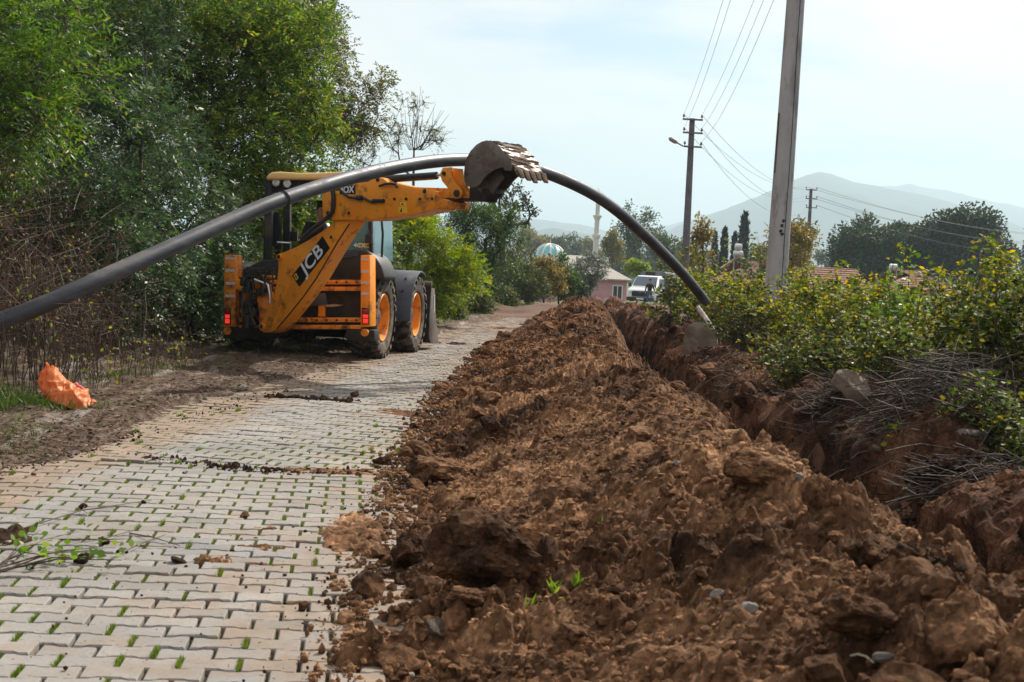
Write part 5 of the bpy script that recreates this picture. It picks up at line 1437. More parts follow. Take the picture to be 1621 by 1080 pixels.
# operator in the cab, turned towards the arm
hp_ = ml(*Z1(508, 330), 0.05)
SIT = dict(pelvis=(0, 0, .12), waist=(0, .03, .28), chest=(0, .06, .50), neck0=(0, .08, .63), neck=(0, .09, .68), head0=(0, .12, .75), head1=(0, .12, .84), head2=(0, .11, .90),
           sh_l=(.19, .06, .58), el_l=(.27, .16, .34), wr_l=(.18, .38, .30), ha_l=(.16, .44, .30), sh_r=(-.19, .06, .58), el_r=(-.27, .16, .34), wr_r=(-.18, .38, .30), ha_r=(-.16, .44, .30),
           hip_l=(.10, .05, .10), kn_l=(.14, .45, .12), an_l=(.14, .50, -.28), to_l=(.14, .63, -.32), hip_r=(-.10, .05, .10), kn_r=(-.14, .45, .12), an_r=(-.14, .50, -.28), to_r=(-.14, .63, -.32))
pos = MM @ Vector((hp_[0], hp_[1] + 0.10, hp_[2] - 0.83))
person('machine operator in a black jacket sitting in the cab and looking out at the arm', tuple(pos), R(180) + R(22), SIT, CLOTH, CLOTH, HAIR, 1.0)

# ------------------------------------------------------------------ van
VW = pmat('white van paint', (0.66, 0.68, 0.71), (0.74, 0.75, 0.77), 2, 0.3, spec=0.5, dirt=(0.42, 0.38, 0.33), dirt_amt=0.15)
VG = glassmat('van glass', (0.30, 0.42, 0.55), 0.75, 0.02)
CANVAS = pmat('grey canvas', (0.105, 0.110, 0.125), (0.15, 0.155, 0.17), 3, 0.8, 0.006, 8)
vp = at(1013, 482, 100.0); vz = gz(vp[0], vp[1])
van = empty('pickup_van', (vp[0], vp[1], vz), 'white double cab van with a grey canvas canopy parked by the pink house', 'van')
MV = Matrix.Translation((vp[0], vp[1], vz)) @ Matrix.Rotation(R(180 - 21), 4, 'Z')     # local +y is the van's nose
sidep = [(0.0, .35), (0.02, .75), (-.06, 1.02), (-.25, 1.13), (-.88, 1.30), (-1.62, 2.02), (-1.85, 2.10), (-2.95, 2.12), (-3.10, 1.95), (-3.12, .35)]
def vx(z): return 1.0 - max(0, z - 1.15) * 0.20
mb = MB(MV); n_ = len(sidep)
vs_ = [(-vx(z), y, z) for y, z in sidep] + [(vx(z), y, z) for y, z in sidep]
mb.add(vs_, [tuple(range(n_)), tuple(range(2 * n_ - 1, n_ - 1, -1))] + [(i, (i + 1) % n_, n_ + (i + 1) % n_, n_ + i) for i in range(n_)])
part(mb, 'body', VW, van, smooth=True, bevel=0.07, seg=3)
def vquad(name, pts, mat, off, bev=0.0): mb = MB(MV); mb.prism(pts, off); return part(mb, name, mat, van, smooth=bool(bev), bevel=bev)
vquad('windscreen', [(-.86, -.93, 1.36), (.86, -.93, 1.36), (.76, -1.58, 1.99), (-.76, -1.58, 1.99)], VG, (0, .035, .035))
for s in (-1, 1):
    vquad('door_window', [(s * .955, -1.25, 1.38), (s * .955, -2.05, 1.38), (s * .865, -2.05, 1.90), (s * .865, -1.72, 1.90)], VG, (s * .02, 0, 0))
    vquad('door_window', [(s * .955, -2.20, 1.38), (s * .955, -2.92, 1.38), (s * .865, -2.92, 1.90), (s * .865, -2.20, 1.90)], VG, (s * .02, 0, 0))
    vquad('headlight', [(s * .62, -.01, .98), (s * .97, -.10, .99), (s * .99, -.12, .78), (s * .80, .01, .76)], LAMP, (0, .05, .01), 0.02)
    mb = MB(MV); mb.box((s * 1.13, -1.15, 1.42), (0.14, 0.09, 0.30)); mb.tube([(s * .95, -1.15, 1.36), (s * 1.1, -1.15, 1.34)], 0.03, 6); part(mb, 'mirror', BLACK, van, smooth=True, bevel=0.03)
    for yw in (-.85, -4.6):
        mb = MB(MV); mb.lathe([(0.15, 0.05), (0.22, 0.08), (0.31, 0.08), (0.335, 0.04), (0.335, -.08), (0.3, -.11), (0.15, -.1)], 'x', (s * 0.88, yw, 0.335), 22); w_ = part(mb, 'wheel', RUBBER, van, smooth=True)
        mb = MB(MV); mb.lathe([(0.0, 0.04), (0.10, 0.05), (0.17, 0.03), (0.22, 0.06)], 'x', (s * 0.88, yw, 0.335), 18); part(mb, 'rim', STEEL, w_, smooth=True)
    vquad('door_handle', [(s * 1.0, -1.95, 1.18), (s * 1.0, -1.80, 1.18), (s * 1.0, -1.80, 1.14), (s * 1.0, -1.95, 1.14)], BLACK, (s * .03, 0, 0))
    vquad('door_handle', [(s * 1.0, -2.85, 1.18), (s * 1.0, -2.70, 1.18), (s * 1.0, -2.70, 1.14), (s * 1.0, -2.85, 1.14)], BLACK, (s * .03, 0, 0))
    vquad('wheel_arch', [(s * 1.0, -.42, .36), (s * 1.0, -.48, .62), (s * 1.0, -.65, .74), (s * 1.0, -1.05, .74), (s * 1.0, -1.22, .62), (s * 1.0, -1.28, .36)], BLACK, (s * .012, 0, 0))
vquad('grille', [(-.62, .02, .60), (.62, .02, .60), (.66, .0, .93), (.55, -.04, 1.0), (-.55, -.04, 1.0), (-.66, .0, .93)], BLACK, (0, .035, 0), 0.02)
for k in range(3): vquad('grille_bar', [(-.6, .05, .66 + .09 * k), (.6, .05, .66 + .09 * k), (.6, .05, .69 + .09 * k), (-.6, .05, .69 + .09 * k)], DARK, (0, .02, 0))
vquad('emblem', [(-.13, .06, .86), (.13, .06, .86), (.13, .06, .95), (-.13, .06, .95)], pmat('blue emblem', (0.05, 0.12, 0.35), None, rough=.3), (0, .02, 0), 0.03)
vquad('bumper', [(-1.0, .02, .30), (1.0, .02, .30), (1.0, .02, .56), (-1.0, .02, .56)], BLACK, (0, .08, 0), 0.03)
vquad('number_plate', [(-.26, .105, .40), (.26, .105, .40), (.26, .105, .51), (-.26, .105, .51)], WHITE, (0, .012, 0))
mb = MB(MV); mb.prism([(-1.05, -3.2, .85), (1.05, -3.2, .85), (1.05, -3.2, 2.28), (.75, -3.2, 2.44), (-.75, -3.2, 2.44), (-1.05, -3.2, 2.28)], (0, -2.7, 0)); part(mb, 'canopy', CANVAS, van, smooth=True, bevel=0.04)
vquad('canopy_opening', [(-.12, -3.185, 2.13), (.62, -3.185, 2.13), (.62, -3.185, 2.40), (-.12, -3.185, 2.40)], DARK, (0, .02, 0))
mb = MB(MV); mb.box((0, -4.5, .62), (1.9, 2.9, .22)); part(mb, 'load_bed', DARK, van)
o_ = MV @ Vector((-1.006, -2.25, .92))
rM = MV.to_3x3()
text_mesh('lettering', 'SASKI', frame(o_, rM @ Vector((0, -1, 0)), Vector((0, 0, 1)), rM @ Vector((-1, 0, 0))), 0.30, DARK, van, 0.004, 0.004, 1.3)

# ------------------------------------------------------------------ houses, mosque
PINK = pmat('pink render', (0.52, 0.28, 0.33), (0.60, 0.34, 0.38), 2, 0.9)
ROOFG = pmat('grey roof sheet', (0.30, 0.28, 0.255), (0.40, 0.375, 0.34), 3, 0.8, 0.01, 20)
TILE = pmat('clay roof tile', (0.165, 0.072, 0.048), (0.270, 0.136, 0.095), 5, 0.85)
PALEW = pmat('pale wall', (0.50, 0.47, 0.42), (0.60, 0.57, 0.52), 2, 0.9)
BRICKW = pmat('brick wall', (0.30, 0.15, 0.10), (0.42, 0.24, 0.17), 3, 0.9)
WINF = pmat('white window frame', (0.72, 0.72, 0.75), None, rough=0.5)
WING = pmat('dark window glass', (0.02, 0.03, 0.045), (0.05, 0.07, 0.09), 2, 0.12, spec=0.8)
def house(px0, px1, py_e, py_r, Y, depth, wallm, roofm, label, wins, hip=True, ridge=None, oh=0.45, rib=0.0):
    a, b = at(px0, py_e, Y), at(px1, py_e, Y)
    x0, x1 = a[0], b[0]; ze = (a[2] + b[2]) / 2; zr = at((px0 + px1) / 2, py_r, Y + depth / 2)[2]; g_ = gz((x0 + x1) / 2, Y)
    root = empty('house', ((x0 + x1) / 2, Y, g_), label, 'house')
    mb = MB(); mb.box(((x0 + x1) / 2, Y + depth / 2, (g_ - .3 + ze) / 2), (x1 - x0, depth, ze - g_ + .3)); part(mb, 'wall', wallm, root)
    X0, X1, Y0, Y1 = x0 - oh, x1 + oh, Y - oh, Y + depth + oh; ym = Y + depth / 2; ins = (depth / 2 if hip else 0)
    r0, r1 = (X0 + ins, X1 - ins) if ridge is None else (at(ridge[0], py_r, ym)[0], at(ridge[1], py_r, ym)[0])
    z0 = ze - 0.02
    mb = MB(); V = [(X0, Y0, z0), (X1, Y0, z0), (X1, Y1, z0), (X0, Y1, z0), (r0, ym, zr), (r1, ym, zr)]
    V2 = [(x, y, z - .12) for x, y, z in V[:4]]
    mb.add(V + V2, [(0, 1, 5, 4), (2, 3, 4, 5), (1, 2, 5), (3, 0, 4), (7, 6, 9, 8), (0, 6, 7, 1), (1, 7, 8, 2), (2, 8, 9, 3), (3, 9, 6, 0)])
    rf = part(mb, 'roof', roofm, root)
    if rib:                                           # courses of tiles, front slope
        mb = MB(); nk = max(3, int((zr - z0) / 0.13))
        for k in range(nk):
            f = (k + .5) / nk; y_, z_ = Y0 + (ym - Y0) * f, z0 + (zr - z0) * f
            xa, xb = X0 + (r0 - X0) * f, X1 + (r1 - X1) * f
            mb.tube([(xa, y_, z_ + .005), (xb, y_, z_ + .005)], rib, 5)
        tag(part(mb, 'tile_course', roofm, rf), kind='stuff')
    for (pa, pb_, ya, yb) in wins:
        p, q = at(pa, ya, Y), at(pb_, yb, Y)
        mb = MB(); w_, h_ = q[0] - p[0], p[2] - q[2]; c = ((p[0] + q[0]) / 2, Y - .03, (p[2] + q[2]) / 2)
        for dx_, dz_, sx_, sz_ in ((-w_ / 2, 0, .10, h_ + .1), (w_ / 2, 0, .10, h_ + .1), (0, h_ / 2, w_ - .1, .10), (0, -h_ / 2, w_ - .1, .10), (0, 0, .07, h_ - .1)):
            mb.box((c[0] + dx_, c[1], c[2] + dz_), (sx_, .10, sz_))
        wn = part(mb, 'window', WINF, root)
        mb = MB(); mb.box((c[0], Y - .01, c[2]), (w_ - .06, .03, h_ - .06)); part(mb, 'pane', WING, wn)
    return root
house(852, 993, 439, 405, 130.0, 9.0, PINK, ROOFG, 'pink house with a grey hipped roof behind the grey olive bush', [(970.5, 984, 452, 477), (900, 912, 452, 468)], True, (880, 931))
house(1136, 1262, 452, 414, 112.0, 8.0, PALEW, TILE, 'house with a red tiled roof carrying two stacked water drums', [(1144, 1152, 456, 466)], True, None, .4, .035)
house(1278, 1362, 455, 424, 84.0, 6.0, PALEW, TILE, 'small house with a red tiled roof right of the concrete pole', [], False, None, .4, .035)
house(1412, 1498, 456, 429, 92.0, 6.0, PALEW, TILE, 'house with a red tiled roof under a single round water drum', [], True, None, .4, .035)
house(835, 862, 455, 432, 105.0, 5.0, pmat('mauve wall', (0.40, 0.26, 0.42), (0.5, 0.33, 0.5), 2, .9), ROOFG, 'mauve shed half hidden by bushes', [], False)
DRUM = pmat('galvanised drum', (0.42, 0.43, 0.45), (0.60, 0.60, 0.62), 4, 0.35, metal=0.4, spec=0.6)
def drum(px, py, Y, r_, l, label, panel=False, legs=0.8):
    c = at(px, py, Y); root = empty('water_drum', tuple(c - [0, 0, r_ + legs]), label, 'water drum', None)
    mb = MB(); mb.tube([c - [l / 2, 0, 0], c - [l / 2 - .03, 0, 0], c + [l / 2 - .03, 0, 0], c + [l / 2, 0, 0]], [r_ * .8, r_, r_, r_ * .8], 18); part(mb, 'tank', DRUM, root, smooth=True)
    mb = MB()
    for s in (-1, 1):
        mb.tube([c + [s * l * .35, -.15, 0], c + [s * l * .42, -.2, -r_ - legs]], .03, 6); mb.tube([c + [s * l * .35, .15, 0], c + [s * l * .42, .2, -r_ - legs]], .03, 6)
    part(mb, 'stand', DRUM, root)
    if panel:
        mb = MB(); a, b = at(1167, 407, Y), at(1141, 424, Y); mb.prism([tuple(a + [.0, -.5, 0]), tuple(b + [0, -.9, 0]), tuple(b + [0, .9, 0]), tuple(a + [0, .5, 0])], (0.05, 0, -.1)); part(mb, 'solar_panel', TILE, root)
drum(1169, 391, 112.0, 0.25, .55, 'upper drum of the two stacked water drums on the red roof', False, 0.5)
drum(1168.5, 402, 111.6, 0.25, .75, 'lower drum of the two stacked water drums above a dark solar panel', True, 1.3)
drum(1414, 424, 95.0, 0.26, .5, 'single round water drum on the farther red roof', False, 0.4)
MOSW = pmat('mosque stone', (0.50, 0.48, 0.46), (0.60, 0.58, 0.56), 2, 0.8)
LEADT = pmat('turquoise dome', (0.10, 0.36, 0.38), (0.20, 0.50, 0.52), 1.2, 0.45)
LEADW = pmat('dome ribs', (0.62, 0.64, 0.64), None, rough=0.5)
Ym = 330.0
mc = at(871, 405, Ym); mg = gz(mc[0], Ym)
mos = empty('mosque', (mc[0], Ym, mg), 'village mosque with a turquoise dome and a slim minaret behind the trees', 'mosque')
mb = MB(); mb.box((mc[0], Ym + 4, (mg + mc[2]) / 2), (11, 11, mc[2] - mg)); part(mb, 'prayer_hall', MOSW, mos)
rd = 23.5 / 2250 * Ym; hd = at(871, 386, Ym)[2] - mc[2]
mb = MB(); mb.lathe([(rd * math.cos(a), hd * math.sin(a)) for a in np.linspace(0, math.pi / 2, 10)], 'z', (mc[0], Ym + 4, mc[2]), 32); dm_ = part(mb, 'dome', LEADT, mos, smooth=True)
mb = MB()
for k in range(12):
    a = 2 * math.pi * k / 12
    mb.tube([(mc[0] + rd * math.cos(t) * math.cos(a) * 1.005, Ym + 4 + rd * math.cos(t) * math.sin(a) * 1.005, mc[2] + hd * math.sin(t) * 1.005) for t in np.linspace(0, 1.55, 9)], 0.22, 5)
part(mb, 'dome_rib', LEADW, dm_, smooth=True)
mb = MB(); mb.lathe([(rd * 1.06, -0.5), (rd * 1.06, 0.1), (rd, 0.15)], 'z', (mc[0], Ym + 4, mc[2]), 32); part(mb, 'dome_drum', LEADW, dm_)
mb = MB(); mb.cyl((mc[0], Ym + 4, mc[2] + hd), (mc[0], Ym + 4, mc[2] + hd + 1.3), .08, 8); part(mb, 'finial', LEADW, dm_)
def mz(py): return at(946, py, Ym)[2]
mnx = at(944.5, 405, Ym)[0]
mb = MB(); mb.lathe([(0.62, mg), (0.60, mz(378)), (1.0, mz(374)), (1.02, mz(370.5)), (0.55, mz(370)), (0.53, mz(349)), (0.70, mz(345)), (1.05, mz(341)), (1.08, mz(339.5)), (0.50, mz(339)), (0.47, mz(318)), (0.56, mz(316)),
                    (0.45, mz(313)), (0.05, mz(299)), (0, mz(294))], 'z', (mnx, Ym + 6, 0), 12); mt = part(mb, 'minaret', MOSW, mos)
mb = MB()
for k in range(12):
    a = 2 * math.pi * (k + .5) / 12
    for za, zb, r_ in ((mg + 6, mz(379), .60), (mz(369.5), mz(349.5), .53), (mz(338.5), mz(318.5), .475)):
        mb.tube([(mnx + r_ * math.cos(a), Ym + 6 + r_ * math.sin(a), za), (mnx + r_ * math.cos(a), Ym + 6 + r_ * math.sin(a), zb)], .05, 5)
tag(part(mb, 'flute', LEADW, mt), kind='stuff')
mb = MB(); mb.lathe([(0.57, mz(316)), (0.45, mz(313)), (0.06, mz(299)), (0, mz(294))], 'z', (mnx, Ym + 6, 0.02), 12); part(mb, 'spire', pmat('lead spire', (0.14, 0.17, 0.19), None, rough=.5), mt)

# ------------------------------------------------------------------ orange sack in the verge weeds
SACK = pmat('orange woven sack', (0.62, 0.19, 0.05), (0.74, 0.27, 0.09), 6, 0.7, 0.004, 60)
sk = on_ground(108, 640, .06)
sv = [(72, 572, 12.85), (62, 598, 12.8), (87, 579, 12.75), (107, 604, 12.68), (119, 607, 12.85), (139, 618, 12.75), (153, 634, 12.62), (137, 645, 12.48), (119, 626, 12.38), (98, 622, 12.52),
      (106, 642, 12.36), (76, 632, 12.45), (83, 604, 12.5), (64, 618, 12.62), (92, 632, 13.05), (132, 634, 13.0)]
sf = [(0, 1, 12), (0, 12, 2), (2, 12, 3), (3, 12, 9), (12, 11, 9), (1, 13, 12), (13, 11, 12), (3, 9, 8), (3, 8, 4), (4, 8, 5), (5, 8, 7), (5, 7, 6), (9, 10, 8), (8, 10, 7), (11, 10, 9),
      (0, 2, 14), (2, 3, 14), (3, 4, 14), (4, 15, 14), (4, 5, 15), (5, 6, 15), (0, 14, 1), (1, 14, 13)]
bm = bmesh.new()
bv = [bm.verts.new(tuple(at(p[0], p[1], p[2] * .957) - [0, 0, .02 * (p[1] > 630)])) for p in sv]
for f_ in sf: bm.faces.new([bv[i] for i in f_])
bmesh.ops.recalc_face_normals(bm, faces=bm.faces)
for it in range(4):
    bmesh.ops.subdivide_edges(bm, edges=bm.edges, cuts=1, use_grid_fill=True)
    if it == 0: bmesh.ops.smooth_vert(bm, verts=bm.verts, factor=.15, use_axis_x=True, use_axis_y=True, use_axis_z=True)
bm.normal_update()
pv = np.array([v.co[:] for v in bm.verts])
wr = .020 * (1 - np.abs(vnoise3(pv * [9, 9, 14], 3)) * 2) + .007 * (1 - np.abs(vnoise3(pv * 24, 5)) * 2.5) + .0022 * (1 - np.abs(vnoise3(pv * [60, 60, 30], 9)) * 2.5)
for v, w_ in zip(bm.verts, wr): v.co += v.normal * float(w_)
bmesh.ops.triangulate(bm, faces=bm.faces)
me = bpy.data.meshes.new('sack'); bm.to_mesh(me); bm.free()
for f_ in me.polygons: f_.use_smooth = True
SACK = leafmat('orange woven plastic', [(0, (0.62, 0.185, 0.045)), (1, (0.68, 0.22, 0.06))], .3, .5, .4)
sack = tag(link('sack', me, SACK), 'crumpled orange plastic sack lying in the weeds of the verge', 'sack')
mb = MB(); mb.tube([tuple(at(px, py, Y * .957)) for px, py, Y in ((107, 603, 12.66), (103, 612, 12.58), (97, 622, 12.50), (88, 629, 12.47), (80, 633, 12.44))], .007, 6); part(mb, 'sack_hem', ORANGE_W, sack, smooth=True)
mb = MB(); mb.tube([tuple(at(px, py, Y * .957)) for px, py, Y in ((120, 607, 12.78), (124, 611, 12.7), (130, 614, 12.7), (134, 619, 12.68))], .012, 6); part(mb, 'drawstring', pmat('pink cord', (0.6, 0.15, 0.18), None), sack, smooth=True)
# leaning white post by the pipe end
a, b = at(1104, 486, 24.5), at(1131, 528, 24.3)
mb = MB(); mb.tube([a, a * .5 + b * .5 + np.array([.02, 0, 0]), b], [0.04, 0.038, 0.045], 10)
tag(mb.build('broken_post', pmat('whitewashed post', (0.30, 0.29, 0.28), (0.75, 0.74, 0.72), 9, 0.8, 0.006, 30), None, True), 'leaning whitewashed post stub below the open pipe end', 'post')
# ------------------------------------------------------------------ mountains
MTN = pmat('forested mountain', (0.028, 0.042, 0.036), (0.06, 0.068, 0.052), 0.002, 0.95)
def mountain(name, Y, crest, seed, depth, base=-5):
    pxs = np.linspace(crest[0][0], crest[-1][0], 260)
    cy_ = np.interp(pxs, [c[0] for c in crest], [c[1] for c in crest])
    cy_ = cy_ + 1.6 * fbm(pxs / 26, 0 * pxs, seed, 4)
    top = np.array([at(p, q, Y) for p, q in zip(pxs, cy_)])
    rows = []
    for t in np.concatenate([np.linspace(0, 1, 16), np.linspace(.8, 0, 4)]):
        front = len(rows) < 16
        x = top[:, 0] * (1 - 0.03 * (1 - t)); y = top[:, 1] - depth * (1 - t) * (1 if front else -1)
        z = base + (top[:, 2] - base) * (t ** 1.15) * (1 + (0.22 * (1 - t) * fbm(x / (depth * .12), y / (depth * .12), seed + 5, 4) if 0 < t < 1 else 0))
        rows.append(np.stack([x, y, z], -1))
    V = np.stack(rows)
    o = mesh_q(name, V.reshape(-1, 3), grid_quads(V.shape[0], V.shape[1]), MTN, None, True)
    return tag(o, kind='structure')
mountain('mountain', 4600, [(700, 440), (860, 420), (980, 395), (1080, 355), (1150, 330), (1200, 312), (1245, 290), (1275, 276), (1300, 272), (1325, 277), (1350, 288), (1400, 296), (1440, 304), (1500, 318), (1560, 338), (1621, 360), (1800, 420), (2000, 470)], 3, 1900)
mountain('mountain', 6700, [(900, 400), (1100, 345), (1250, 310), (1340, 290), (1400, 296), (1425, 293), (1440, 290), (1455, 296), (1500, 301), (1540, 311), (1580, 320), (1610, 325), (1700, 345), (1900, 400), (2200, 470)], 8, 1900)
mountain('hill', 3600, [(300, 415), (520, 398), (620, 385), (740, 372), (820, 366), (870, 362), (930, 372), (1000, 385), (1080, 400), (1200, 430)], 14, 1300)
mountain('hill', 5700, [(-300, 375), (0, 362), (300, 358), (560, 345), (700, 352), (780, 345), (850, 346), (880, 350), (930, 358), (1000, 372), (1150, 400)], 22, 1600)
# ------------------------------------------------------------------ vegetation helpers
BARK = pmat('bark', (0.035, 0.028, 0.022), (0.085, 0.07, 0.055), 14, 0.9, 0.006, 30)
BARK_G = pmat('grey bark', (0.09, 0.08, 0.07), (0.17, 0.15, 0.13), 14, 0.9, 0.004, 30)
DRYSTEM = leafmat('dry stems', [(0, (0.045, 0.031, 0.023)), (0.5, (0.102, 0.074, 0.056)), (0.85, (0.189, 0.152, 0.119)), (1, (0.271, 0.238, 0.197))], 0.05, 0.8, 0.15)
def unit(v): return v / np.maximum(np.linalg.norm(v, axis=-1, keepdims=True), 1e-9)
def tubes_np(segs, n=4):
    """segs: list of (polyline Nx3, radii N); returns verts and quads"""
    V, Q, o = [], [], 0
    for pts, rad in segs:
        pts = np.asarray(pts, float); m = len(pts)
        t = unit(np.gradient(pts, axis=0))
        ref = np.where(np.abs(t[:, 2:3]) < .9, [[0, 0, 1.0]], [[1.0, 0, 0]])
        ref = np.repeat(ref[:1], m, 0)
        u = unit(np.cross(t, ref)); w = np.cross(t, u)
        a = np.arange(n) * 2 * math.pi / n
        ring = pts[:, None] + (u[:, None] * np.cos(a)[None, :, None] + w[:, None] * np.sin(a)[None, :, None]) * np.asarray(rad)[:, None, None]
        V.append(ring.reshape(-1, 3))
        i = np.arange(m * n).reshape(m, n) + o
        Q.append(np.stack([i[:-1], np.roll(i, -1, 1)[:-1], np.roll(i, -1, 1)[1:], i[1:]], -1).reshape(-1, 4))
        o += m * n
    return np.concatenate(V), np.concatenate(Q)
def leaf_quads(c, d, nrm, L, W):
    """diamond leaves from base c along d"""
    s = unit(np.cross(d, nrm))
    L = np.asarray(L)[..., None]; W = np.asarray(W)[..., None]
    mid = c + d * L * 0.45
    return np.stack([c, mid + s * W * 0.5, c + d * L, mid - s * W * 0.5], -2)
def leaf_hex(c, d, nrm, L, W):
    s = unit(np.cross(d, nrm)); L = np.asarray(L)[..., None]; W = np.asarray(W)[..., None]
    up = nrm * L * 0.10
    return np.stack([c, c + d * L * .28 + s * W * .46 + up, c + d * L * .68 + s * W * .40 + up, c + d * L, c + d * L * .68 - s * W * .40 + up, c + d * L * .28 - s * W * .46 + up], -2)
def sprays(rg, o, d, Ls, pairs, L, W, droop=0.25, splay=0.9):
    """compound leaves: leaflets in pairs along a stalk from o along d"""
    n = len(o)
    side = unit(np.cross(d, rg.normal(size=(n, 3)) * .5 + [0, 0, 1.0]))
    nrm = unit(np.cross(side, d))
    out = []
    for k in range(pairs):
        f = (k + 0.6) / pairs
        p = o + d * (Ls * f)[:, None] - np.array([0, 0, 1]) * (Ls * droop * f * f)[:, None]
        for s in (-1, 1):
            dd = unit(d * 0.55 + side * s * splay + rg.normal(size=(n, 3)) * .18 - np.array([0, 0, 0.25]))
            out.append(leaf_quads(p, dd, unit(nrm + rg.normal(size=(n, 3)) * .3), L * rg.uniform(.5, 1.45, n), W * rg.uniform(.6, 1.4, n)))
    p = o + d * Ls[:, None] - np.array([0, 0, 1]) * (Ls * droop)[:, None]
    out.append(leaf_quads(p, unit(d + [0, 0, -.2]), nrm, np.full(n, L), np.full(n, W)))
    return np.concatenate(out).reshape(-1, 3)
def single_leaves(rg, o, d, L, W, spread=0.8, hexa=False):
    n = len(o)
    dd = unit(d + rg.normal(size=(n, 3)) * spread)
    nrm = unit(rg.normal(size=(n, 3)) * .7 + [0, 0, 1.0])
    f = leaf_hex if hexa else leaf_quads
    return f(o, dd, nrm, L * rg.uniform(.6, 1.3, n), W * rg.uniform(.7, 1.25, n)).reshape(-1, 3)
def crown_clumps(rg, blobs, n):
    """clump centres spread through a set of ellipsoids (centre, radii), thinner in the middle"""
    w = np.array([b[1][0] * b[1][1] * b[1][2] for b in blobs]) ** .67; w /= w.sum()
    out = []
    for q in range(n):
        c, r = blobs[rg.choice(len(blobs), p=w)]
        v = rg.normal(size=3); v /= np.linalg.norm(v)
        out.append(np.array(c) + v * np.array(r) * rg.uniform(.25, 1.0) ** .55)
    return np.array(out)
def skeleton(rg, base, top, clumps, r0, wob=0.12):
    """limbs joining the clumps to a trunk; returns tube segments"""
    base = np.array(base, float); top = np.array(top, float)
    H = np.linalg.norm(top - base)
    nodes = [base + (top - base) * t + rg.normal(size=3) * wob * .25 * H * .2 * (t > 0) for t in np.linspace(0, 1, 7)]
    par = [-1, 0, 1, 2, 3, 4, 5]; cnt = [0] * 7
    order = np.argsort(np.linalg.norm(clumps - base, axis=1))
    leafn = []
    for i in order:
        c = clumps[i]; N_ = np.array(nodes[1:]) if len(nodes) > 2 else np.array(nodes)
        off = 1 if len(nodes) > 2 else 0
        dv = c - N_
        cost = np.linalg.norm(dv, axis=1) + 0.9 * np.maximum(0, -dv[:, 2] + 0.1 * H) + 0.02 * np.arange(len(N_)) * 0
        j = int(np.argmin(cost)) + off
        a = nodes[j]; L = np.linalg.norm(c - a)
        for t in (0.34, 0.67, 1.0):
            p = a + (c - a) * t + rg.normal(size=3) * wob * L * .35 * (t < 1) + np.array([0, 0, .10 * L * math.sin(math.pi * t)])
            nodes.append(p); par.append(j if t < .5 else len(nodes) - 2); cnt.append(0)
        leafn.append(len(nodes) - 1)
    for l in leafn:
        j = l
        while j != -1: cnt[j] += 1; j = par[j]
    tot = max(cnt[0], 1)
    rad = [max(r0 * (max(c, 1) / tot) ** .58, r0 * .03) for c in cnt]
    segs = []
    for i in range(1, len(nodes)):
        segs.append((np.array([nodes[par[i]], nodes[i]]), np.array([rad[par[i]] if par[i] < 7 and i < 7 else min(rad[par[i]], rad[i] * 1.5), rad[i]])))
    trunk = segs[:6]; limbs = segs[6:]
    return trunk, limbs
def tree(name, label, base, top, blobs, ncl, leafm, bark=BARK, r0=0.12, seed=1, per=30, rad=0.45, kind='compound', L=0.055, W=0.02, pairs=5, Ls=0.2,
         droop=.3, up=.15, group=None, cat='tree', twigs=0.35, flat=1.0, skip=None, tr=0.004, leafname='crown'):
    rg = np.random.default_rng(seed)
    cl = crown_clumps(rg, blobs, ncl)
    if skip is not None: cl = cl[~skip(cl)]
    root = empty(name, tuple(base), label, cat, group)
    tk, lb_ = skeleton(rg, base, top, cl, r0)
    V, Q = tubes_np(tk, 9); mesh_q('trunk', V, Q, bark, root)
    V, Q = tubes_np(lb_, 5); tag(mesh_q('limbs', V, Q, bark, root), kind='stuff')
    cen = cl.mean(0)
    o = cl[:, None] + unit(rg.normal(size=(len(cl), per, 3))) * (rad * .82 * rg.random((len(cl), per, 1)) ** .5) * np.array([1, 1, flat])
    d = unit((o - cl[:, None]) * .8 + rg.normal(size=o.shape) * .35 * rad + unit(cl - cen)[:, None] * .35 * rad + np.array([0, 0, up * rad]))
    o = o.reshape(-1, 3); d = d.reshape(-1, 3)
    if twigs:
        k = rg.random(len(o)) < twigs
        src = np.repeat(cl, per, 0)[k]
        s_ = [(np.array([a, a * .5 + b * .5 + rg.normal(size=3) * .04 * rad, b]), np.array([tr * 1.5, tr, tr * .6])) for a, b in zip(src, o[k])]
        V, Q = tubes_np(s_, 3); tag(mesh_q('twigs', V, Q, bark, root), kind='stuff')
    if kind == 'compound': v = sprays(rg, o, d, np.full(len(o), Ls) * rg.uniform(.7, 1.25, len(o)), pairs, L, W, droop)
    elif kind == 'hex':
        v = single_leaves(rg, o, d, L, W, .8, True); mesh_np(leafname, v, 6, leafm, root); return root
    else: v = single_leaves(rg, o, d, L, W, .8)
    mesh_np(leafname, v, 4, leafm, root)
    return root
def gpt(px, Y, dz=0.0):
    p = at(px, 450, Y); return (p[0], Y, gz(p[0], Y) + dz)
def P(px, py, Y): return tuple(at(px, py, Y))
def S(px, Y): return px / F * Y                        # pixels to metres at a distance

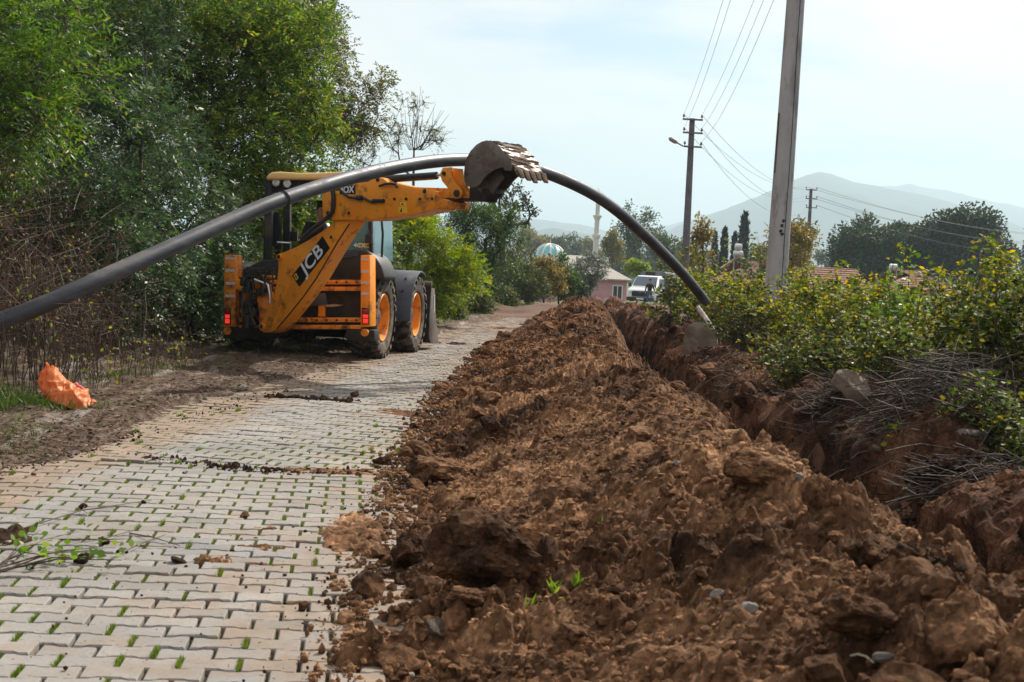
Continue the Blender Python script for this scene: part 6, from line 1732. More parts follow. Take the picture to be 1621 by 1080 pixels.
ASH_D = leafmat('dark ash leaves', [(0, (0.023, 0.044, 0.023)), (0.5, (0.041, 0.079, 0.035)), (0.85, (0.065, 0.121, 0.041)), (1, (0.128, 0.187, 0.052))], 0.28, 0.5, 0.35)
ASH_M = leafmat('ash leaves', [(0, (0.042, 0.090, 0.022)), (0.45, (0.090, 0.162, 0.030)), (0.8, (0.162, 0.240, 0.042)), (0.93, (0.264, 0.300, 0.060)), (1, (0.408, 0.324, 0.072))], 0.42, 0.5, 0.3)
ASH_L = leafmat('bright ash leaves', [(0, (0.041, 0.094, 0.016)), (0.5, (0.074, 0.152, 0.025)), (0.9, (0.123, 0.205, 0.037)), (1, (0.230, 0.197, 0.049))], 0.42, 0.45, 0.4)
ACACIA = leafmat('yellow green acacia leaves', [(0, (0.080, 0.150, 0.019)), (0.45, (0.140, 0.234, 0.028)), (0.8, (0.234, 0.290, 0.037)), (1, (0.393, 0.309, 0.047))], 0.42, 0.5)
WILLOW = leafmat('willow leaves', [(0, (0.022, 0.05, 0.014)), (0.5, (0.042, 0.09, 0.02)), (0.9, (0.085, 0.15, 0.028)), (1, (0.14, 0.19, 0.04))], 0.3, 0.5)
LOCUST = leafmat('thin locust leaves', [(0, (0.058, 0.078, 0.029)), (0.5, (0.111, 0.130, 0.046)), (0.9, (0.182, 0.176, 0.065)), (1, (0.325, 0.234, 0.091))], 0.3, 0.5)
BUSHG = leafmat('bush leaves', [(0, (0.035, 0.055, 0.02)), (0.5, (0.07, 0.095, 0.03)), (0.85, (0.12, 0.14, 0.045)), (1, (0.20, 0.17, 0.06))], 0.3, 0.5)
OLIVEL = leafmat('grey olive leaves', [(0, (0.085, 0.10, 0.08)), (0.6, (0.16, 0.18, 0.145)), (1, (0.38, 0.40, 0.35))], 0.2, 0.4, 0.5)
AUTUMN = leafmat('autumn leaves', [(0, (0.09, 0.085, 0.025)), (0.5, (0.17, 0.145, 0.04)), (0.85, (0.27, 0.21, 0.05)), (1, (0.34, 0.20, 0.05))], 0.35, 0.5)
FARG = leafmat('distant leaves', [(0, (0.035, 0.06, 0.022)), (0.5, (0.06, 0.09, 0.03)), (0.9, (0.10, 0.125, 0.04)), (1, (0.16, 0.15, 0.05))], 0.25, 0.6)
FARY = leafmat('distant yellowing leaves', [(0, (0.10, 0.11, 0.03)), (0.5, (0.18, 0.175, 0.045)), (1, (0.28, 0.23, 0.06))], 0.3, 0.6)
DEEP = leafmat('dense dark leaves', [(0, (0.014, 0.026, 0.009)), (0.5, (0.027, 0.048, 0.014)), (0.9, (0.046, 0.070, 0.020)), (1, (0.092, 0.092, 0.031))], 0.22, 0.6)

# ------------------------------------------------------------------ trees along the left verge
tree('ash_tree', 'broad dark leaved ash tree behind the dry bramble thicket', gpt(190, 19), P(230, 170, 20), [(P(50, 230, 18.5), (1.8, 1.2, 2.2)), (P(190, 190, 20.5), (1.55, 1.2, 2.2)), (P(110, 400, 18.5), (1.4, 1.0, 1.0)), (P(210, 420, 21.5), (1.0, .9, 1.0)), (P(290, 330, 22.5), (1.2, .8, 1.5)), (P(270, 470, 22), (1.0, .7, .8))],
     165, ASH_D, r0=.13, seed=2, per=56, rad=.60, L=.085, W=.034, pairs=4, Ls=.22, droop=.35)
tree('ash_tree', 'light green ash tree with fresh foliage overhanging the thicket', gpt(-120, 16), P(-60, 40, 17), [(P(10, 60, 16.2), (1.15, .9, 1.2)), (P(-60, 180, 16.5), (1.0, .9, 1.3)), (P(40, 150, 15.8), (.55, .5, .55))],
     55, ASH_L, r0=.08, seed=3, per=52, rad=.5, L=.085, W=.027, pairs=4, Ls=.24, droop=.5)
tree('ash_tree', 'tall bright green ash tree behind the cab roof of the machine', gpt(330, 27), P(340, 60, 27.5), [(P(330, 50, 27), (2.3, 1.6, 1.5)), (P(230, 60, 26.5), (1.7, 1.4, 1.5)), (P(410, 150, 27), (1.6, 1.3, 1.7)), (P(350, 260, 26.5), (1.7, 1.2, 1.2)), (P(460, 250, 27), (1.0, 1, .9)), (P(430, 380, 26.5), (1.6, 1, 1.0)), (P(380, 490, 25.5), (1.2, .8, .8)), (P(520, 380, 27.5), (1.2, 1.0, 1.0))],
     230, ASH_M, r0=.15, seed=4, per=54, rad=.68, L=.10, W=.040, pairs=4, Ls=.26, droop=.3)
tree('ash_tree', 'upper ash tree filling the gap above the dark leaved ash', gpt(120, 31), P(110, -60, 31), [(P(60, 0, 31), (3.0, 1.6, 1.8)), (P(200, -20, 31), (2.6, 1.6, 1.5)), (P(90, 150, 30.5), (2.6, 1.4, 1.6)), (P(20, 330, 30), (2.4, 1.2, 2.0))],
     140, ASH_M, r0=.15, seed=5, per=42, rad=.85, L=.14, W=.055, pairs=4, Ls=.3, droop=.3)
tree('locust_tree', 'open crowned locust tree reaching thin leafy branches out over the machine', gpt(420, 33), P(440, 60, 33), [(P(560, 140, 32.5), (.75, .7, .45)), (P(500, 190, 32.5), (.9, .8, .7)), (P(590, 130, 32.5), (.45, .4, .25)), (P(480, 40, 33.5), (1.1, .9, .7)), (P(500, 90, 33), (.8, .7, .5)), (P(540, 200, 33), (.8, .5, .35)), (P(430, 10, 33.5), (.9, .8, .5))],
     110, LOCUST, r0=.08, seed=6, per=34, rad=.42, L=.085, W=.034, pairs=4, Ls=.24, droop=.35, twigs=.5)
tree('locust_tree', 'half bare young locust tree with upright twigs above the pipe', gpt(650, 46), P(656, 240, 46), [(P(655, 190, 46), (.85, .6, .75)), (P(690, 215, 46), (.55, .5, .35)), (P(620, 215, 46), (.6, .5, .5)), (P(590, 250, 45.5), (.8, .5, .5))],
     34, LOCUST, r0=.045, seed=8, per=12, rad=.36, L=.06, W=.026, pairs=3, Ls=.2, droop=.3, twigs=.9, tr=.008)
mbs = []
rgx = np.random.default_rng(77)
for k in range(15):
    b_ = np.array(P(648 + k * 1.5, 238, 46)); e_ = np.array(P(620 + k * 7.0 + rgx.normal() * 4, 150 + abs(k - 6) * 5 + rgx.normal() * 12, 46 + rgx.normal() * .3))
    mbs.append((np.array([b_, b_ * .5 + e_ * .5 + rgx.normal(size=3) * .05, e_]), np.array([.013, .009, .004])))
V, Q = tubes_np(mbs, 4); mesh_q('bare_twigs', V, Q, BARK, [o for o in COL.objects if o.name.startswith('locust_tree')][-1])
tree('acacia_tree', 'yellow green acacia shrub beside the loader bucket', gpt(640, 35), P(650, 380, 35), [(P(660, 400, 34.5), (1.25, .9, 1.0)), (P(610, 420, 34.5), (1.0, .8, 1.0)), (P(715, 410, 35), (.8, .6, .8)), (P(690, 460, 35), (.8, .6, .6)), (P(660, 470, 34.5), (1.0, .7, .6)), (P(640, 350, 35), (.9, .7, .5))],
     110, ACACIA, r0=.07, seed=9, per=34, rad=.46, L=.078, W=.032, pairs=6, Ls=.26, droop=.25, cat='shrub')
tree('willow_tree', 'dense dark green willow beyond the acacia shrub', gpt(765, 50), P(768, 380, 50), [(P(775, 370, 49.5), (1.15, .9, 1.0)), (P(745, 370, 49.5), (1.0, .8, 1.1)), (P(775, 440, 49.5), (1.1, .8, .9)), (P(725, 430, 49.5), (1.0, .8, 1.0)), (P(800, 350, 50), (.7, .6, .6)), (P(745, 335, 50), (.8, .6, .4))],
     110, WILLOW, r0=.14, seed=10, per=150, rad=.45, kind='single', L=.17, W=.030, up=-.3, twigs=.06, flat=1.25)
tree('walnut_tree', 'dark leaved tree showing behind the raised digging bucket', gpt(800, 66), P(790, 310, 66), [(P(800, 320, 66), (1.3, 1, 1.0)), (P(830, 345, 66), (.7, .6, .5)), (P(770, 300, 66), (1.0, .8, .6)), (P(845, 330, 66), (.35, .3, .35))],
     42, DEEP, r0=.16, seed=11, per=26, rad=.38, kind='hex', L=.15, W=.10, twigs=.5, tr=.01)
low = [(700, 495, 40, .55, .4, 'low grey green bush at the foot of the acacia shrub', BUSHG), (745, 485, 46, .6, .5, 'low bush below the dark willow', BUSHG), (790, 478, 52, .55, .45, 'small bush at the edge of the soil beyond the willow', BUSHG),
       (835, 448, 66, 1.2, 1.0, 'rounded bush in front of the mauve shed', BUSHG), (886, 436, 72, 1.0, 1.0, 'upright green bush before the pink house roof', WILLOW), (862, 440, 69, .9, .9, 'yellowing bush beside the mauve shed', AUTUMN),
       (936, 432, 80, .95, 1.15, 'silvery olive bush at the corner of the pink house', OLIVEL), (905, 455, 76, .9, .6, 'low dark bush between the olive bush and the upright bush', DEEP), (815, 428, 70, 1.0, 1.3, 'tall bush behind the dark willow', BUSHG)]
for k, (px, py, Y, rx, rz, lab, mt) in enumerate(low):
    tree('bush', lab, gpt(px, Y), P(px, py - 4, Y), [(P(px, py, Y), (rx, rx * .8, rz)), (P(px, py + 12, Y), (rx * 1.1, rx * .8, rz * .6))], 44, mt, r0=.05, seed=30 + k, per=110, rad=.36 + .08 * rx, kind='single', L=.12 + .0006 * Y, W=.065, cat='bush', twigs=.15, tr=.006, leafname='foliage')

# ------------------------------------------------------------------ far trees
def far_tree(name, label, px, py, Y, w, h, mt, seed, n=64, per=80, L=None, group=None, trunk=True, up=.1, blobs=None):
    rx, rz = S(w, Y) / 2, S(h, Y) / 2; c = P(px, py, Y)
    rr_ = np.random.default_rng(seed)
    bl = blobs or [(c, (rx * .8, rx * .7, rz * .85))] + [((c[0] + rr_.uniform(-.6, .6) * rx, c[1] + rr_.uniform(-.4, .4) * rx, c[2] + rr_.uniform(-.6, .75) * rz), (rx * .45, rx * .4, rz * .38)) for _ in range(4)]
    L = (L or (6.4 if mt is DEEP else 4.8) / F * Y)
    tree(name, label, gpt(px, Y), (c[0], c[1], c[2] + rz * .3), bl, n, mt, r0=max(.06, rz * .04), seed=seed, per=per, rad=max(rx, rz) * .32, kind='single', L=L, W=L * .55, twigs=0, group=group, up=up)
far_tree('round_tree', 'broad dark round tree right of the farther power pole', 1372, 392, 185, 150, 98, DEEP, 60, 120, 150)
far_tree('round_tree', 'broadest dark round tree with a domed top under the mountain', 1520, 392, 185, 175, 110, DEEP, 61, 150, 150)
far_tree('round_tree', 'lower dark tree filling the dip between the two round trees', 1440, 398, 190, 100, 84, DEEP, 62, 70, 120)
far_tree('round_tree', 'dark tree at the outer flank of the broadest round tree', 1585, 410, 195, 60, 60, DEEP, 63, 36, 60)
far_tree('round_tree', 'lone dark tree beyond the flank of the round trees', 1640, 395, 230, 46, 56, DEEP, 64, 24, 50)
far_tree('poplar_tree', 'tall airy poplar rising behind the pipe arch', 1012, 360, 230, 76, 92, FARG, 65, 60, 44)
far_tree('poplar_tree', 'yellow leaved tree beside the minaret', 970, 392, 210, 34, 60, FARY, 66, 40, 50)
far_tree('poplar_tree', 'green tree between the poplar and the lamp pole', 1052, 388, 200, 56, 62, FARG, 67, 40, 44)
far_tree('garden_tree', 'slim yellowing tree next to the lamp pole', 1112, 385, 72, 44, 96, AUTUMN, 68, 36, 30, .20)
far_tree('garden_tree', 'russet yellow tree behind the concrete pole', 1248, 392, 82, 110, 80, AUTUMN, 69, 70, 46, .22)
far_tree('garden_tree', 'green topped tree just above the russet tree', 1272, 372, 120, 44, 48, FARG, 70, 26, 40)
far_tree('garden_tree', 'light green bushy tree behind the van', 1010, 425, 125, 50, 30, ACACIA, 71, 26, 46)
far_tree('garden_tree', 'bushy tree over the canvas canopy of the van', 1060, 420, 128, 60, 40, FARG, 72, 28, 46)
far_tree('garden_tree', 'green tree left of the red roof with two drums', 1085, 415, 95, 50, 50, FARY, 73, 28, 40, .24)
far_tree('garden_tree', 'green bush tree before the red roof with two drums', 1205, 430, 90, 60, 44, BUSHG, 74, 30, 46, .22)
CYP = leafmat('cypress foliage', [(0, (0.010, 0.020, 0.012)), (0.6, (0.02, 0.036, 0.02)), (1, (0.035, 0.055, 0.03))], 0.1, 0.7)
for k, (px, y0, y1, w, Y, lab) in enumerate([(1143, 364, 432, 17, 170, 'shortest slim cypress near the stacked drums'), (1173, 339, 432, 24, 175, 'tallest slim cypress behind the stacked drums'), (1159, 372, 432, 14, 178, 'thin cypress squeezed between the two larger cypresses'), (1128, 370, 430, 13, 200, 'distant cypress behind the slim yellowing tree')]):
    rg = np.random.default_rng(90 + k); b_ = np.array(gpt(px, Y)); tp = np.array(P(px, y0, Y)); H_ = tp[2] - b_[2]; n = 1500
    f = rg.random(n) ** .8; r_ = S(w, Y) / 2 * np.clip(1.1 * (1 - f) ** .55 * (0.55 + .9 * f), .06, 1) * rg.uniform(.5, 1, n); a = rg.uniform(0, 6.28, n)
    o = np.stack([b_[0] + r_ * np.cos(a), b_[1] + r_ * np.sin(a), b_[2] + .6 + f * (H_ - .6)], -1)
    root = empty('cypress_tree', tuple(b_), lab, 'tree')
    mesh_np('crown', single_leaves(rg, o, np.tile([0, 0, 1.0], (n, 1)), .55, .22, .35), 4, CYP, root)
    mb = MB(); mb.tube([tuple(b_), tuple(b_ * .2 + tp * .8)], [.16, .03], 8); part(mb, 'trunk', BARK, root, smooth=True)
rgw = np.random.default_rng(123)
for k in range(26):                                   # trees of the village edge, each its own
    px = 800 + 36 * k + rgw.normal() * 6; 
    if px > 1640: break
    Y = rgw.uniform(240, 420)
    if 905 < px < 985: Y = rgw.uniform(380, 460)
    h = rgw.uniform(56, 92); w = rgw.uniform(48, 70)
    base_y = 438 + .052 * (px - 810)
    far_tree('village_tree', ['grey green village tree in the hazy row before the hills', 'yellowing village tree in the hazy row before the hills'][k % 3 == 1], px, base_y - h * .42, Y, w, h, [FARG, FARY, FARG][k % 3], 200 + k, 46, 110, group='hazy village trees, ' + ['green', 'yellow'][k % 3 == 1])
# far wood along the foot of the hills: reads as one mass
rg = np.random.default_rng(321); n = 26000
Yw = rg.uniform(600, 1500, n); pxw = rg.uniform(-700, 2300, n); xw = (pxw - 810) / F * Yw
hw = (4 + 9 * (0.5 + .5 * vnoise(xw / 30, Yw / 60, 5))) * rg.random(n) ** .7
o = np.stack([xw, Yw, -1.5 + hw], -1)
tag(mesh_np('far_wood', single_leaves(rg, o, np.tile([0, 0, 1.0], (n, 1)), 4.5, 3.6, .9), 4, FARG), 'hazy line of woodland at the foot of the hills', 'woodland', kind='stuff')

# ------------------------------------------------------------------ dry bramble thicket along the left verge
YELL = leafmat('small yellow green leaves', [(0, (0.10, 0.14, 0.02)), (0.6, (0.22, 0.26, 0.04)), (1, (0.36, 0.33, 0.06))], 0.4, 0.5)
REDL = leafmat('withered red brown leaves', [(0, (0.04, 0.018, 0.014)), (0.7, (0.09, 0.038, 0.026)), (1, (0.14, 0.08, 0.04))], 0.2, 0.7)
def thicket(label, x0, x1, y0, y1, hmax, n, seed, nleaf, zfun, leafm=YELL, deadn=0, r=(.003, .007), name='dry_thicket', arch=.5):
    rg = np.random.default_rng(seed)
    root = empty(name, ((x0 + x1) / 2, (y0 + y1) / 2, zfun((x0 + x1) / 2, (y0 + y1) / 2)), label, 'thicket')
    segs, tips = [], []
    for k in range(n):
        x, y = rg.uniform(x0, x1), rg.uniform(y0, y1); z = zfun(x, y) - .03
        h = hmax * rg.uniform(.35, 1.05); a = rg.uniform(0, 6.28); reach = h * rg.uniform(.05, arch * 1.4)
        t = np.linspace(0, 1, 6); bend = rg.uniform(.9, 2.4)
        px_ = x + np.cos(a) * reach * t ** bend + rg.normal(0, .018, 6) * h; py_ = y + np.sin(a) * reach * t ** bend + rg.normal(0, .018, 6) * h
        pz = z + h * (np.sin(t * rg.uniform(1.3, 2.5)) if rg.random() < .5 else t) 
        rr_ = rg.uniform(*r)
        pts = np.stack([px_, py_, pz], -1); segs.append((pts, rr_ * (1 - .6 * t)))
        for q in range(rg.integers(1, 4)):
            j = rg.integers(2, 5); d = rg.normal(size=3) * .3 * h; d[2] = abs(d[2]) * .7
            segs.append((np.array([pts[j], pts[j] + d * .5 + rg.normal(size=3) * .02, pts[j] + d]), np.array([rr_ * .6, rr_ * .45, rr_ * .25]))); tips.append(pts[j] + d * rg.random())
        tips.append(pts[4]); tips.append(pts[3])
    V, Q = tubes_np(segs, 3); tag(mesh_q('stems', V, Q, DRYSTEM, root), kind='stuff')
    tips = np.array(tips)
    if nleaf:
        o = tips[rg.integers(0, len(tips), nleaf)] + rg.normal(size=(nleaf, 3)) * .035
        mesh_np('leaves', single_leaves(rg, o, np.tile([0, 0, .3], (nleaf, 1)), .042, .03, 1.0, True), 6, leafm, root)
    if deadn:
        o = tips[rg.integers(0, len(tips), deadn)] + rg.normal(size=(deadn, 3)) * .09
        mesh_np('withered_leaves', single_leaves(rg, o, np.tile([0, 0, -.5], (deadn, 1)), .055, .022, 1.0), 4, REDL, root)
    return root
gzv = lambda x, y: float(bare_ground(x, y))
thicket('tall tangle of dry bramble canes with yellow leaves beneath the light green ash', -5.9, -4.6, 11.6, 14.2, 2.5, 110, 1, 260, gzv, YELL, 1500, arch=.6)
thicket('dry bramble tangle behind the orange sack', -5.4, -4.15, 12.6, 15.2, 1.5, 150, 2, 130, gzv, YELL, 900)
thicket('dense dry stalks along the verge between the sack and the machine', -5.6, -4.5, 15.0, 19.0, 1.2, 190, 3, 150, gzv, YELL, 700)
thicket('short dry stalks beside the rear wheel of the machine', -6.2, -5.0, 19.5, 23.5, 1.1, 130, 4, 200, gzv, ASH_M, 300)
thicket('fine dry twigs hanging over the verge edge', -4.35, -3.9, 13.2, 18.4, .45, 150, 5, 120, gzv, YELL, 150, (.002, .004))
thicket('deep brown thicket filling the shade under the dark ash', -8.5, -5.2, 15.5, 18.5, 2.2, 190, 6, 200, gzv, ASH_D, 3200, (.004, .010))
# weeds and grass on the verge
WEED = leafmat('verge weeds', [(0, (0.025, 0.050, 0.012)), (0.5, (0.046, 0.087, 0.017)), (0.85, (0.074, 0.118, 0.025)), (1, (0.161, 0.149, 0.074))], 0.35, 0.5)
def grass_patch(spots_, seed, L, W):
    rg = np.random.default_rng(seed); out = []
    for (x, y, sx_, sy_, n, h) in spots_:
        xs_ = rg.normal(x, sx_, n); ys_ = rg.normal(y, sy_, n); zs_ = bare_ground(xs_, ys_)
        zs_ = np.where((xs_ > left_edge(ys_) + .1) & (ys_ < 46), 0.0, zs_)
        d = unit(np.stack([rg.normal(0, .45, n), rg.normal(0, .45, n), np.ones(n)], -1))
        out.append(leaf_quads(np.stack([xs_, ys_, zs_ - .01 + h * .35 * rg.random(n)], -1), d, unit(rg.normal(size=(n, 3))), h * rg.uniform(.4, 1.2, n), W * rg.uniform(.6, 1.3, n)).reshape(-1, 3))
    return np.concatenate(out)
gs = [(sk[0] - .35, sk[1] - .35, .28, .18, 700, .11), (sk[0] - .2, sk[1] - .30, .2, .06, 200, .06), (sk[0] + .15, sk[1] - .25, .12, .05, 90, .05), (sk[0] - .6, sk[1] - .2, .2, .4, 600, .15), (-4.2, 15.2, .12, .5, 260, .08), (-4.1, 16.8, .12, .5, 220, .07),
      (-3.45, 9.9, .13, .28, 420, .035), (-3.2, 9.2, .1, .2, 240, .03), (-3.55, 10.6, .2, .3, 260, .03), (-4.6, 11.5, .3, .5, 700, .16)]
for k in range(16): gs.append((left_edge(20 + k * 1.6) - .9 - .5 * rgw.random(), 21 + k * 1.6, .35, .6, 160, .12))
for k in range(8): gs.append((float(at(700 + 20 * k, 480, 50 + k)[0]), 50 + 1.5 * k, .8, .8, 200, .22))
tag(mesh_np('verge_grass', grass_patch(gs, 3, .1, .010), 4, WEED), 'green grass and weeds along the left verge around the sack', 'grass', kind='stuff')
# ground litter on the verge
rg = np.random.default_rng(8); n = 13000
ly_ = 8 + 18 * rg.random(n) ** 1.4; lx_ = left_edge(ly_) - np.abs(rg.normal(0, .75, n)) + .1
o = np.stack([lx_, ly_, ground_fine(lx_, ly_) + .012], -1)
LITTER = leafmat('leaf litter', [(0, (0.03, 0.018, 0.012)), (0.5, (0.085, 0.05, 0.032)), (0.9, (0.17, 0.115, 0.075)), (1, (0.28, 0.23, 0.17))], .1, .8)
lit_v = leaf_quads(o, unit(rg.normal(size=(n, 3)) * [1, 1, .15]), unit(rg.normal(size=(n, 3)) * .4 + [0, 0, 1.]), rg.uniform(.02, .075, n), rg.uniform(.006, .022, n))
tag(mesh_np('leaf_litter', lit_v.reshape(-1, 3), 4, LITTER), 'brown fallen leaves and twigs strewn over the dirt verge', 'leaf litter', kind='stuff')

# ------------------------------------------------------------------ bramble hedge on the right
BR_Y = leafmat('yellowing bramble leaves', [(0, (0.037, 0.062, 0.014)), (0.4, (0.086, 0.134, 0.019)), (0.68, (0.172, 0.206, 0.028)), (0.86, (0.344, 0.309, 0.033)), (0.97, (0.538, 0.391, 0.037)), (1, (0.516, 0.227, 0.037))], 0.42, 0.6, 0.22)
BR_G = leafmat('green bramble leaves', [(0, (0.022, 0.036, 0.012)), (0.4, (0.048, 0.077, 0.017)), (0.7, (0.096, 0.139, 0.025)), (0.9, (0.211, 0.211, 0.038)), (1, (0.346, 0.259, 0.038))], 0.35, 0.6, 0.22)
BR_B = leafmat('bright green leaves', [(0, (0.06, 0.13, 0.02)), (0.6, (0.11, 0.21, 0.03)), (1, (0.22, 0.28, 0.05))], 0.42, 0.45, 0.4)
def bramble(label, c, rx, ry, h, n, seed, mt, leaf=.055, per=15, dead=0, over=None):
    rg = np.random.default_rng(seed); z0 = gzv(c[0], c[1])
    root = empty('bramble_bush', (c[0], c[1], z0), label, 'bush')
    segs, O, D = [], [], []
    for k in range(n):
        a = rg.uniform(0, 6.28); rr_ = rg.random() ** .5
        x, y = c[0] + rx * rr_ * np.cos(a) * .8, c[1] + ry * rr_ * np.sin(a) * .8
        hh = h * rg.uniform(.45, 1.0) * (1 - .35 * rr_) * (rg.uniform(1.2, 1.55) if rg.random() < .13 else 1); b = rg.uniform(0, 6.28); reach = rg.uniform(.15, .75) * min(rx, .9)
        t = np.linspace(0, 1, 8); end = rg.uniform(1.3, 2.6)
        pts = np.stack([x + np.cos(b) * reach * t ** 1.3, y + np.sin(b) * reach * t ** 1.3, gzv(x, y) - .03 + hh * np.sin(t * end) / max(np.sin(min(end, 1.57)), .2)], -1) + rg.normal(0, .015, (8, 3))
        segs.append((pts, np.linspace(.007, .002, 8)))
        m = per
        f = rg.uniform(.25, 1, m) ** .75 * 6.99; i = f.astype(int); fr = (f - i)[:, None]
        p = pts[i] * (1 - fr) + pts[i + 1] * fr
        d = unit(rg.normal(size=(m, 3)) + [0, 0, .3]); q = p + d * rg.uniform(.02, .12, m)[:, None]
        O.append(q); D.append(d)
        for j in range(0, m, 3): segs.append((np.array([p[j], q[j]]), np.array([.0018, .001])))
    V, Q = tubes_np(segs, 3); tag(mesh_q('canes', V, Q, DRYSTEM, root), kind='stuff')
    O = np.concatenate(O); D = np.concatenate(D)
    tri = []
    for k, off in enumerate((0, 2.1, -2.1)):          # leaves in threes
        s = unit(np.cross(D, [0, 0, 1.0]) + 1e-6)
        dd = unit(D * math.cos(off * .62) + s * math.sin(off * .62) + rg.normal(size=D.shape) * .2)
        nrm = unit(rg.normal(size=D.shape) * .55 + [0, 0, 1.0])
        tri.append(leaf_hex(O, dd, nrm, leaf * rg.uniform(.5, 1.4, len(O)), leaf * .8 * rg.uniform(.5, 1.35, len(O))))
    mesh_np('leaves', np.concatenate(tri).reshape(-1, 3), 6, mt, root)
    return root
def B(px, Y): 
    p = at(px, 450, Y); return (p[0], Y)
hedge = [('green bramble hiding the foot of the pipe end', B(1085, 32), .9, 1.2, 1.35, 60, BR_G, .075), ('yellow green bramble between the pipe end and the concrete pole', B(1160, 27), .95, 1.2, 1.75, 110, BR_Y, .065),
         ('dark bramble at the foot of the concrete pole', B(1215, 22.5), .8, .6, 1.35, 110, BR_G, .055), ('bramble with yellow leaves just right of the concrete pole', B(1310, 21), .95, 1.0, 1.5, 120, BR_Y, .058),
         ('tall bramble behind the concrete pole with a bare top', B(1225, 30), 1.2, 1.0, 1.95, 90, BR_Y, .07), ('low dark bramble shading the bank above the flat concrete slab', B(1330, 16.5), .8, .8, 1.0, 110, BR_G, .05),
         ('high yellow topped bramble in front of the small tiled house', B(1370, 17.5), .7, .7, 1.65, 110, BR_Y, .055), ('bright green shoot clump under the single water drum', B(1425, 15.5), .45, .5, 1.48, 60, BR_B, .06),
         ('broad bramble arching over the heap of dry stalks', B(1500, 13.5), .75, .8, 1.5, 150, BR_Y, .052), ('dense green bramble at the end of the hedge', B(1590, 13), .75, .8, 1.55, 150, BR_G, .052),
         ('tallest yellow bramble sprays at the end of the hedge', B(1610, 15.5), .9, .8, 1.9, 130, BR_Y, .055), ('green bramble growing behind the dry stalks', B(1450, 12.3), .5, .5, .95, 90, BR_G, .048),
         ('farther bramble bank between the lamp pole and the tiled house', B(1140, 40), 1.6, 1.5, 1.7, 90, BR_G, .10), ('farther bramble bank below the small tiled house', B(1330, 36), 2.4, 1.5, 1.6, 120, BR_Y, .09), ('farther bramble bank below the round trees', B(1520, 30), 2.6, 1.5, 1.5, 130, BR_G, .085),
         ('green bramble spilling towards the near edge of the bank', B(1640, 9.6), .5, .5, .42, 60, BR_G, .042)]
for k, (lab, c, rx, ry, h, n, mt, lf) in enumerate(hedge):
    bramble(lab, c, rx, ry, h, int(n * 1.15), 400 + k, mt, lf, per=15)
for k, (lab, x0, x1, y0, y1, hh, n) in enumerate([('dead canes under the bramble at the concrete pole', 3.4, 5.2, 17, 23, .8, 170), ('dead canes under the bramble behind the dry stalks', 3.6, 5.6, 10.5, 14, .85, 190), ('dead canes under the bramble at the flat slab', 3.5, 4.8, 13.5, 17.5, .75, 150), ('dead canes under the bramble by the pipe end', 3.8, 5.4, 23, 31, .9, 110)]):
    thicket(lab, x0, x1, y0, y1, hh, n, 700 + k, 60, gzv, BR_Y, 300, (.002, .005), 'dead_canes', .8)
def pile_z(x, y): return gzv(x, y)
STALK_SHADED = leafmat('shade-toned dry stalks', [(0, (0.025, 0.019, 0.015)), (0.5, (0.06, 0.047, 0.038)), (0.85, (0.12, 0.10, 0.085)), (1, (0.22, 0.19, 0.165))], 0.05, 0.8, 0.15)  # darker copy of the dry stems, shade under the brambles painted in
def stalks(label, c, rx, ry, h, n, seed):
    rg = np.random.default_rng(seed); segs = []
    root = empty('stalk_pile', (c[0], c[1], gzv(*c)), label, 'brush')
    for k in range(n):
        x = c[0] + rg.normal(0, rx * .5); y = c[1] + rg.normal(0, ry * .5); e = max(0, 1 - ((x - c[0]) / (1.6 * rx)) ** 2 - ((y - c[1]) / (1.6 * ry)) ** 2)
        z = gzv(x, y) + .02 + h * e * rg.random(); a = rg.normal(.15, .75) + (math.pi if rg.random() < .5 else 0); L = rg.uniform(.2, .75)
        d = np.array([math.cos(a), math.sin(a) * .8, rg.normal(-.08, .28)]); t = np.linspace(-.5, .5, 5)[:, None]
        pts = np.array([x, y, z]) + d * L * t + np.array([0, 0, -1]) * (L * rg.uniform(0, .5) * t ** 2) + rg.normal(0, .006, (5, 3))
        segs.append((pts, np.full(5, rg.uniform(.0015, .0045))))
    V, Q = tubes_np(segs, 3); tag(mesh_q('stalks', V, Q, STALK_SHADED, root), kind='stuff')
stalks('heap of cut dry stalks on the bank in front of the brambles', B(1500, 10.4), .75, .7, .38, 800, 5)
stalks('scatter of dry stalks around the log', B(1560, 8.9), .6, .35, .10, 260, 6)
stalks('loose dry stems lying beside the flat concrete slab', B(1360, 12.4), .5, .7, .12, 220, 7)
stalks('loose dry stems on the far lip of the trench', B(1180, 17.5), .35, 1.2, .12, 160, 9)
a, b = hit(1520, 700), hit(1612, 716)
mb = MB(); mb.tube([a + [0, 0, .04], a * .5 + b * .5 + [0, 0, .055], b + [0, 0, .04]], [.045, .05, .042], 12)
tag(mb.build('log', BARK_G, None, True), 'short grey log lying among the dry stalks', 'log')
# sapling on the bank
rg = np.random.default_rng(15); q = hit(1412, 722)
sap = empty('sapling', tuple(q), 'small leafy sapling standing on the bank below the dry stalks', 'plant')
V, Q = tubes_np([(np.array([q, q + [.03, 0, .12], q + [.02, 0, .25]]), np.array([.004, .003, .0015]))], 5); mesh_q('stem', V, Q, BARK_G, sap)
o = q + np.array([.02, 0, .12]) + rg.normal(size=(46, 3)) * [.035, .035, .075]
mesh_np('leaves', single_leaves(rg, o, np.tile([0, 0, .2], (46, 1)), .045, .036, 1.0, True), 6, BR_Y, sap)
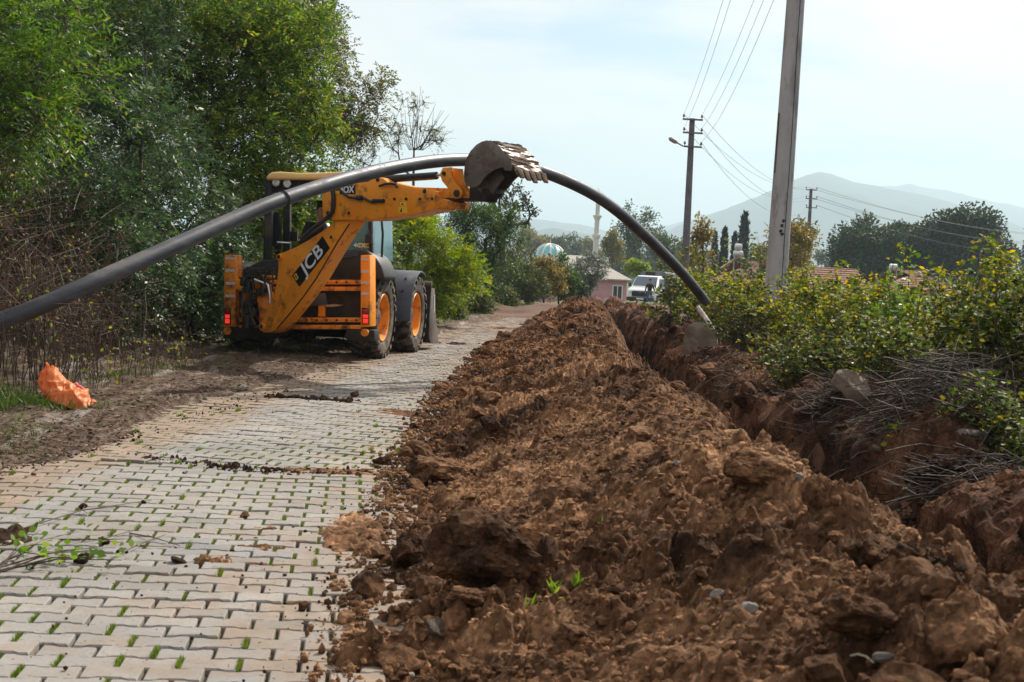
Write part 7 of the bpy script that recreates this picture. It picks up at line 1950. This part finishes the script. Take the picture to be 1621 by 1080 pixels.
# green shoots on the heap
for k, (px, py, lab) in enumerate([(875, 945, 'tuft of grass blades half buried in the heap'), (912, 932, 'upright green blades sprouting from the heap'), (832, 968, 'tiny bright green leaf on the heap near its foot'), (950, 830, 'small green shoot higher up the heap slope')]):
    q = hit(px, py); n = 14 if k < 2 else 5
    d = unit(rg.normal(size=(n, 3)) * .5 + [.2, 0, 1.0])
    tag(mesh_np('green_shoot', leaf_quads(np.tile(q, (n, 1)) + rg.normal(0, .012, (n, 3)), d, unit(rg.normal(size=(n, 3))), rg.uniform(.03, .07, n), rg.uniform(.006, .012, n)).reshape(-1, 3), 4, BR_B), lab, 'plant')
# broken leafy branch on the paving, twigs
q = on_ground(85, 890)
br = empty('fallen_branch', (q[0], q[1], 0), 'broken bramble branch with green leaves lying across the pavers', 'branch')
segs = []; tips = []
for k in range(9):
    e = on_ground(rg.uniform(40, 200), rg.uniform(835, 905)); s_ = on_ground(-10 + rg.normal() * 15, 905 + rg.normal() * 10)
    m = (s_ + e) / 2 + [0, 0, .06]; pts = np.array([s_, m * .9 + s_ * .1, m, e + [0, 0, .05]]); pts[:, 2] = np.maximum(pts[:, 2], .01); segs.append((pts, np.array([.004, .0035, .003, .0015]))); tips += [pts[2], pts[3], (pts[2] + pts[3]) / 2]
V, Q = tubes_np(segs, 4); mesh_q('stem', V, Q, DRYSTEM, br)
tips = np.array(tips); o = tips[rg.integers(0, len(tips), 70)] + rg.normal(size=(70, 3)) * [.05, .05, .012]; o[:, 2] = np.maximum(o[:, 2], .012)
mesh_np('leaves', single_leaves(rg, o, np.tile([.2, -.2, .4], (70, 1)), .036, .032, .8, True), 6, BR_B, br)
for k, (pts, lab) in enumerate([([(20, 845), (130, 815), (240, 795)], 'long thin dry twig across the pavers'), ([(170, 892), (215, 872), (262, 850)], 'forked dry twig between the clods on the pavers'), ([(205, 848), (240, 858), (285, 868)], 'thin twig beside the squashed soil'), ([(95, 858), (160, 862), (215, 842)], 'dry twig beside the double clod')]):
    P3_ = [on_ground(*p) + [0, 0, .012 + .012 * (i == 1)] for i, p in enumerate(pts)]
    mb = MB(); mb.tube(P3_, [.004, .003, .0015], 5)
    for j in range(4):
        e = np.array(P3_[1]) + rg.normal(size=3) * [.07, .07, .02]; e[2] = abs(e[2]) * .5 + .012; mb.tube([P3_[1], e], [.0025, .001], 4)
    tag(mb.build('twig', DRYSTEM), lab, 'twig')
mb = MB(); q = [hit(1345 + 12 * k, 1050 + 9 * k) + [0, 0, .015] for k in range(4)]; mb.tube(q, [.003, .004, .003, .002], 5); tag(mb.build('root', pmat('pale root', (0.4, 0.34, 0.26), None)), 'thin pale root curling out of the heap at the near end', 'root')
# ------------------------------------------------------------------ haze
m, t = newmat('haze')
v = nd(t, 'ShaderNodeVolumePrincipled'); v.inputs['Color'].default_value = (0.66, 0.88, 1.0, 1); v.inputs['Density'].default_value = HAZE
v.inputs['Anisotropy'].default_value = 0.25
o_ = t.nodes.new('ShaderNodeOutputMaterial'); t.links.new(v.outputs[0], o_.inputs['Volume'])
mb = MB(); mb.box((0, 0, 306), (84000, 84000, 618)); hz = tag(mb.build('haze', m), 'pale blue haze filling the air up to the mountains', 'haze', kind='stuff')
